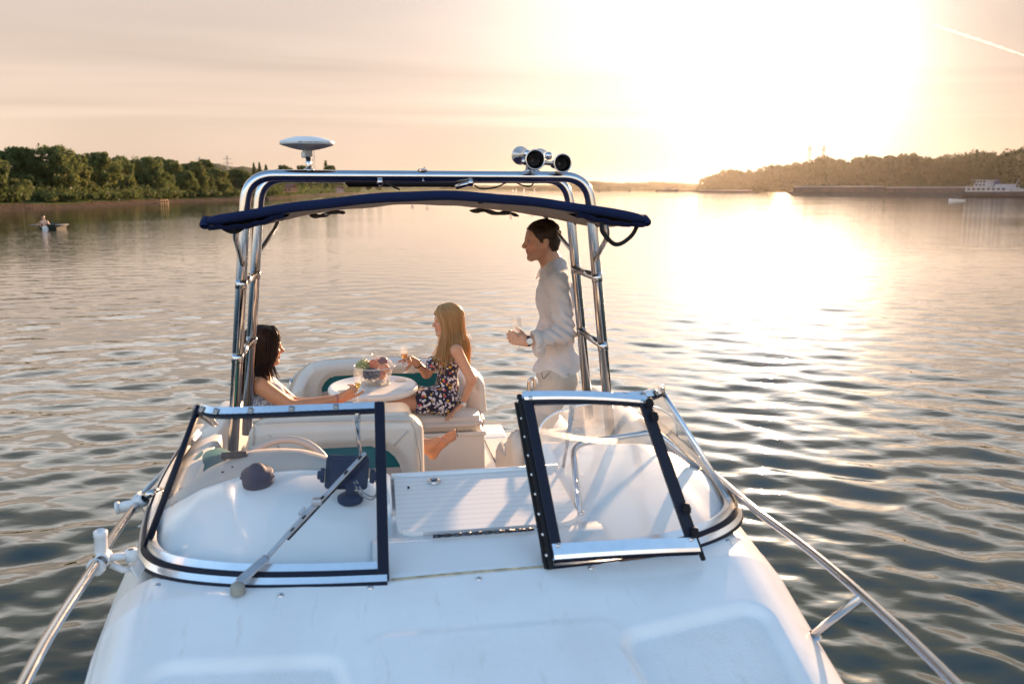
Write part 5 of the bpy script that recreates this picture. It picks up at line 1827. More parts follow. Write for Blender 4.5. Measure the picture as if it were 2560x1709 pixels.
# ------------------------------------------------------------------ bodies: a distance field sampled on a grid, skinned as one surface
def wob(P, f, seed=0):
    """cheap smooth 3-D noise in -1..1"""
    rg = np.random.default_rng(seed)
    o = 0
    for k in range(4):
        a = rg.normal(size=3) * f; b_ = rg.normal(size=3) * f * 0.7
        o = o + np.sin(P @ a.astype(np.float32) + 1.6 * np.sin(P @ b_.astype(np.float32) + rg.random() * 6) + rg.random() * 6)
    return o / 4


class Field:
    def __init__(self, lo, hi, h):
        self.lo = np.array(lo, np.float32); self.h = h
        self.n = np.ceil((np.array(hi) - np.array(lo)) / h).astype(int) + 1
        self.F = np.full(tuple(self.n), 0.2, np.float32)

    def win(self, mn, mx, pad):
        a = np.clip(np.floor((np.array(mn) - pad - self.lo) / self.h).astype(int), 0, self.n - 1)
        b = np.clip(np.ceil((np.array(mx) + pad - self.lo) / self.h).astype(int) + 1, 1, self.n)
        b = np.maximum(b, a + 1)
        sl = tuple(slice(a[i], b[i]) for i in range(3))
        ax = [self.lo[i] + self.h * np.arange(a[i], b[i], dtype=np.float32) for i in range(3)]
        return sl, np.stack(np.meshgrid(*ax, indexing='ij'), -1)

    def put(self, sl, d, k, sub=False):
        f = self.F[sl]
        if sub: f = -f
        if k > 0:
            h_ = np.clip(0.5 + 0.5 * (f - d) / k, 0, 1)
            r_ = f * (1 - h_) + d * h_ - k * h_ * (1 - h_)
        else: r_ = np.minimum(f, d)
        self.F[sl] = -r_ if sub else r_

    def cap(self, a, b, ra, rb=None, k=0.02, sub=False):
        rb = ra if rb is None else rb
        a = np.array(a, np.float32); b = np.array(b, np.float32)
        R = max(ra, rb)
        sl, P = self.win(np.minimum(a, b) - R, np.maximum(a, b) + R, k + 3 * self.h + 0.01)
        ab = b - a
        t = np.clip(((P - a) @ ab) / max(float(ab @ ab), 1e-9), 0, 1)
        d = np.linalg.norm(P - a - t[..., None] * ab, axis=-1) - (ra + (rb - ra) * t)
        self.put(sl, d, k, sub); return self

    def ell(self, c, r, k=0.02, M=None, sub=False):
        c = np.array(c, np.float32); r = np.array(r, np.float32); R = float(r.max())
        sl, P = self.win(c - R, c + R, k + 3 * self.h + 0.01)
        q = P - c
        if M is not None: q = q @ M                       # columns of M are the local axes
        k0 = np.linalg.norm(q / r, axis=-1); k1 = np.linalg.norm(q / (r * r), axis=-1)
        d = k0 * (k0 - 1) / np.maximum(k1, 1e-6)
        self.put(sl, d, k, sub); return self

    def chain(self, pts, rs, k=0.02):
        for i in range(len(pts) - 1): self.cap(pts[i], pts[i + 1], rs[i], rs[i + 1], k)
        return self

    def points(self):
        ax = [self.lo[i] + self.h * np.arange(self.n[i], dtype=np.float32) for i in range(3)]
        return np.stack(np.meshgrid(*ax, indexing='ij'), -1)

    def mesh(self, smooth=2):
        F = self.F.copy()
        F[0] = F[-1] = 0.1; F[:, 0] = F[:, -1] = 0.1; F[:, :, 0] = F[:, :, -1] = 0.1
        S = F < 0
        n = F.shape
        c8 = [(i, j, k) for i in (0, 1) for j in (0, 1) for k in (0, 1)]
        sub = lambda A, o: A[o[0]:n[0] - 1 + o[0], o[1]:n[1] - 1 + o[1], o[2]:n[2] - 1 + o[2]]
        cnt = sum(sub(S, o).astype(np.int8) for o in c8)
        act = (cnt > 0) & (cnt < 8)
        idx = np.full(act.shape, -1, np.int32)
        cells = np.argwhere(act)
        idx[act] = np.arange(len(cells))
        acc = np.zeros((len(cells), 3), np.float32); num = np.zeros(len(cells), np.float32)
        I = cells
        for o in c8:
            for ax in range(3):
                if o[ax]: continue
                o2 = list(o); o2[ax] = 1
                f0 = F[I[:, 0] + o[0], I[:, 1] + o[1], I[:, 2] + o[2]]; f1 = F[I[:, 0] + o2[0], I[:, 1] + o2[1], I[:, 2] + o2[2]]
                x = (f0 < 0) != (f1 < 0)
                t = np.where(x, f0 / np.where(x, f0 - f1, 1), 0)
                p = np.tile(np.array(o, np.float32), (len(I), 1)); p[:, ax] += t
                acc[x] += p[x]; num[x] += 1
        V = self.lo + self.h * (I + acc / num[:, None])
        Q = []
        for ax in range(3):
            s0 = [slice(None)] * 3; s1 = [slice(None)] * 3
            s0[ax] = slice(0, n[ax] - 1); s1[ax] = slice(1, n[ax])
            e = S[tuple(s0)] != S[tuple(s1)]
            b_, c_ = [x for x in range(3) if x != ax]
            E = np.argwhere(e)
            E = E[(E[:, b_] > 0) & (E[:, c_] > 0) & (E[:, b_] < n[b_] - 1) & (E[:, c_] < n[c_] - 1)]
            def g(db, dc):
                J = E.copy(); J[:, b_] -= db; J[:, c_] -= dc
                return idx[J[:, 0], J[:, 1], J[:, 2]]
            q = np.stack([g(1, 1), g(0, 1), g(0, 0), g(1, 0)], -1)
            inside0 = S[E[:, 0], E[:, 1], E[:, 2]]
            flip = inside0 if ax != 1 else ~inside0
            q[~flip] = q[~flip][:, ::-1]
            Q.append(q)
        Q = np.concatenate(Q)
        Q = Q[(Q >= 0).all(1)]
        for _ in range(smooth):
            A = np.zeros_like(V); C = np.zeros(len(V), np.float32)
            for a_, b_ in ((0, 1), (1, 2), (2, 3), (3, 0)):
                np.add.at(A, Q[:, a_], V[Q[:, b_]]); np.add.at(C, Q[:, a_], 1)
                np.add.at(A, Q[:, b_], V[Q[:, a_]]); np.add.at(C, Q[:, b_], 1)
            V = V * 0.5 + 0.5 * A / np.maximum(C, 1)[:, None]
        return V, Q


def np_mesh(V, Q, name='m'):
    me = bpy.data.meshes.new(name)
    V = np.asarray(V, np.float32)
    me.vertices.add(len(V)); me.vertices.foreach_set('co', V.ravel())
    me.loops.add(Q.size); me.loops.foreach_set('vertex_index', np.ascontiguousarray(Q, dtype=np.int32).ravel())
    me.polygons.add(len(Q)); me.polygons.foreach_set('loop_start', np.arange(0, Q.size, 4, dtype=np.int32))
    me.update(calc_edges=True); me.validate()
    return me


def frame(fwd, up=(0, 0, 1), roll=0.0):
    """3x3 with columns forward, left, up"""
    f = Vector(fwd).normalized(); l = Vector(up).cross(f).normalized(); u = f.cross(l)
    M = np.array([[f.x, l.x, u.x], [f.y, l.y, u.y], [f.z, l.z, u.z]], np.float32)
    if roll:
        c, s = math.cos(roll), math.sin(roll)
        M = M @ np.array([[1, 0, 0], [0, c, -s], [0, s, c]], np.float32)
    return M


class Head:
    def __init__(self, o, M, s=1.0, female=False):
        self.o = np.array(o, np.float32); self.M = M; self.s = s; self.fem = female

    def p(self, x, y, z): return self.o + self.M @ (np.array((x, y, z), np.float32) * self.s)

    def build(self, F):
        s, M, p = self.s, self.M, self.p
        E = lambda c, r, k=0.015, **kw: F.ell(p(*c), np.array(r) * s, k * s, M, **kw)
        C = lambda a, b, ra, rb=None, k=0.012, **kw: F.cap(p(*a), p(*b), ra * s, (ra if rb is None else rb) * s, k * s, **kw)
        fm = self.fem
        E((-.014, 0, .036), (.100, .075, .088))
        E((.040, 0, .035), (.050, .060, .055), .03)
        E((.034, 0, -.030), (.058, .055, .074), .03)
        for y in (-1, 1):
            C((-.004, .052 * y, -.045), (.062, .020 * y, -.092), .017 if not fm else .014, .015, .03)
            C((.078, .036 * y, .022), (.092, .010 * y, .020), .009 if not fm else .007, .009, .014)
            E((.062, .036 * y, -.022), (.030, .026, .026), .02)
        C((.074, .010, -.096), (.074, -.010, -.096), .0175 if not fm else .015, None, .02)
        C((.088, 0, .018), (.113, 0, -.024), .0075, .0105, .010)
        C((.113, 0, -.024), (.111, 0, -.029), .0105, .0095, .006)
        for y in (-1, 1): E((.100, .0115 * y, -.031), (.012, .0075, .008), .008)
        C((.095, 0, -.034), (.092, 0, -.050), .007, .006, .008)
        C((.0905, .016, -.0535), (.0905, -.016, -.0535), .0058, None, .006); E((.094, 0, -.0525), (.0075, .012, .0055), .005)
        C((.088, .013, -.0655), (.088, -.013, -.0655), .0065, None, .006); E((.0905, 0, -.0655), (.008, .012, .0062), .005)
        C((.105, .020, -.0595), (.105, -.020, -.0595), .0085, None, .003, sub=True)
        for y in (-1, 1):
            E((.098, .032 * y, .003), (.019, .018, .012), .010, sub=True)
            E((.0745, .032 * y, .002), (.0145, .0155, .0125), .004)
            # ear
            E((-.006, .078 * y, -.004), (.019, .0075, .031), .006)
            E((-.002, .088 * y, -.002), (.010, .007, .018), .005, sub=True)
            C((-.012, .074 * y, .0), (-.005, .070 * y, -.02), .012, .01, .01)
        return F

    def eyes(self):
        """eyeballs, lids' lash line and brows as separate shells, material slots 1 (white), 2 (dark)"""
        out = []
        for y in (-1, 1):
            out.append((self.p(.0775, .032 * y, .0025), .0118 * self.s, 1))
            out.append((self.p(.0845, .0325 * y, .0025), .0062 * self.s, 2))
        return out


def hand(F, W, X, N, side=1, curl=(0.5, 0.6, 0.5), s=1.0, spread=0.0, thumb=(0.5, 0.5), splay=0.12, per=None):
    """hand from wrist W: X to the knuckles, N out of the palm; side=+1 puts the thumb along X x N"""
    W = np.array(W, np.float32); X = np.array(X, float); X /= np.linalg.norm(X)
    N = np.array(N, float); N -= X * (N @ X); N /= np.linalg.norm(N)
    Y = np.cross(X, N) * side
    P = lambda x, y, z: W + (X * x + Y * y + N * z) * s
    base = [(.088, .030), (.092, .010), (.088, -.010), (.080, -.028)]
    for (bx, by) in base: F.cap(P(-.005, by * 0.55, 0), P(bx, by, 0), .0165 * s, .0115 * s, .012)
    F.cap(P(.02, .012, .006), P(.06, .0, .008), .016 * s, .014 * s, .012)
    L = [(.042, .026, .020), (.047, .030, .021), (.043, .028, .020), (.033, .021, .018)]
    R = [.0098, .0098, .0094, .0082]
    for i, (bx, by) in enumerate(base):
        a = 0.0
        cu = per[i] if per else curl
        q = (bx, by, 0.0); sp = splay * (1.0 - i * 0.67)
        for j in range(3):
            a += cu[j]
            dx = math.cos(a) * math.cos(sp); dy = math.cos(a) * math.sin(sp); dz = math.sin(a)
            q2 = (q[0] + dx * L[i][j], q[1] + dy * L[i][j], q[2] + dz * L[i][j])
            F.cap(P(*q), P(*q2), R[i] * s * (1 - .08 * j), R[i] * s * (.94 - .08 * j), .004)
            q = q2
    q = (.022, .024, .004)
    t1, t2 = thumb
    for j, (ln, r0, r1) in enumerate(((.040, .0155, .012), (.032, .0115, .0105), (.026, .0105, .0088))):
        a = t1 + t2 * j * 0.55
        d = (math.cos(0.75 - 0.28 * j) * math.cos(a * .8), math.sin(0.75 - 0.28 * j) * math.cos(a * .8), math.sin(a * .8))
        q2 = tuple(q[i] + d[i] * ln for i in range(3))
        F.cap(P(*q), P(*q2), r0 * s, r1 * s, .007)
        q = q2


def poly_np(X, Z, poly):
    d = np.full(X.shape, 1e9, np.float32); ins = np.zeros(X.shape, bool)
    n = len(poly)
    for i in range(n):
        a = poly[i]; b_ = poly[(i + 1) % n]
        ex, ez = b_[0] - a[0], b_[1] - a[1]
        wx, wz = X - a[0], Z - a[1]
        t = np.clip((wx * ex + wz * ez) / (ex * ex + ez * ez), 0, 1)
        d = np.minimum(d, (wx - ex * t) ** 2 + (wz - ez * t) ** 2)
        c = ((a[1] > Z) != (b_[1] > Z)) & (X < ex * (Z - a[1]) / (ez if abs(ez) > 1e-9 else 1e-9) + a[0])
        ins ^= c
    d = np.sqrt(d)
    return np.where(ins, -d, d)


def hair_cap(head, poly, off=0.010, h=0.004, rag=0.006, seed=1, vol=(0, 0, 0), amp=0.003, freq=90):
    """hair mass: the skull grown by off, kept where the side-view outline poly (x, z in the head) says"""
    s = head.s
    F = Field(head.o - 0.17, head.o + 0.17, h)
    F.ell(head.p(-.016, 0, .038), (np.array((.100, .077, .090)) + off + np.array(vol)) * s, 0.02, head.M)
    F.ell(head.p(.030, 0, .040), (np.array((.055, .062, .058)) + off * 0.9) * s, 0.03, head.M)
    F.ell(head.p(-.045, 0, -.02), (np.array((.055, .060, .070)) + off * 0.7) * s, 0.03, head.M)
    P = F.points()
    q = (P - head.o) @ head.M / s
    d = poly_np(q[..., 0] + rag * wob(P, 150, seed), q[..., 2] + rag * wob(P, 150, seed + 1), poly)
    F.F = np.maximum(F.F, d * s)
    F.F += amp * wob(P, freq, seed + 2)
    return np_mesh(*F.mesh(1))


# ------------------------------------------------------------------ materials of people
def skin_mat(name, col):
    m = mat(name, col, 0.46, spec=0.4, sss=0.12)
    N, L, b = nodes(m)
    at = nadd(m, 'ShaderNodeAttribute', attribute_name='tint')
    mx = nadd(m, 'ShaderNodeMix', data_type='RGBA', blend_type='MULTIPLY'); mx.inputs['Factor'].default_value = 1.0
    mx.inputs['A'].default_value = (*col, 1); L.new(at.outputs['Color'], mx.inputs['B'])
    t = nadd(m, 'ShaderNodeTexCoord'); n = nadd(m, 'ShaderNodeTexNoise', Scale=45.0, Detail=4.0); L.new(t.outputs['Object'], n.inputs['Vector'])
    mr = nadd(m, 'ShaderNodeMapRange'); mr.inputs['To Min'].default_value = 0.88; mr.inputs['To Max'].default_value = 1.1; L.new(n.outputs['Fac'], mr.inputs['Value'])
    m2 = nadd(m, 'ShaderNodeVectorMath', operation='SCALE'); L.new(mx.outputs['Result'], m2.inputs[0]); L.new(mr.outputs['Result'], m2.inputs['Scale'])
    L.new(m2.outputs[0], b.inputs['Base Color'])
    bp = nadd(m, 'ShaderNodeBump', Strength=0.12, Distance=0.001); n2 = nadd(m, 'ShaderNodeTexNoise', Scale=500.0); L.new(t.outputs['Object'], n2.inputs['Vector']); L.new(n2.outputs['Fac'], bp.inputs['Height']); L.new(bp.outputs['Normal'], b.inputs['Normal'])
    return m


def cloth_trans(m, fac):
    N, L, b = nodes(m)
    tr = nadd(m, 'ShaderNodeBsdfTranslucent')
    src = b.inputs['Base Color']
    if src.is_linked: L.new(src.links[0].from_socket, tr.inputs['Color'])
    else: tr.inputs['Color'].default_value = src.default_value
    ms = nadd(m, 'ShaderNodeMixShader'); ms.inputs[0].default_value = fac
    L.new(b.outputs[0], ms.inputs[1]); L.new(tr.outputs[0], ms.inputs[2]); L.new(ms.outputs[0], N['Material Output'].inputs['Surface'])
    return m


def hair_mat(name, c1, c2, tr=0.3):
    m = mat(name, c1, 0.42, spec=0.35)
    N, L, b = nodes(m)
    at = nadd(m, 'ShaderNodeAttribute', attribute_name='strand')
    cr = nadd(m, 'ShaderNodeMix', data_type='RGBA'); cr.inputs['A'].default_value = (*c1, 1); cr.inputs['B'].default_value = (*c2, 1)
    L.new(at.outputs['Fac'], cr.inputs['Factor']); L.new(cr.outputs['Result'], b.inputs['Base Color'])
    return cloth_trans(m, tr)


M_SKIN_M = skin_mat('skin_tan', (0.60, 0.34, 0.23))
M_SKIN_B = skin_mat('skin_golden', (0.60, 0.32, 0.20))
M_SKIN_D = skin_mat('skin_bronze', (0.54, 0.27, 0.155))
M_EYE = mat('eye_white', (0.7, 0.68, 0.65), 0.2)
M_IRIS = mat('eye_dark', (0.03, 0.02, 0.015), 0.15)
M_HAIR_M = hair_mat('brown_short_hair', (0.035, 0.020, 0.012), (0.07, 0.04, 0.022), 0.15)
M_HAIR_B = hair_mat('blonde_hair', (0.56, 0.31, 0.11), (0.80, 0.57, 0.30), 0.45)
M_HAIR_D = hair_mat('dark_brown_hair', (0.028, 0.012, 0.008), (0.075, 0.030, 0.014), 0.35)
M_LINEN = cloth_trans(vary(mat('white_linen', (0.74, 0.70, 0.69), 0.85, sheen=0.3), 9, 0.04, bump=0.25, bscale=420, dist=0.0012), 0.22)
M_CHINO = vary(mat('beige_chino', (0.52, 0.44, 0.36), 0.85, sheen=0.2), 14, 0.05, bump=0.2, bscale=500, dist=0.001)
M_DENIM = vary(mat('pale_denim', (0.22, 0.28, 0.40), 0.85), 60, 0.12, bump=0.2, bscale=600, dist=0.001)
M_STRAP = vary(mat('watch_strap', (0.02, 0.016, 0.014), 0.5), 60, 0.2)
M_DIAL = mat('watch_dial', (0.75, 0.74, 0.70), 0.25)

# floral dress: small bright blossoms scattered over navy
M_FLOR = mat('floral_print', (0.02, 0.02, 0.05), 0.75, sheen=0.2)
N, L, b = nodes(M_FLOR)
t_ = nadd(M_FLOR, 'ShaderNodeTexCoord')
nz0 = nadd(M_FLOR, 'ShaderNodeTexNoise', Scale=60.0, Detail=2.0); L.new(t_.outputs['Object'], nz0.inputs['Vector'])
wv = nadd(M_FLOR, 'ShaderNodeMix', data_type='VECTOR'); wv.inputs['Factor'].default_value = 0.012
L.new(t_.outputs['Object'], wv.inputs[4]); L.new(nz0.outputs['Color'], wv.inputs[5])
vo = nadd(M_FLOR, 'ShaderNodeTexVoronoi', Scale=46.0); L.new(wv.outputs[1], vo.inputs['Vector'])
cr = nadd(M_FLOR, 'ShaderNodeValToRGB'); cr.color_ramp.interpolation = 'CONSTANT'
els = cr.color_ramp.elements
els[0].position = 0.0; els[0].color = (0.75, 0.70, 0.68, 1)
els[1].position = 0.38; els[1].color = (0.70, 0.42, 0.03, 1)
for p_, c_ in ((0.54, (0.62, 0.10, 0.10, 1)), (0.66, (0.74, 0.70, 0.70, 1)), (0.86, (0.40, 0.36, 0.45, 1))):
    e_ = els.new(p_); e_.color = c_
sx = nadd(M_FLOR, 'ShaderNodeSeparateColor'); L.new(vo.outputs['Color'], sx.inputs[0]); L.new(sx.outputs[0], cr.inputs['Fac'])
th_ = nadd(M_FLOR, 'ShaderNodeMath', operation='LESS_THAN'); th_.inputs[1].default_value = 0.45; L.new(vo.outputs['Distance'], th_.inputs[0])
ct_ = nadd(M_FLOR, 'ShaderNodeMath', operation='LESS_THAN'); ct_.inputs[1].default_value = 0.13; L.new(vo.outputs['Distance'], ct_.inputs[0])
mx1 = nadd(M_FLOR, 'ShaderNodeMix', data_type='RGBA'); mx1.inputs['A'].default_value = (0.012, 0.012, 0.035, 1); L.new(th_.outputs[0], mx1.inputs['Factor']); L.new(cr.outputs['Color'], mx1.inputs['B'])
mx2 = nadd(M_FLOR, 'ShaderNodeMix', data_type='RGBA'); mx2.inputs['B'].default_value = (0.02, 0.015, 0.03, 1); L.new(ct_.outputs[0], mx2.inputs['Factor']); L.new(mx1.outputs['Result'], mx2.inputs['A'])
L.new(mx2.outputs['Result'], b.inputs['Base Color'])

# pale blue blouse with a loose darker print
M_BLOUSE = mat('printed_blouse', (0.62, 0.68, 0.78), 0.8, sheen=0.2)
N, L, b = nodes(M_BLOUSE)
t_ = nadd(M_BLOUSE, 'ShaderNodeTexCoord'); n_ = nadd(M_BLOUSE, 'ShaderNodeTexNoise', Scale=34.0, Detail=3.0, Distortion=1.5); L.new(t_.outputs['Object'], n_.inputs['Vector'])
cr = nadd(M_BLOUSE, 'ShaderNodeValToRGB'); cr.color_ramp.elements[0].position = 0.46; cr.color_ramp.elements[0].color = (0.66, 0.70, 0.80, 1); cr.color_ramp.elements[1].position = 0.56; cr.color_ramp.elements[1].color = (0.25, 0.30, 0.44, 1)
L.new(n_.outputs['Fac'], cr.inputs['Fac']); L.new(cr.outputs['Color'], b.inputs['Base Color'])
cloth_trans(M_BLOUSE, 0.2)


def body_mesh(F, head, skin, lipc=(0.95, 0.62, 0.60), stubble=None, nails=None):
    V, Q = F.mesh(1)
    vs = [V]; qs = [Q]; mi = [np.zeros(len(Q), int)]
    q = (V - head.o) @ head.M / head.s
    col = np.ones((len(V), 4), np.float32)

    def paint(mask, c):
        m_ = np.clip(mask, 0, 1)[:, None]
        col[:, :3] = col[:, :3] * (1 - m_) + col[:, :3] * np.array(c) * m_
    g = lambda c, r: np.clip(1.6 - np.linalg.norm((q - np.array(c)) / np.array(r), axis=1) * 1.2, 0, 1)
    paint(g((.094, 0, -.0595), (.012, .021, .0125)), lipc)
    for y in (-1, 1):
        paint(g((.075, .045 * y, -.03), (.035, .03, .03)), (1.08, 0.90, 0.88))
        paint(g((.088, .032 * y, .010), (.012, .017, .005)), (0.62, 0.52, 0.5))
    if stubble:
        a_ = np.clip((-.030 - q[:, 2]) / .02, 0, 1) * np.clip((q[:, 0] + .03) / .03, 0, 1) * (q[:, 2] > -.14)
        paint(a_ * 0.9, stubble)
    off = len(V)
    for c, r, m_ in head.eyes():
        vv, ff = lathe([(math.sin(PI * i / 8), -math.cos(PI * i / 8)) for i in range(9)], 12)
        vv = np.array(vv) * r + c
        ff4 = np.array([f if len(f) == 4 else (f[0], f[1], f[2], f[2]) for f in ff])
        vs.append(vv); qs.append(ff4 + off); mi.append(np.full(len(ff4), m_)); off += len(vv)
        col = np.concatenate([col, np.ones((len(vv), 4), np.float32)])
    V = np.concatenate(vs)
    me = bpy.data.meshes.new('body')
    faces = [tuple(f) if f[2] != f[3] else tuple(f[:3]) for f in np.concatenate(qs[1:]).tolist()]
    me.from_pydata(V.tolist(), [], qs[0].tolist() + faces)
    me.polygons.foreach_set('material_index', np.concatenate(mi).astype(np.int32))
    at = me.attributes.new('tint', 'FLOAT_COLOR', 'POINT'); at.data.foreach_set('color', col.ravel())
    me.update()
    return me


def cloth(F, name, m, parent, clip=None, wr=0.004, wf=28, seed=0, fold=None, smooth=1):
    P = F.points()
    if wr: F.F += wr * wob(P * np.array((1, 1, 0.7), np.float32), wf, seed) + wr * 0.45 * wob(P, wf * 2.6, seed + 9)
    if fold is not None: F.F += fold(P)
    if clip is not None: F.F = np.maximum(F.F, clip(P))
    return link(name, np_mesh(*F.mesh(smooth)), m, parent)


def strands(name, guides, n, m, parent, r=0.0028, jit=0.012, seed=0, seg=14, lenvar=0.18, pal=None):
    """locks of hair swept between neighbouring guide curves"""
    rg = random.Random(seed)
    G = [crom(g, 6) for g in guides]
    G = [[g[int(i * (len(g) - 1) / seg)] for i in range(seg + 1)] for g in G]
    mb = MB(); val = []
    for k in range(n):
        x = rg.random() * (len(G) - 1); i = min(int(x), len(G) - 2); t = x - i
        off = Vector((rg.gauss(0, 1), rg.gauss(0, 1), rg.gauss(0, 0.6))) * jit
        wv = rg.uniform(-1, 1) * jit * 0.6; ph = rg.random() * 6
        cut = 1 - rg.random() * lenvar
        pts = []
        for j in range(seg + 1):
            s = j / seg * cut
            jj = s * seg; a_ = min(int(jj), seg - 1); f = jj - a_
            p = G[i][a_].lerp(G[i][a_ + 1], f).lerp(G[i + 1][a_].lerp(G[i + 1][a_ + 1], f), t)
            p = p + off * (0.25 + 0.9 * s) + Vector((math.sin(ph + s * 7), math.cos(ph + s * 6), 0)) * wv * s
            pts.append(p)
        rr = r * rg.uniform(0.6, 1.3)
        n0 = len(mb.f)
        mb.tube(pts, [rr * (1 - 0.75 * (j / seg) ** 2) for j in range(seg + 1)], 4, cap=False)
        val += [rg.random()] * (len(mb.f) - n0)
    me = mb.mesh()
    at = me.attributes.new('strand', 'FLOAT', 'FACE'); at.data.foreach_set('value', val)
    return link(name, me, m, parent)


def stubs(head, me, n, m, parent, ln=0.011, r=0.0011, seed=0, flow=(-0.6, 0, -0.5)):
    """short hairs standing out of a hair mass"""
    rg = random.Random(seed); mb = MB(); nv = len(me.vertices)
    fl = Vector(head.M @ np.array(flow, np.float32)); val = []
    b = Vector((0, 0, 0)) if parent is None else BASE[parent.name]
    for k in range(n):
        v = me.vertices[rg.randrange(nv)]
        nr = Vector(v.normal); p = Vector(v.co) + b
        d = (nr * 0.7 + fl * 0.8 + Vector((rg.gauss(0, .25), rg.gauss(0, .25), rg.gauss(0, .25)))).normalized()
        L_ = ln * rg.uniform(0.5, 1.2)
        n0 = len(mb.f)
        mb.tube([p - nr * 0.002, p + d * L_ * 0.5, p + d * L_ - nr * 0.002], [r, r * 0.8, r * 0.2], 3, cap=False)
        val += [rg.random()] * (len(mb.f) - n0)
    mm = mb.mesh(); at = mm.attributes.new('strand', 'FLOAT', 'FACE'); at.data.foreach_set('value', val)
    return link('short_hairs', mm, m, parent)


def watch(parent, c, axis, face, r=0.031, rw=0.018, strap=M_STRAP):
    w = thing('wristwatch', None, None); w.parent = parent; w.location = (0, 0, 0); w.rotation_euler = (0, 0, 0); BASE[w.name] = BASE[parent.name]
    q = Vector(axis).to_track_quat('Z', 'Y').to_matrix().to_4x4()
    mb = MB(); mb.lathe([(r, -0.010), (r + 0.002, 0), (r, 0.010)], 28, c, q); link('strap', mb.mesh(), strap, w)
    f = Vector(face); f = (f - Vector(axis).normalized() * f.dot(Vector(axis).normalized())).normalized()
    qf = f.to_track_quat('Z', 'Y').to_matrix().to_4x4()
    mb = MB(); mb.lathe([(rw, -0.004), (rw + 0.001, 0.003), (rw - 0.002, 0.006), (rw - 0.003, 0.005)], 24, Vector(c) + f * r, qf); link('case', mb.mesh(), M_STEEL, w)
    mb = MB(); mb.lathe([(rw - 0.002, 0.005), (0, 0.0055)], 24, Vector(c) + f * r, qf); link('dial', mb.mesh(), M_DIAL, w)


def sub(name, parent):
    o = bpy.data.objects.new(name, None); COL.objects.link(o); o.parent = parent; BASE[o.name] = BASE[parent.name]; return o


A3 = lambda v: np.array(tuple(v), np.float32)


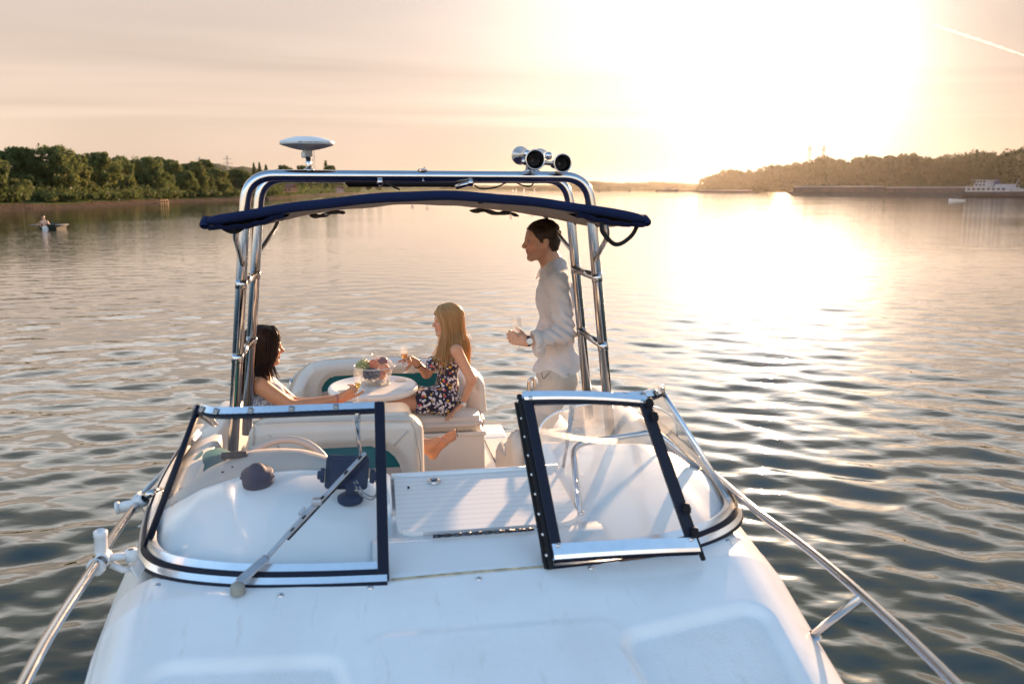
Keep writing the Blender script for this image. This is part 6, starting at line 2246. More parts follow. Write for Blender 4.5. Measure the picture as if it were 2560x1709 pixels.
# ------------------------------------------------------------------ the standing man
def make_man():
    m = lambda px, py, v: A3(pv(px, py, v))
    V0 = 4.74
    man = thing('person', 'standing man in loose white linen shirt and beige trousers holding a glass, seen in profile', 'person', (0.76, V0, 0.45))
    hd = Head(m(1354, 603, V0), frame((-1, -0.06, -0.04)), 1.0)
    ank = [(0.78, V0 - 0.10, 0.53), (0.77, V0 + 0.12, 0.53)]
    F = Field((0.44, 4.32, 0.43), (1.10, 5.12, 2.30), 0.0048)
    nb = m(1384, 662, V0)
    sh = [m(1394, 706, 4.555), m(1392, 700, 4.93)]
    el = [m(1413, 834, 4.50), m(1415, 832, 5.00)]
    wr = [m(1318, 853, 4.47), m(1398, 915, 4.98)]
    hip = [m(1388, 955, V0 - 0.09), m(1388, 950, V0 + 0.10)]
    kn = [(0.73, V0 - 0.10, 0.93), (0.75, V0 + 0.12, 0.93)]
    F.cap(hd.p(-.030, 0, -.05), nb, .054, .060, .02)
    F.cap(hd.p(-.005, 0, -.075), nb + np.array((-.02, 0, -.02)), .04, .05, .02)
    F.ell(m(1390, 738, V0), (.098, .155, .16), .04); F.ell(m(1388, 840, V0), (.088, .135, .14), .05); F.ell(m(1388, 928, V0), (.105, .15, .11), .05)
    for i in (0, 1):
        F.cap(nb + np.array((0.01, 0, -.03)), sh[i], .055, .052, .04)
        F.chain([sh[i], el[i], wr[i]], [.050, .039, .027], .02)
        F.chain([hip[i], kn[i], ank[i]], [.085, .056, .042], .03)
        F.cap(np.array(ank[i]) + np.array((0.03, 0, -.04)), np.array(ank[i]) + np.array((-.15, 0, -.06)), .034, .028, .02)
    hd.build(F)
    hx = m(1293, 832, 4.46) - wr[0]
    hand(F, wr[0] + np.array((0, .006, 0)), (-.95, 0.02, .22), (0.10, 1, 0.0), side=-1, curl=(0.95, 1.15, 0.8), s=0.95, thumb=(0.9, 0.5), splay=0.05)
    hand(F, wr[1], (-0.3, 0, -1.0), (0, -1, 0), side=-1, curl=(0.4, 0.5, 0.3), s=0.95)
    link('body', body_mesh(F, hd, None, (0.92, 0.60, 0.58), stubble=(0.70, 0.66, 0.66)), [M_SKIN_M, M_EYE, M_IRIS], man)
    # hair
    hp = sub('hair', man)
    poly = [(.086, .078), (.064, .060), (.056, .030), (.036, .018), (.024, -.002), (.010, -.008), (.002, .012), (-.020, .020), (-.030, -.02), (-.050, -.06), (-.085, -.085), (-.14, -.05), (-.14, .15), (.05, .15), (.10, .11)]
    me = hair_cap(hd, poly, 0.005, 0.0038, 0.004, 3, amp=0.0025, freq=130)
    rg = np.random.default_rng(0); at = me.attributes.new('strand', 'FLOAT', 'POINT'); at.data.foreach_set('value', rg.random(len(me.vertices)).astype(np.float32))
    link('crop', me, M_HAIR_M, hp)
    stubs(hd, me, 2600, M_HAIR_M, hp, 0.007, 0.0011, 3)
    mb = MB()
    for y in (-1, 1): mb.tube([hd.p(.090, .014 * y, .0185), hd.p(.088, .032 * y, .0225), hd.p(.074, .048 * y, .018)], [.003, .0042, .002], 8)
    link('eyebrow', mb.mesh(), M_HAIR_M, hp)
    # shirt
    F = Field((0.44, 4.36, 1.20), (1.12, 5.12, 2.12), 0.0048)
    F.ell(m(1389, 742, V0), (.120, .180, .165), .05); F.ell(m(1388, 840, V0), (.122, .165, .15), .06); F.ell(m(1388, 930, V0), (.132, .175, .13), .06)
    F.cap(m(1402, 900, V0 - .06), m(1428, 900, V0 - .02), .08, .06, .05)
    F.cap(nb + np.array((0.005, 0, -.012)), nb + np.array((0.005, 0, -.05)), .064, .085, .03)
    for i in (0, 1):
        F.cap(nb + np.array((0.012, 0, -.03)), sh[i], .066, .066, .05)
        F.cap(sh[i], el[i], .064, .055, .035)
        e2 = wr[i] + (el[i] - wr[i]) * 0.20
        F.cap(el[i], e2, .057, .046, .03)
    F.cap(m(1350, 880, 4.50), m(1344, 868, 4.49), .035, .045, .03)      # loose cuff hanging
    def fold(P):
        d = np.linalg.norm(P - el[0], axis=-1)
        dirx = (P - el[0]) @ np.array((0.6, 0.2, 0.75), np.float32)
        f = 0.009 * np.exp(-(d / 0.13) ** 2) * np.sin(dirx * 150)
        dy = (P - sh[0]) @ np.array((0.75, -0.3, 0.6), np.float32)
        f = f + 0.006 * np.exp(-(np.linalg.norm(P - (sh[0] + np.array((.03, .0, -.08))), axis=-1) / 0.16) ** 2) * np.sin(dy * 110 + 2 * np.sin(P[..., 2] * 20))
        f = f + 0.005 * np.sin((P[..., 0] * 55 + P[..., 1] * 40) + 2.5 * np.sin(P[..., 2] * 14)) * np.clip((1.62 - P[..., 2]) / 0.25, 0, 1)
        return f.astype(np.float32)
    zf = m(1322, 936, V0)[2]; zb = m(1440, 927, V0)[2]

    def clip(P):
        hem = zb + 0.004 * np.sin((P[..., 0] - .5) * 9) + (zf - zb) * np.clip((0.80 - P[..., 0]) / 0.12, 0, 1) ** 2
        c = hem - P[..., 2]
        ax = (wr[0] - el[0]); ax /= np.linalg.norm(ax)
        e2 = wr[0] + (el[0] - wr[0]) * 0.20
        near = np.linalg.norm(P - wr[0], axis=-1) - 0.16
        c2 = np.where((near < 0) & (P[..., 1] < V0 - 0.1), (P - e2) @ ax - 0.012, -1)
        # open neck
        v = np.abs(P[..., 1] - V0); neck = (P[..., 2] - (nb[2] - 0.05)) - 2.2 * np.clip(P[..., 0] - (nb[0] - 0.09), -0.2, 0.0)
        c3 = np.where((P[..., 0] < nb[0] - 0.04) & (v < 0.06) & (P[..., 2] > nb[2] - 0.16), 0.035 - v + 0.25 * (nb[2] - 0.12 - P[..., 2]) * -1 - 0.06, -1)
        return np.maximum(np.maximum(c, c2), np.where(c3 > 0, -1, -1)).astype(np.float32)
    sp = sub('shirt', man)
    cloth(F, 'cloth', M_LINEN, sp, clip, 0.0055, 24, 5, fold)
    # collar: a stand with a folded leaf, open at the throat
    mb = MB(); rows = []
    cc = nb + np.array((-0.004, 0, 0.0))
    for i in range(29):
        a_ = lerp(-2.55, 2.55, i / 28)
        ca, sa = math.cos(a_), math.sin(a_)
        dn = 0.030 * max(0, -ca) + 0.01
        base = Vector((cc[0] + 0.070 * ca - 0.012 * max(0, -ca), cc[1] + 0.068 * sa, cc[2] - 0.022 - dn * 1.6))
        topp = Vector((cc[0] + 0.064 * ca - 0.018 * max(0, -ca), cc[1] + 0.064 * sa, cc[2] + 0.022 - dn * 1.3))
        leaf = Vector((cc[0] + 0.088 * ca - 0.03 * max(0, -ca), cc[1] + 0.090 * sa, cc[2] - 0.026 - dn * 1.9))
        rows.append([base, topp, topp + Vector((0.004 * ca, 0.004 * sa, 0.003)), topp.lerp(leaf, 0.5) + Vector((0.004 * ca, 0.004 * sa, 0.002)), leaf, leaf + Vector((-.003 * ca, -.003 * sa, 0.003))])
    mb.grid(rows); link('collar', mb.mesh(), M_LINEN, sp)
    mb = MB(); rows = []
    ax = Vector(wr[0] - el[0]).normalized(); q = ax.to_track_quat('Z', 'Y').to_matrix().to_4x4()
    e2 = Vector(wr[0] + (el[0] - wr[0]) * 0.22)
    mb.lathe([(0.046, 0.014), (0.053, 0.016), (0.057, 0.004), (0.055, -0.024), (0.050, -0.028)], 28, e2, q)
    link('cuff', mb.mesh(), M_LINEN, sp)
    # trousers
    F = Field((0.50, 4.50, 0.50), (1.10, 5.02, 1.42), 0.0055)
    F.ell(m(1388, 930, V0), (.118, .165, .12), .05); F.ell(m(1402, 950, V0), (.105, .15, .10), .04)
    for i in (0, 1): F.chain([hip[i], kn[i], (ank[i][0], ank[i][1], ank[i][2] + 0.02)], [.100, .074, .062], .03)
    def tfold(P): return (0.004 * np.sin(P[..., 0] * 60 + P[..., 2] * 45) * np.clip((1.3 - P[..., 2]) / .2, 0, 1)).astype(np.float32)
    tr = sub('trousers', man)
    cloth(F, 'cloth', M_CHINO, tr, lambda P: (P[..., 2] - 1.40).astype(np.float32), 0.003, 24, 8, tfold)
    mb = MB(); a_ = m(1354, 930, V0 - .175); b_ = m(1358, 946, V0 - .17); c_ = m(1374, 930, V0 - .18)
    mb.tube(crom([a_, b_, c_], 5), 0.0022, 6); link('pocket_edge', mb.mesh(), mat('pocket_dark', (0.12, 0.09, 0.07), 0.9), tr)
    ax = Vector(wr[0] - el[0])
    watch(man, Vector(wr[0]) + ax.normalized() * -0.006, ax, (-0.25, -0.9, 0.1), 0.0305, 0.0195)
    return wr[0], hx


# ------------------------------------------------------------------ the blonde woman on the stern bench
def make_blonde():
    m = lambda px, py, v: A3(pv(px, py, v))
    V0 = 5.56
    wo_ = thing('person', 'seated woman with long straight blonde hair and a floral sleeveless dress, raising a glass', 'person', (0.2, V0, 0.865))
    hd = Head(m(1119, 803, V0), frame((-1, -0.28, 0.02)), 0.93, True)
    F = Field((-0.55, 5.20, 0.45), (0.58, 5.95, 1.64), 0.0048)
    nb = m(1128, 852, V0 + .0)
    sh = [m(1141, 876, V0 - .155), m(1120, 874, V0 + .165)]
    el = [m(1179, 948, V0 - .20), m(1066, 934, V0 + .16)]
    wr = [m(1156, 1008, V0 - .13), m(1040, 905, V0 + .05)]
    hip = [m(1108, 1003, V0 - .085), m(1104, 998, V0 + .09)]
    kn = [m(1000, 1003, V0 - .06), m(985, 992, V0 + .10)]
    ank = [kn[0] + np.array((-.06, -.02, -.40)), kn[1] + np.array((-.05, .02, -.42))]
    F.cap(hd.p(-.03, 0, -.05), nb, .044, .046, .02); F.cap(hd.p(-.005, 0, -.075), nb + np.array((-.01, 0, -.01)), .032, .042, .02)
    ch = m(1122, 898, V0); wa = m(1118, 958, V0); pe = m(1110, 1000, V0)
    F.ell(ch, (.080, .125, .105), .04); F.ell(wa, (.070, .105, .10), .05); F.ell(pe, (.105, .145, .085), .05)
    for i in (0, 1):
        F.cap(nb + np.array((0.01, 0, -.025)), sh[i], .040, .040, .035)
        F.chain([sh[i], el[i], wr[i]], [.040, .033, .0225], .018)
        F.chain([hip[i], kn[i], ank[i]], [.082, .056, .036], .03)
        F.cap(ank[i], ank[i] + np.array((-.14, 0, -.03)), .03, .022, .02)
    hd.build(F)
    hand(F, wr[0], (-0.62, -0.25, -0.42), (0.25, -0.1, -1), side=-1, curl=(0.10, 0.25, 0.2), s=0.90, thumb=(0.1, 0.2), splay=0.2)
    hx = m(1012, 893, V0 + .0) - wr[1]
    hand(F, wr[1], hx, (-0.25, -0.85, -0.2), side=-1, curl=(0.55, 0.65, 0.5), s=0.90, thumb=(0.85, 0.3), per=[(0.25, 0.35, 0.3), (0.55, 0.65, 0.4), (0.7, 0.75, 0.5), (0.85, 0.8, 0.5)])
    link('body', body_mesh(F, hd, None, (0.98, 0.50, 0.52)), [M_SKIN_B, M_EYE, M_IRIS], wo_)
    # dress
    F = Field((-0.05, 5.28, 0.80), (0.50, 5.88, 1.36), 0.0045)
    F.ell(ch, (.090, .134, .112), .04); F.ell(wa, (.081, .115, .11), .05); F.ell(pe, (.116, .156, .094), .05)
    for i, y in ((0, -.058), (1, .058)): F.ell(m(1083, 908, V0 + y), (.050, .052, .052), .035)
    for i in (0, 1):
        F.cap(nb + np.array((0.0, (-.05, .05)[i], -.035)), sh[i] + np.array((0.0, (.035, -.035)[i], 0.0)), .040, .040, .03)
        F.cap(hip[i], hip[i] + (kn[i] - hip[i]) * 0.80, .098, .082, .03)
    hx_ = m(1038, 1000, V0)[0]

    def clip(P):
        c = hx_ - P[..., 0] + 0.004 * np.sin(P[..., 2] * 60)
        neck = 0.060 - np.linalg.norm((P - (nb + np.array((-.025, 0, .005))))[..., :2] / np.array((1.15, 1.0)), axis=-1)
        neck = np.where(P[..., 2] > nb[2] - .055, neck, -1)
        arm = [0.056 - np.linalg.norm((P - (sh[i] + np.array((0.0, (-.022, .022)[i], -.012)))) * np.array((1, 1, 0.72), np.float32), axis=-1) for i in (0, 1)]
        return np.maximum(np.maximum(c, neck), np.maximum(arm[0], arm[1])).astype(np.float32)
    def dfold(P): return (0.0035 * np.sin(P[..., 0] * 45 - P[..., 2] * 70 + 2 * np.sin(P[..., 1] * 25)) * np.exp(-((P[..., 2] - wa[2] + .04) / .09) ** 2)).astype(np.float32)
    cloth(F, 'dress', M_FLOR, wo_, clip, 0.0028, 30, 11, dfold)
    # hair: cap and long locks
    hp = sub('hair', wo_)
    poly = [(.098, .045), (.078, .050), (.064, .010), (.050, -.04), (.030, -.10), (-.15, -.12), (-.16, .16), (.06, .16), (.11, .10)]
    me = hair_cap(hd, poly, 0.013, 0.0042, 0.003, 7, vol=(.004, .004, .002), amp=0.002, freq=120)
    rg = np.random.default_rng(1); at = me.attributes.new('strand', 'FLOAT', 'POINT'); at.data.foreach_set('value', (0.4 * rg.random(len(me.vertices))).astype(np.float32))
    link('crown_hair', me, M_HAIR_B, hp)
    H = lambda x, y, z: Vector(hd.p(x, y, z))
    S = lambda px, py, v: pv(px, py, V0 + v)
    g = [
        [H(.055, .0, .128), H(.085, .045, .085), H(.070, .074, .02), H(.058, .082, -.06), S(1106, 850, -.10), S(1102, 890, -.14), S(1101, 937, -.14)],
        [H(.04, .0, .131), H(.060, .060, .09), H(.045, .086, .02), H(.035, .094, -.06), S(1116, 852, -.12), S(1114, 890, -.155), S(1109, 925, -.155)],
        [H(.02, .0, .133), H(.025, .070, .095), H(.012, .094, .02), H(.005, .102, -.07), S(1130, 855, -.13), S(1134, 880, -.155), S(1130, 915, -.15)],
        [H(.0, .0, .134), H(-.02, .072, .095), H(-.028, .094, .02), H(-.035, .098, -.08), S(1145, 850, -.12), S(1152, 880, -.12), S(1150, 905, -.10)],
        [H(-.02, .0, .132), H(-.065, .062, .09), H(-.085, .074, .02), H(-.092, .078, -.08), S(1160, 850, -.08), S(1166, 885, -.06), S(1168, 922, -.04)],
        [H(-.03, .0, .131), H(-.095, .03, .085), H(-.118, .032, .02), H(-.124, .034, -.08), S(1170, 850, -.03), S(1174, 885, .0), S(1174, 926, .02)],
        [H(-.03, -.0, .131), H(-.09, -.045, .085), H(-.108, -.05, .02), H(-.112, -.055, -.08), S(1166, 850, .06), S(1170, 885, .08), S(1168, 920, .08)],
        [H(-.0, -.0, .133), H(-.03, -.070, .09), H(-.03, -.090, .0), H(-.03, -.092, -.09), S(1140, 850, .12), S(1140, 880, .15), S(1135, 915, .15)],
        [H(.05, -.0, .13), H(.075, -.050, .08), H(.060, -.072, .01), H(.045, -.08, -.07), S(1098, 858, .09), S(1078, 885, .10), S(1064, 905, .10)],
    ]
    strands('locks', g, 620, M_HAIR_B, hp, 0.0030, 0.0085, 5, lenvar=0.25)
    strands('stray_hair', g, 70, M_HAIR_B, hp, 0.0011, 0.022, 55, lenvar=0.4)
    g2 = [[H(.075, .005, .122), H(.098, .035, .07), H(.080, .064, .0), H(.062, .074, -.07), S(1101, 852, -.10), S(1090, 885, -.13), S(1072, 903, -.10)], g[0]]
    strands('front_locks', g2, 60, M_HAIR_B, hp, 0.003, 0.006, 6)
    mb = MB()
    for y in (-1, 1): mb.tube([hd.p(.089, .014 * y, .017), hd.p(.087, .032 * y, .0215), hd.p(.074, .047 * y, .017)], [.0022, .003, .0014], 8)
    link('eyebrow', mb.mesh(), mat('brow_brown', (0.16, 0.08, 0.035), 0.7), hp)
    ax = Vector(wr[0] - el[0])
    watch(wo_, Vector(wr[0]) - ax.normalized() * 0.012, ax, (0.25, -0.9, 0.3), 0.026, 0.021, M_STEEL)
    ax = Vector(wr[1] - el[1]); q = ax.normalized().to_track_quat('Z', 'Y').to_matrix().to_4x4(); c = Vector(wr[1]) - ax.normalized() * 0.03
    mb = MB()
    for i in range(16):
        a_ = i / 16 * 2 * PI; mb.ball(c + q @ Vector((0.030 * math.cos(a_), 0.030 * math.sin(a_), 0)), 0.0052, 8)
    link('bracelet', mb.mesh(), M_IRIS, wo_)
    return wr[1], hx


# ------------------------------------------------------------------ the dark-haired woman leaning on the side, legs along the seat
def make_brunette():
    m = lambda px, py, v: A3(pv(px, py, v))
    V0 = 4.66
    wo_ = thing('person', 'seated woman with long dark brown hair in a pale blue sleeveless blouse, legs stretched out', 'person', (-0.8, V0, 0.86))
    hd = Head(m(659, 868, V0), frame((1, 0.25, -0.04)), 0.93, True)
    F = Field((-1.08, 4.20, 0.78), (0.30, 4.98, 1.70), 0.005)
    nb = m(649, 926, V0)
    sh = [m(647, 962, V0 - .15), m(668, 955, V0 + .15)]
    el = [m(728, 1017, V0 - .12), m(735, 1010, V0 + .16)]
    wr = [m(848, 996, V0 + .02), m(800, 1003, V0 + .14)]
    hip = [A3((-0.77, V0 - .10, 0.955)), A3((-0.77, V0 + .07, 0.955))]
    kn = [A3(pv(842, 1036, V0 - .10)), A3(pv(860, 1040, V0 + .04))]
    f0, f1 = A3(pv(1064, 1112, 4.42)), A3(pv(1078, 1120, 4.52))
    F.cap(hd.p(-.03, 0, -.05), nb, .044, .046, .02); F.cap(hd.p(-.005, 0, -.075), nb + np.array((.01, 0, -.01)), .032, .042, .02)
    ch = m(657, 990, V0); wa = A3((-0.805, V0, 1.10)); pe = A3((-0.79, V0, 0.97))
    F.ell(ch, (.085, .125, .11), .04); F.ell(wa, (.078, .11, .10), .05); F.ell(pe, (.12, .15, .095), .05)
    for i in (0, 1):
        F.cap(nb + np.array((0, 0, -.025)), sh[i], .040, .041, .035)
        F.chain([sh[i], el[i], wr[i]], [.049, .039, .025], .018)
        F.chain([hip[i], kn[i], (f0, f1)[i]], [.082, .056, .034], .03)
    t0, t1 = A3(pv(1094, 1105, 4.42)), A3(pv(1133, 1090, 4.52))
    # feet: heel, instep, toes
    for a_, heel, t_, s_ in ((f0, A3(pv(1068, 1126, 4.42)), t0, 0.8), (f1, A3(pv(1082, 1136, 4.52)), t1, 1.0)):
        F.cap(a_, heel, .030 * s_, .026 * s_, .02)
        mid = a_ * 0.45 + t_ * 0.55
        F.cap(heel, mid, .024 * s_, .024 * s_, .02); F.cap(a_, mid, .028 * s_, .024 * s_, .02); F.cap(mid, t_, .026 * s_, .016 * s_, .02)
        d = t_ - a_; d /= np.linalg.norm(d)
        side = np.array((0.1, 0.25, -0.95)); side -= d * (side @ d); side /= np.linalg.norm(side)
        for j, (o_, ln, r_) in enumerate(((-.030, .030, .0105), (-.012, .026, .0078), (.001, .022, .0074), (.013, .017, .0070), (.024, .011, .0068))):
            b0 = t_ - d * 0.008 + side * o_ * s_
            F.cap(b0 - d * 0.03, b0 + d * ln * s_, r_ * 1.1 * s_, r_ * s_, .004)
    hd.build(F)
    hx = m(888, 978, V0 + .05) - wr[0]
    hand(F, wr[0], hx, (0.15, 0.85, 0.35), side=-1, curl=(0.55, 0.6, 0.45), s=0.92, thumb=(0.8, 0.3), per=[(0.10, 0.25, 0.2), (0.55, 0.7, 0.5), (0.7, 0.8, 0.5), (0.8, 0.8, 0.5)])
    hand(F, wr[1], (-1, 0.1, 0.0), (0, -0.3, -1), side=1, curl=(0.2, 0.3, 0.2), s=0.88)
    link('body', body_mesh(F, hd, None, (0.98, 0.55, 0.52)), [M_SKIN_D, M_EYE, M_IRIS], wo_)
    # nail varnish
    mb = MB()
    d = t1 - f1; d /= np.linalg.norm(d); side = np.array((0.1, 0.25, -0.95)); side -= d * (side @ d); side /= np.linalg.norm(side)
    for o_, ln in ((-.030, .036), (-.012, .030), (.001, .026), (.013, .021)): mb.ball(t1 + side * o_ + d * ln + np.array((0, -.004, .004)), (0.005, 0.005, 0.005), 8)
    link('nail_varnish', mb.mesh(), mat('dark_nail_varnish', (0.03, 0.008, 0.012), 0.15), wo_)
    # blouse
    F = Field((-1.08, 4.36, 0.90), (-0.58, 4.98, 1.45), 0.0048)
    F.ell(ch, (.098, .135, .118), .04); F.ell(wa, (.098, .125, .12), .05); F.ell(pe + np.array((0, 0, .02)), (.125, .155, .09), .05)
    for y in (-.06, .06): F.ell(m(690, 985, V0 + y), (.050, .052, .055), .04)
    F.cap(m(716, 1004, V0), m(700, 1035, V0), .045, .07, .04)
    for i in (0, 1): F.cap(nb + np.array((0.0, (-.055, .055)[i], -.03)), sh[i] + np.array((0.0, (.03, -.03)[i], 0)), .038, .042, .03)

    def clip(P):
        neck = 0.060 - np.linalg.norm((P - (nb + np.array((.025, 0, .005))))[..., :2] / np.array((1.15, 1.0)), axis=-1)
        neck = np.where(P[..., 2] > nb[2] - .05, neck, -1)
        arm = [0.058 - np.linalg.norm((P - (sh[i] + np.array((0.004, (-.02, .02)[i], -.014)))) * np.array((1, 1, 0.74), np.float32), axis=-1) for i in (0, 1)]
        return np.maximum(np.maximum(0.93 - P[..., 2], neck), np.maximum(arm[0], arm[1])).astype(np.float32)
    def bfold(P): return (0.0045 * np.sin(P[..., 0] * 60 + P[..., 2] * 55 + 2 * np.sin(P[..., 1] * 22)) * np.clip((1.28 - P[..., 2]) / .2, 0, 1)).astype(np.float32)
    cloth(F, 'blouse', M_BLOUSE, wo_, clip, 0.004, 30, 15, bfold)
    F = Field((-1.05, 4.36, 0.80), (-0.36, 4.98, 1.16), 0.006)
    F.ell(pe, (.130, .160, .105), .05)
    for i in (0, 1): F.cap(hip[i], hip[i] + (kn[i] - hip[i]) * 0.55, .095, .082, .03)
    cloth(F, 'shorts', M_DENIM, wo_, None, 0.002, 30, 17)
    hp = sub('hair', wo_)
    poly = [(.098, .050), (.074, .054), (.060, .012), (.045, -.04), (.020, -.10), (-.15, -.12), (-.16, .16), (.06, .16), (.11, .10)]
    me = hair_cap(hd, poly, 0.014, 0.0042, 0.004, 9, vol=(.004, .005, .002), amp=0.003, freq=100)
    rg = np.random.default_rng(2); at = me.attributes.new('strand', 'FLOAT', 'POINT'); at.data.foreach_set('value', (0.5 * rg.random(len(me.vertices))).astype(np.float32))
    link('crown_hair', me, M_HAIR_D, hp)
    H = lambda x, y, z: Vector(hd.p(x, y, z))
    S = lambda px, py, v: pv(px, py, V0 + v)
    # the near side is her right (-y)
    g = [
        [H(.060, -.0, .128), H(.088, -.045, .080), H(.072, -.074, .01), H(.050, -.084, -.07), S(676, 915, -.10), S(683, 940, -.12), S(690, 958, -.10)],
        [H(.045, -.0, .131), H(.062, -.062, .09), H(.045, -.088, .01), H(.030, -.096, -.07), S(664, 925, -.125), S(660, 955, -.155), S(650, 985, -.175)],
        [H(.02, -.0, .133), H(.020, -.072, .095), H(.005, -.096, .01), H(-.005, -.102, -.08), S(648, 930, -.135), S(636, 965, -.165), S(628, 1000, -.16)],
        [H(.0, -.0, .134), H(-.025, -.073, .095), H(-.035, -.092, .01), H(-.045, -.096, -.08), S(634, 935, -.12), S(622, 975, -.13), S(616, 1020, -.12)],
        [H(-.02, -.0, .132), H(-.070, -.060, .09), H(-.090, -.072, .01), H(-.098, -.074, -.08), S(620, 935, -.08), S(611, 975, -.08), S(607, 1025, -.08)],
        [H(-.03, .0, .131), H(-.098, -.02, .085), H(-.122, -.02, .01), H(-.130, -.02, -.08), S(612, 935, .0), S(606, 975, .0), S(604, 1020, .0)],
        [H(-.02, .0, .132), H(-.075, .055, .085), H(-.092, .064, .01), H(-.10, .066, -.08), S(622, 935, .09), S(614, 970, .10), S(612, 1000, .10)],
        [H(.02, .0, .132), H(.03, .070, .085), H(.02, .090, .01), H(.01, .094, -.07), S(655, 930, .13), S(655, 955, .16), S(650, 985, .17)],
        [H(.060, .0, .128), H(.086, .045, .080), H(.070, .074, .01), H(.055, .08, -.07), S(683, 920, .09), S(694, 942, .10), S(700, 960, .09)],
    ]
    strands('locks', g, 620, M_HAIR_D, hp, 0.0032, 0.010, 25, lenvar=0.25)
    strands('stray_hair', g, 70, M_HAIR_D, hp, 0.0011, 0.024, 56, lenvar=0.4)
    mb = MB()
    for y in (-1, 1): mb.tube([hd.p(.089, .014 * y, .017), hd.p(.087, .032 * y, .0215), hd.p(.074, .047 * y, .017)], [.0024, .0032, .0014], 8)
    link('eyebrow', mb.mesh(), M_HAIR_D, hp)
    ax = Vector(wr[0] - el[0]); q = ax.normalized().to_track_quat('Z', 'Y').to_matrix().to_4x4()
    mb = MB(); c = Vector(wr[0]) - ax.normalized() * 0.02; mb.tube([c + q @ Vector((0.027 * math.cos(a_), 0.027 * math.sin(a_), 0)) for a_ in lin(0, 6.0, 24)], 0.002, 6, closed=True)
    link('bracelet', mb.mesh(), mat('purple_cord', (0.14, 0.04, 0.16), 0.7), wo_)
    return wr[0], hx


make_man(); make_blonde(); make_brunette()

# ------------------------------------------------------------------ table, glasses, fruit bowl
M_GLS = glass_mat('thin_glass', (0.93, 0.93, 0.93), 0.17, 1.5)
M_WINEA = mat('amber_wine', (0.85, 0.36, 0.06), 0.05, trans=0.75, ior=1.33)
M_WINEG = mat('pale_wine', (0.85, 0.66, 0.18), 0.05, trans=0.75, ior=1.33)


def flute(label, rim, foot, level, wine, bowl_r=0.031, frac=0.60):
    rim, foot = Vector(rim), Vector(foot)
    g = thing('wine_glass', label, 'wine glass', tuple(foot), 'wine glasses in the hands')
    ax = rim - foot; ln = ax.length
    q = ax.normalized().to_track_quat('Z', 'Y').to_matrix().to_4x4()
    bh = ln * frac
    prof = lambda t: bowl_r * (0.16 + 0.84 * math.sin(min(1, t * 1.25) * PI / 2) ** 0.75) * (1 - 0.16 * max(0, t - 0.55))
    mb = MB(); z0 = ln - bh
    mb.lathe([(0.004, z0)] + [(prof(t), z0 + t * bh) for t in lin(0.03, 1, 16)], 32, foot, q)
    mb.tube([rim + q @ Vector((prof(1) * math.cos(a_), prof(1) * math.sin(a_), 0)) for a_ in lin(0, 2 * PI * 31 / 32, 32)], 0.0008, 6, closed=True)
    link('bowl', mb.mesh(), M_GLS, g)
    mb = MB(); mb.lathe([(0.0045, z0 + 0.004), (0.0035, z0 - 0.01), (0.0032, 0.02), (0.006, 0.006), (0.031, 0.0015), (0.032, 0.0), (0.0, -0.001)], 28, foot, q); link('stem', mb.mesh(), M_GLS, g)
    mb = MB(); mb.lathe([(0.0, z0 + 0.003)] + [(prof(t) - 0.0012, z0 + t * bh) for t in lin(0.03, level, 8)] + [(0, z0 + level * bh)], 28, foot, q); link('wine', mb.mesh(), wine, g)
    return g


flute('wine glass in the standing man\'s hand, nearly empty', pv(1290, 794, 4.46), pv(1299, 873, 4.47), 0.06, M_WINEG, 0.029)
flute('wine glass with amber drink raised by the blonde woman', pv(1007, 862, 5.55), pv(1017, 929, 5.56), 0.45, M_WINEA, 0.030)
flute('wine glass with pale drink held by the dark-haired woman over the table edge', pv(896, 922, 4.75), pv(894, 1004, 4.75), 0.30, M_WINEG, 0.029)

tz = 1.10
tcn = pz(933, 966, tz); TC = Vector((tcn.x, 5.475, 0))
tb = thing('cockpit_table', 'round white table with cup holders between the seats', 'table', (TC.x, TC.y, 0.45))
mb = MB(); mb.lathe([(0, tz - 0.002), (0.270, tz - 0.002), (0.283, tz + 0.004), (0.297, tz + 0.002), (0.307, tz - 0.012), (0.307, tz - 0.032), (0.295, tz - 0.046), (0.0, tz - 0.046)], 72, (TC.x, TC.y, 0)); link('tabletop', mb.mesh(), M_TABLE, tb)
mb = MB(); mb.lathe([(0.035, 0.46), (0.035, tz - 0.05)], 20, (TC.x, TC.y, 0)); mb.lathe([(0.09, 0.455), (0.09, 0.462), (0.04, 0.475)], 24, (TC.x, TC.y, 0)); link('pedestal', mb.mesh(), M_STEEL, tb)
M_CUP = mat('cup_recess', (0.30, 0.28, 0.26), 0.5)
for px, py in ((1002, 950), (858, 978)):
    p = pz(px, py, tz); mb = MB(); mb.lathe([(0.040, tz + 0.0008), (0.042, tz + 0.0002), (0.041, tz - 0.0006)], 28, (p.x, p.y, 0)); mb.lathe([(0.040, tz + 0.0006), (0.0, tz + 0.0006)], 28, (p.x, p.y, 0.0005)); link('cup_holder', mb.mesh(), M_CUP, tb)

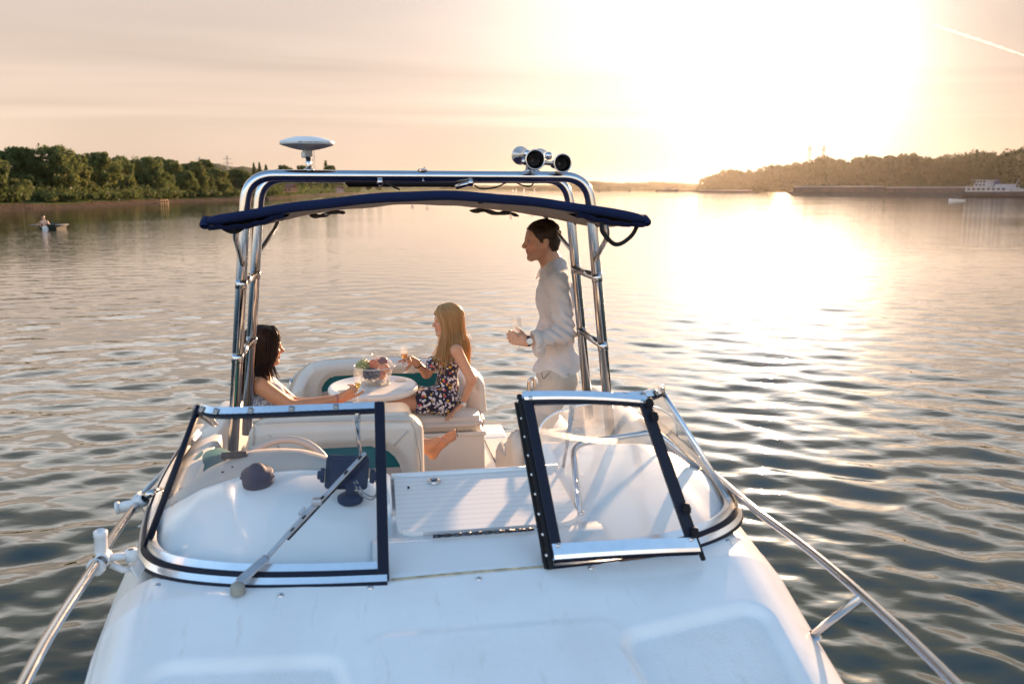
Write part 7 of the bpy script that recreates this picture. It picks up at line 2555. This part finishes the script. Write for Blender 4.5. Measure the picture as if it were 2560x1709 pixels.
bc = pz(937, 958, tz); bz = tz - 0.002
rimz = pv(937, 914, bc.y).z
topz = pv(937, 889, bc.y).z
fb = thing('fruit_bowl', 'clear acrylic bowl with domed lid full of fruit on the round table', 'fruit bowl', (bc.x, bc.y, bz))
BRr = 0.142
mb = MB(); mb.lathe([(0.0, bz + 0.004), (0.098, bz + 0.004), (0.103, bz + 0.0), (0.104, bz + 0.03), (0.112, bz + 0.055), (0.126, bz + 0.09), (BRr, rimz)], 56, (bc.x, bc.y, 0)); link('bowl', mb.mesh(), M_CLEAR, fb)
mb = MB(); mb.tube([(bc.x + BRr * math.cos(a_), bc.y + BRr * math.sin(a_), rimz) for a_ in lin(0, 2 * PI * 55 / 56, 56)], 0.004, 8, closed=True)
mb.tube([(bc.x + .103 * math.cos(a_), bc.y + .103 * math.sin(a_), bz + .004) for a_ in lin(0, 2 * PI * 55 / 56, 56)], 0.003, 8, closed=True); link('rim', mb.mesh(), mat('acrylic_rim', (0.80, 0.78, 0.74), 0.12, spec=0.8, trans=0.4), fb)
mb = MB(); hl = topz - rimz
mb.lathe([(0.128 * math.cos(t * PI / 2), rimz + 0.004 + hl * math.sin(t * PI / 2)) for t in lin(0, 0.985, 14)], 56, (bc.x, bc.y, 0)); link('lid', mb.mesh(), M_CLEAR, fb)
mb = MB(); mb.lathe([(0.012, topz + 0.0), (0.011, topz + 0.008), (0.016, topz + 0.014), (0.016, topz + 0.026), (0.013, topz + 0.030), (0.0, topz + 0.031)], 24, (bc.x, bc.y, 0)); link('knob', mb.mesh(), mat('acrylic_knob', (0.85, 0.80, 0.74), 0.15, trans=0.6), fb)
mb = MB()
r = random.Random(4)
for i in range(46):
    a_ = r.random() * 6.28; q_ = math.sqrt(r.random()) * 0.085
    mb.box((bc.x + q_ * math.cos(a_), bc.y + q_ * math.sin(a_), bz + 0.014 + r.random() * 0.028), (0.024, 0.024, 0.022), Matrix.Rotation(r.random() * 3, 4, (r.random(), r.random(), r.random())), 0.004, 1)
o = link('ice', mb.mesh(), glass_mat('ice', (0.97, 0.97, 0.97), 0.5), None, (bc.x, bc.y, bz + 0.01)); prop(o, 'crushed ice lying in the bottom of the fruit bowl', 'ice', kind='stuff')


def fruit_mat(name, c1, c2, rough=0.4, sc_=20):
    return vary(mat(name, c1, rough, sss=0.05), sc_, 0.1, col2=c2, bump=0.05, bscale=300, dist=0.0005)


M_PEACH = fruit_mat('peach_skin', (0.62, 0.24, 0.07), (0.50, 0.08, 0.04), 0.6, 14)
M_PLUM = fruit_mat('dark_plum_skin', (0.20, 0.02, 0.03), (0.10, 0.01, 0.02), 0.3, 14)
M_GRB = fruit_mat('blue_grape_skin', (0.035, 0.036, 0.065), (0.08, 0.08, 0.11), 0.4, 60)
M_GRG = fruit_mat('green_grape_skin', (0.32, 0.34, 0.07), (0.24, 0.28, 0.05), 0.35, 60)
fz = bz + 0.070
for lb, x, y, z, rr_, m_ in (('peach at the front centre of the fruit bowl, reddish side up', -0.002, -0.040, fz + 0.078, 0.036, M_PEACH), ('yellow red peach at the right front inside the bowl', 0.070, -0.038, fz + 0.042, 0.037, M_PEACH),
                             ('peach lying low at the right inside the bowl', 0.050, -0.062, fz + 0.004, 0.030, M_PEACH), ('peach half hidden at the back of the bowl', 0.020, 0.060, fz + 0.060, 0.037, M_PEACH)):
    mb = MB(); k = 14
    prof = [(math.sin(PI * i / k) * (1 - 0.06 * (i > k - 3)), -math.cos(PI * i / k) - (0.10 if i == k else 0)) for i in range(k + 1)]
    mb.lathe([(a_ * rr_, b_ * rr_) for a_, b_ in prof], 24, (bc.x + x, bc.y + y, z), Matrix.Rotation(0.5, 4, 'Y'))
    prop(link('peach', mb.mesh(), m_, None, (bc.x + x, bc.y + y, z - rr_)), lb, 'peach', 'peaches in the bowl')
mb = MB(); mb.ball((bc.x + 0.062, bc.y + 0.012, fz + 0.088), (0.033, 0.033, 0.031), 20); prop(link('plum', mb.mesh(), M_PLUM, None, (bc.x + .062, bc.y + .012, fz + .057)), 'dark red plum on top at the right under the bowl lid', 'plum')
for nm, lb, cx_, cy_, cz_, n_, m_, rad in (('grape_bunch', 'dark blue grapes pressed against the front of the bowl', -0.022, -0.075, fz + 0.018, 44, M_GRB, (0.058, 0.022, 0.030)), ('grape_bunch', 'green grapes filling the left of the fruit bowl', -0.072, -0.015, fz + 0.055, 54, M_GRG, (0.045, 0.055, 0.045))):
    mb = MB()
    for i in range(n_):
        a_ = i * 2.4; zz_ = 1 - 2 * (i + .5) / n_; q_ = math.sqrt(1 - zz_ * zz_)
        mb.ball((bc.x + cx_ + rad[0] * q_ * math.cos(a_), bc.y + cy_ + rad[1] * q_ * math.sin(a_), cz_ + rad[2] * zz_), 0.0115 + 0.002 * r.random(), 12)
    prop(link(nm, mb.mesh(), m_, None, (bc.x + cx_, bc.y + cy_, cz_ - rad[2])), lb, 'grapes', 'grapes in the bowl')
# ------------------------------------------------------------------ things out on the river and beyond
M_FWHITE = vary(mat('boat_white', (0.68, 0.68, 0.67), 0.5), 1, 0.05)
M_RUST = vary(mat('barge_rust', (0.11, 0.075, 0.065), 0.8), 0.4, 0.2, col2=(0.06, 0.05, 0.05))
M_BARGEH = vary(mat('barge_hull', (0.045, 0.04, 0.045), 0.7), 0.3, 0.2)
M_DARKB = vary(mat('dark_boat_paint', (0.035, 0.04, 0.045), 0.6), 2, 0.2)
M_GALV = mat('galvanised_lattice', (0.30, 0.28, 0.27), 0.6, metal=0.3)
M_SAIL = cloth_trans(mat('sail_cloth', (0.75, 0.73, 0.70), 0.8), 0.4)
M_WIN = mat('dark_window', (0.03, 0.035, 0.04), 0.15)


def far_thing(name, label, cat, base, yaw=0.0, group=None):
    o = thing(name, label, cat, (0, 0, 0), group, boat=False)
    o.location = base; o.rotation_euler = (0, 0, yaw)
    return o


def hull_rows(L, W, H, bow=0.3, n=16, flare=0.85, sheer=0.15):
    rows = []
    for i in range(n + 1):
        t = i / n; x = (t - 0.5) * L
        w = W / 2 * (1 - max(0, (t - (1 - bow)) / bow) ** 2.0) if t > 1 - bow else W / 2
        h = H * (1 + sheer * t * t)
        w = max(w, 0.01)
        rows.append([(x, -w, h), (x, -w * flare, h * 0.3), (x, -w * flare * 0.8, -0.2), (x, w * flare * 0.8, -0.2), (x, w * flare, h * 0.3), (x, w, h)])
    return rows


# rowing boat with a man bending over its side
c = onwater(127, 572)
rb = far_thing('rowing_boat', 'small dark green rowing boat near the left bank', 'boat', (c.x, c.y, 0), math.radians(172))
Lb = (onwater(156, 572) - onwater(97, 572)).length
rows = hull_rows(Lb, 1.15, 0.30, 0.4, 16, 0.8, 0.45)
mb = MB(); mb.grid(rows); mb.add(rows[0], [tuple(range(6))]); link('hull', mb.mesh(), vary(mat('boat_green', (0.022, 0.03, 0.022), 0.7), 3, 0.2), rb)
mb = MB(); mb.grid([[(r_[0][0] * 0.97, r_[0][1] * 0.92, 0.12), (r_[0][0] * 0.97, -r_[0][1] * 0.92, 0.12)] for r_ in rows]); link('floor', mb.mesh(), mat('boat_inside', (0.10, 0.11, 0.14), 0.7), rb)
for x in (-0.8, 0.2, 0.9):
    mb = MB(); mb.box((x, 0, 0.26), (0.24, 0.95, 0.04), None, 0.01); link('thwart', mb.mesh(), mat('thwart_grey', (0.22, 0.23, 0.26), 0.7), rb)
q = onwater(136, 571); q = Vector((q.x, c.y - 0.50, 0))
fm = far_thing('person', 'bare-chested man in white shorts wading beside the rowing boat', 'person', (q.x, q.y, -0.48), 0)
F = Field((-0.45, -0.4, -0.3), (0.5, 0.5, 1.45), 0.016)
sc_ = 1.0
F.ell((-0.04, 0, 1.21), (.085, .10, .115), .03); F.cap((-0.02, 0, 1.08), (0, 0, 1.02), .05, .06, .03)
F.ell((0.0, 0, 0.86), (.165, .11, .20), .05); F.ell((0.02, 0, 0.60), (.15, .11, .14), .05)
for s in (-1, 1):
    F.chain([(0.18 * s, 0, 0.97), (0.27 * s, 0.02, 0.72), (0.24 * s + 0.02, 0.14, 0.52)], [.055, .042, .035], .03)
    F.chain([(0.08 * s + 0.02, 0, 0.52), (0.07 * s + 0.05, -0.02, 0.18), (0.07 * s + 0.05, 0, -0.2)], [.085, .065, .05], .03)
F.ell((0.27, 0.16, 0.48), (.04, .05, .04), .02)
F.ell((-0.20, 0.16, 0.48), (.04, .05, .04), .02)
V_, Q_ = F.mesh(1); me = np_mesh(V_, Q_); me.attributes.new('tint', 'FLOAT_COLOR', 'POINT').data.foreach_set('color', np.ones(len(me.vertices) * 4, np.float32))
link('body', me, M_SKIN_M, fm)
F = Field((-0.3, -0.3, 0.2), (0.35, 0.3, 0.8), 0.016); F.ell((0.02, 0, 0.58), (.165, .125, .13), .04)
for s in (-1, 1): F.cap((0.08 * s + 0.02, 0, 0.52), (0.08 * s + 0.04, -0.01, 0.34), .10, .095, .03)
link('shorts', np_mesh(*F.mesh(1)), M_FWHITE, fm)
F = Field((-0.2, -0.2, 1.05), (0.2, 0.2, 1.45), 0.012); F.ell((-0.055, 0.01, 1.25), (.09, .11, .105), .02); me = np_mesh(*F.mesh(1)); link('hair', me, M_HAIR_D, fm)


def barge(label, p0, p1, h, cover, name='barge'):
    L = (p1 - p0).length; mid = (p0 + p1) / 2; d = p1 - p0
    o = far_thing(name, label, 'barge', (mid.x, mid.y, 0), math.atan2(d.y, d.x), 'barges moored along the right bank')
    W = 9.5
    prof = [(-L / 2, 1.2), (-L / 2 + 3, 0), (L / 2 - 2, 0), (L / 2, 1.0)]
    mb = MB()
    hh = h * 0.42
    rows = [[(x, -W / 2, hh), (x, -W / 2, z - .3), (x, W / 2, z - .3), (x, W / 2, hh)] for x, z in prof]
    mb.grid(rows); mb.add(rows[0], [(0, 1, 2, 3)]); mb.add(rows[-1], [(3, 2, 1, 0)])
    mb.add([rows[0][0], rows[-1][0], rows[-1][3], rows[0][3]], [(0, 1, 2, 3)])
    link('hull', mb.mesh(), M_BARGEH, o, smooth=False)
    mb = MB(); a, b_ = cover
    mb.box((lerp(-L / 2, L / 2, (a + b_) / 2), 0, (hh + h) / 2 - 0.2), (L * (b_ - a), W * 0.82, h - hh - 0.4), None, 0.1)
    n = int(L * (b_ - a) / 2.4)
    for i in range(n):
        x = lerp(-L / 2, L / 2, lerp(a, b_, (i + .5) / n))
        for s in (-1, 1): mb.box((x, s * W * 0.415, (hh + h) / 2 - 0.2), (0.25, 0.25, h - hh - 0.4))
    link('hold', mb.mesh(), M_RUST, o, smooth=False)
    mb = MB(); mb.box((lerp(-L / 2, L / 2, (a + b_) / 2), 0, h - 0.18), (L * (b_ - a) + 0.4, W * 0.86, 0.36), None, 0.1); link('hatch_cover', mb.mesh(), vary(mat('cover_grey', (0.42, 0.36, 0.34), 0.5), 0.3, 0.1), o, smooth=False)
    mb = MB()
    for x in (-L / 2 + 2.5, -L / 2 + 6, L / 2 - 2.5, L / 2 - 5): mb.tube([(x, -W / 2 + 0.5, hh), (x, -W / 2 + 0.5, hh + 0.9)], 0.12, 6)
    mb.tube([(-L / 2 + 2.5, -W / 2 + .5, hh + .85), (-L / 2 + 6, -W / 2 + .5, hh + .85)], 0.06, 6); link('bollard', mb.mesh(), M_BARGEH, o)
    return o


b0, b1 = onwater(1984, 485.5), onwater(2222, 489.5)
b0 = far(1984, 474, 330); b1 = far(2222, 474, 300); b0.z = b1.z = 0
barge('ribbed covered barge at the bright left end of the convoy', b0, b1, 3.7, (0.06, 0.90))
b2 = far(2220, 474, 296); b3 = far(2432, 474, 268); b2.z = b3.z = 0
barge('long low red-brown barge in front of the white pusher boat', b2, b3, 3.3, (0.07, 0.99))
# pusher
t0, t1 = far(2424, 474, 266), far(2600, 474, 246); t0.z = t1.z = 0
L = (t1 - t0).length; mid = (t0 + t1) / 2; d = t1 - t0
tg = far_thing('pusher_boat', 'white pusher boat with stacked decks at the right end of the barges', 'boat', (mid.x, mid.y, 0), math.atan2(d.y, d.x))
tg.scale = (1, 1, 0.78)
M_TUGW = vary(mat('haze_greyed_white', (0.42, 0.40, 0.40), 0.6), 0.5, 0.12)  # white greyed down, distance haze put into the paint colour
mb = MB(); rows = hull_rows(L, 8, 2.2, 0.08, 14, 0.96, 0.05); mb.grid(rows); mb.add([r_[0] for r_ in rows] + [r_[5] for r_ in reversed(rows)], [tuple(range(2 * len(rows)))]); link('hull', mb.mesh(), M_BARGEH, tg, smooth=False)
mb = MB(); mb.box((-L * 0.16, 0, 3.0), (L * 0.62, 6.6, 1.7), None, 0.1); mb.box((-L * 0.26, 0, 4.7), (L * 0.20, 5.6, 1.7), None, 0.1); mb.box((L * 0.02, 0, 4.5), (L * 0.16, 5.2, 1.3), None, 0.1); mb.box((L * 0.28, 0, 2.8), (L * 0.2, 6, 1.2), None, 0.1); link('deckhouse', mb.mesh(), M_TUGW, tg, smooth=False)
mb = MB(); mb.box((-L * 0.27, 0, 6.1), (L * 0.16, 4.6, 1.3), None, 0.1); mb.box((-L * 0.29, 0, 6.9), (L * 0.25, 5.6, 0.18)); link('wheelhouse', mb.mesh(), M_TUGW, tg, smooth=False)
mb = MB(); mb.box((-L * 0.10, 0, 5.4), (L * 0.055, 2.0, 2.4), None, 0.1, taper=(0.8, 0.8)); mb.tube([(-L * 0.1, 0, 6.6), (-L * 0.1, 0, 7.4)], 0.2, 8); link('funnel', mb.mesh(), mat('funnel_blue', (0.05, 0.05, 0.09), 0.6), tg, smooth=False)
for lvl, z, a, b_, n in ((6.61, 3.2, -0.45, 0.13, 8), (5.61, 4.9, -0.35, -0.18, 3), (4.61, 6.25, -0.34, -0.20, 3)):
    for i in range(n):
        mb = MB(); mb.box((L * lerp(a, b_, (i + .5) / n), -lvl / 2 - 0.02, z), (L * (b_ - a) / n * 0.6, 0.08, 0.8)); link('window', mb.mesh(), M_WIN, tg, smooth=False)
mb = MB()
for z, a, b_ in ((4.25, -0.46, 0.30), (2.9, 0.18, 0.46)):
    for i in range(12): mb.tube([(L * lerp(a, b_, i / 11), -3.3, z - .45), (L * lerp(a, b_, i / 11), -3.3, z + 0.45)], 0.05, 5)
    mb.tube([(L * a, -3.3, z + .45), (L * b_, -3.3, z + .45)], 0.05, 5)
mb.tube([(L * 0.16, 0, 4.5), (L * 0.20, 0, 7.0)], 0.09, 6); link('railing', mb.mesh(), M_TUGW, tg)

# open speedboat crossing in front of the barges
p = onwater(2391, 501.5)
sbt = far_thing('speedboat', 'tiny white speedboat crossing in front of the pusher boat', 'boat', (p.x, p.y, 0), PI)
Ls = 38 / FPX * p.y
mb = MB(); rows = hull_rows(Ls, 1.3, 0.30, 0.5, 14, 0.75, 0.5); mb.grid(rows); mb.add(rows[0], [tuple(range(6))]); mb.add([r_[0] for r_ in rows] + [r_[5] for r_ in reversed(rows)], [tuple(range(2 * len(rows)))]); link('hull', mb.mesh(), M_FWHITE, sbt)
mb = MB(); mb.box((0.25, 0, 0.52), (0.06, 0.9, 0.28), Matrix.Rotation(0.5, 4, 'Y')); link('windscreen', mb.mesh(), M_WIN, sbt, smooth=False)
mb = MB(); mb.box((-Ls / 2 - 0.1, 0, 0.35), (0.28, 0.3, 0.5), None, 0.08); link('outboard', mb.mesh(), M_DARKB, sbt)
hp_ = far_thing('person', 'dark figure sitting at the helm of the tiny speedboat', 'person', (p.x + 0.15, p.y, 0.2), 0)
F = Field((-0.4, -0.3, -0.3), (0.5, 0.3, 1.1), 0.03); F.ell((0, 0, .82), (.1, .1, .13), .03); F.ell((0.05, 0, .45), (.16, .2, .28), .05); F.cap((-.02, .2, .55), (-.28, .12, .42), .06, .05, .03); F.cap((-.02, -.2, .55), (-.28, -.12, .42), .06, .05, .03); F.cap((.05, .1, .15), (-.3, .12, .12), .1, .08, .04); F.cap((.05, -.1, .15), (-.3, -.12, .12), .1, .08, .04)
me = np_mesh(*F.mesh(1)); link('body', me, M_DARKB, hp_)

# small motor boats far off
for lb, px, py, w in (('far motor boat just left of the right arch leg', 1417, 480.5, 8), ('far motor boat just right of the arch', 1498, 478.6, 7), ('second far motor boat right of the arch', 1574, 478.4, 8)):
    p = onwater(px, py); o = far_thing('small_motorboat', lb, 'boat', (p.x, p.y, 0), 0.3, 'far motor boats on the river')
    Lm = w / FPX * p.y
    mb = MB(); rows = hull_rows(Lm, Lm * 0.35, Lm * 0.16, 0.4, 10); mb.grid(rows); mb.add([r_[0] for r_ in rows] + [r_[5] for r_ in reversed(rows)], [tuple(range(2 * len(rows)))]); mb.add(rows[0], [tuple(range(6))]); link('hull', mb.mesh(), M_DARKB, o)
    if px != 1417: mb = MB(); mb.box((-Lm * 0.05, 0, Lm * 0.26), (Lm * 0.45, Lm * 0.26, Lm * 0.28), None, Lm * 0.03, taper=(0.8, 0.8)); link('cabin', mb.mesh(), M_DARKB, o)
for lb, px, hpx in (('leftmost and faintest of the four far sailing boats', 1283, 6), ('far sailing boat second from the left', 1291, 8), ('tallest far sailing boat under the arch bar', 1311, 9), ('rightmost far sailing boat under the arch bar', 1337, 9)):
    p = far(px, 474, 1150); o = far_thing('sailing_boat', lb, 'boat', (p.x, p.y, 0), 0.6, 'far sailing boats under the arch')
    H_ = hpx / FPX * p.y
    mb = MB(); rows = hull_rows(H_ * 0.7, H_ * 0.2, H_ * 0.08, 0.4, 8); mb.grid(rows); mb.add([r_[0] for r_ in rows] + [r_[5] for r_ in reversed(rows)], [tuple(range(2 * len(rows)))]); link('hull', mb.mesh(), M_FWHITE, o)
    mb = MB(); mb.tube([(0, 0, 0), (0, 0, H_)], H_ * 0.012, 6); link('mast', mb.mesh(), M_GALV, o)
    mb = MB(); mb.grid([[(-H_ * 0.02 - H_ * 0.30 * (1 - t) * s, H_ * 0.05 * math.sin(PI * s) * (1 - t), H_ * (0.14 + 0.84 * t)) for s in lin(0, 1, 6)] for t in lin(0, 0.98, 8)]); link('sail', mb.mesh(), M_SAIL, o)
pa_, pb_ = far(1643, 474, 900), far(1742, 474, 860); pa_.z = pb_.z = 0
barge('far dark barge alone beyond the tip of the right bank', pa_, pb_, 3.0, (0.2, 0.5))
pa_, pb_ = far(1748, 474, 640), far(1884, 474, 560); pa_.z = pb_.z = 0
barge('low dark barge under the tip of the wooded right bank', pa_, pb_, 2.0, (0.1, 0.9))


# ------------------------------------------------------------------ pylons and masts
def lattice(name, label, px, top, dist, wb, wt, arms=(), base_z=0.0, group='masts and pylons'):
    b_ = far(px, 474, dist); b_.z = base_z
    H_ = far(px, top, dist).z - base_z
    o = far_thing(name, label, 'pylon' if arms else 'mast', (b_.x, b_.y, base_z), 0.15, group)
    r_ = max(0.05, dist * 0.00016)
    mb = MB(); n = 9
    for sx in (-1, 1):
        for sy in (-1, 1): mb.tube([(sx * wb / 2, sy * wb / 2, 0), (sx * wt / 2, sy * wt / 2, H_)], r_, 4)
    for i in range(n):
        t0_, t1_ = i / n, (i + 1) / n
        w0, w1 = lerp(wb, wt, t0_) / 2, lerp(wb, wt, t1_) / 2
        for s in (-1, 1):
            mb.tube([(-w0, s * w0, t0_ * H_), (w1, s * w1, t1_ * H_)], r_ * 0.7, 4); mb.tube([(w0, s * w0, t0_ * H_), (-w1, s * w1, t1_ * H_)], r_ * 0.7, 4)
    link('lattice', mb.mesh(), M_GALV, o)
    for z, w in arms:
        mb = MB(); mb.tube([(-w / 2, 0, H_ * z), (0, 0, H_ * z + w * 0.08)], r_, 4); mb.tube([(w / 2, 0, H_ * z), (0, 0, H_ * z + w * 0.08)], r_, 4); mb.tube([(-w / 2, 0, H_ * z), (w / 2, 0, H_ * z)], r_, 4); link('cross_arm', mb.mesh(), M_GALV, o)
    return o


lattice('power_pylon', 'faint tall power pylon over the trees left of the arch', 573, 389, 1000, 4, 1.0, ((0.78, 14), (0.90, 11)))
lattice('power_pylon', 'faintest power pylon, further left over the tree tops', 504, 392, 1100, 4, 1.0, ((0.80, 12), (0.92, 9)))
lattice('lattice_mast', 'slim lattice mast just right of the white antenna', 785, 368, 600, 4.2, 2.4)
gx = [far(px, 474, 800) for px in (2017, 2053)]
gz = far(2017, 355, 800).z
g_ = far_thing('gantry_pylon', 'twin-legged power gantry standing over the right bank wood', 'pylon', (gx[0].x, gx[0].y, 0), 0, 'masts and pylons')
wg = gx[1].x - gx[0].x
mb = MB()
for x0 in (0, wg):
    for sx in (-1, 1):
        for sy in (-1, 1): mb.tube([(x0 + sx * 2.4, sy * 2.4, 0), (x0 + sx * 1.0, sy * 1.0, gz * 0.93)], 0.26, 4)
    for i in range(10):
        a, b_ = lerp(2.4, 1.0, i / 10), lerp(2.4, 1.0, (i + 1) / 10)
        for s in (-1, 1): mb.tube([(x0 - a, s * a, gz * .093 * i), (x0 + b_, s * b_, gz * .093 * (i + 1))], 0.15, 4); mb.tube([(x0 + a, s * a, gz * .093 * i), (x0 - b_, s * b_, gz * .093 * (i + 1))], 0.15, 4)
    mb.tube([(x0, 0, gz * .93), (x0, 0, gz * 1.10)], 0.2, 4)
link('leg', mb.mesh(), M_GALV, g_)
mb = MB(); zb_ = gz * 0.84
for z in (zb_, zb_ + 4): mb.tube([(-2, 0, z), (wg + 2, 0, z)], 0.32, 4)
for i in range(8): mb.tube([(lerp(0, wg, i / 8), 0, zb_), (lerp(0, wg, (i + .5) / 8), 0, zb_ + 4), (lerp(0, wg, (i + 1) / 8), 0, zb_)], 0.22, 4)
link('beam', mb.mesh(), M_GALV, g_)

# ------------------------------------------------------------------ small houses on the left bank, a landing stage
M_WALL = vary(mat('house_orange_lit', (0.52, 0.24, 0.12), 0.85), 1, 0.08)  # orange light on the facade is put into the wall colour
M_ROOF = vary(mat('house_roof', (0.22, 0.09, 0.06), 0.85), 2, 0.15)


def house(label, px, yb, dist, w, h, m):
    b_ = far(px, yb, dist)
    o = far_thing('riverside_house', label, 'house', (b_.x, b_.y, max(0.5, b_.z)), -0.5, 'small houses on the left bank')
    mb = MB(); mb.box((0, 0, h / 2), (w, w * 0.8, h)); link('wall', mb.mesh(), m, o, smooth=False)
    mb = MB(); mb.add([(-w * .55, -w * .46, h), (w * .55, -w * .46, h), (w * .55, 0, h + w * .35), (-w * .55, 0, h + w * .35), (-w * .55, w * .46, h), (w * .55, w * .46, h)], [(0, 1, 2, 3), (3, 2, 5, 4), (0, 3, 4), (1, 5, 2)]); link('roof', mb.mesh(), M_ROOF, o, smooth=False)
    for x in (-.28, .22): mb = MB(); mb.box((x * w, -w * .41, h * .55), (w * .18, 0.1, h * .35)); link('window', mb.mesh(), M_WIN, o, smooth=False)


house('small house with orange-lit walls under the left of the arch bar', 727, 481, 215, 2.6, 1.3, M_WALL)
house('small pink house at the shore further along the left bank', 850, 481, 330, 2.6, 1.5, vary(mat('house_pink', (0.55, 0.33, 0.26), 0.85), 1, 0.08))
p = onwater(412, 508)
ls = far_thing('landing_stage', 'small wooden landing, standing in for a beached boat, with orange-lit posts at the water below the willows', 'landing stage', (p.x, p.y, 0), 0.2)  # landing shape stands in for a small beached boat
mb = MB(); mb.box((0, 0, 0.28), (1.3, 0.9, 0.1)); mb.box((-0.9, 0.1, 0.2), (0.7, 0.5, 0.1)); link('platform', mb.mesh(), mat('old_planks', (0.20, 0.13, 0.08), 0.9), ls, smooth=False)
for x in (-.55, -.2, .2, .55): mb = MB(); mb.box((x, -0.35, 0.35), (0.12, 0.12, 0.75)); link('post', mb.mesh(), mat('orange_lit_post', (0.60, 0.30, 0.10), 0.7), ls, smooth=False)  # orange sunlight at the shore is put into the post colour

# ------------------------------------------------------------------ contrail: a thin rod of cloud high up
M_TRAIL = mat('ice_cloud', (0.9, 0.88, 0.85), 1.0, spec=0.0)
cloth_trans(M_TRAIL, 0.6)
pts = [far(px, py, dd) for px, py, dd in ((2322, 60, 9000), (2345, 68, 8950), (2400, 85, 8800), (2450, 101, 8650), (2500, 118, 8500), (2560, 138, 8350), (2700, 180, 8000))]
mb = MB(); mb.tube(crom(pts, 6), [lerp(1.0, 16.0, min(1, i / 6)) if i < 12 else lerp(16, 5, (i - 12) / 24) * (1 + 0.2 * math.sin(i * 1.9)) for i in range(37)], 10)
o = link('contrail', mb.mesh(), M_TRAIL, boat=False); prop(o, 'short white contrail slanting down the sky at the right edge', 'contrail')

# ------------------------------------------------------------------ evening haze over the river
mb = MB(); mb.box((300, 1700, 28.5), (7600, 4700, 59.0))
hz_ = bpy.data.materials.new('haze_air'); hz_.use_nodes = True
N, L = hz_.node_tree.nodes, hz_.node_tree.links
for n in list(N): N.remove(n)
vo_ = N.new('ShaderNodeVolumePrincipled'); oo_ = N.new('ShaderNodeOutputMaterial')
vo_.inputs['Color'].default_value = HAZE_COL; vo_.inputs['Density'].default_value = HAZE_DENS; vo_.inputs['Anisotropy'].default_value = HAZE_G
L.new(vo_.outputs[0], oo_.inputs['Volume'])
hz_.cycles.homogeneous_volume = True
o = link('haze', mb.mesh(), hz_, boat=False, smooth=False); prop(o, 'pale evening haze filling the air over the river', 'haze', kind='stuff')
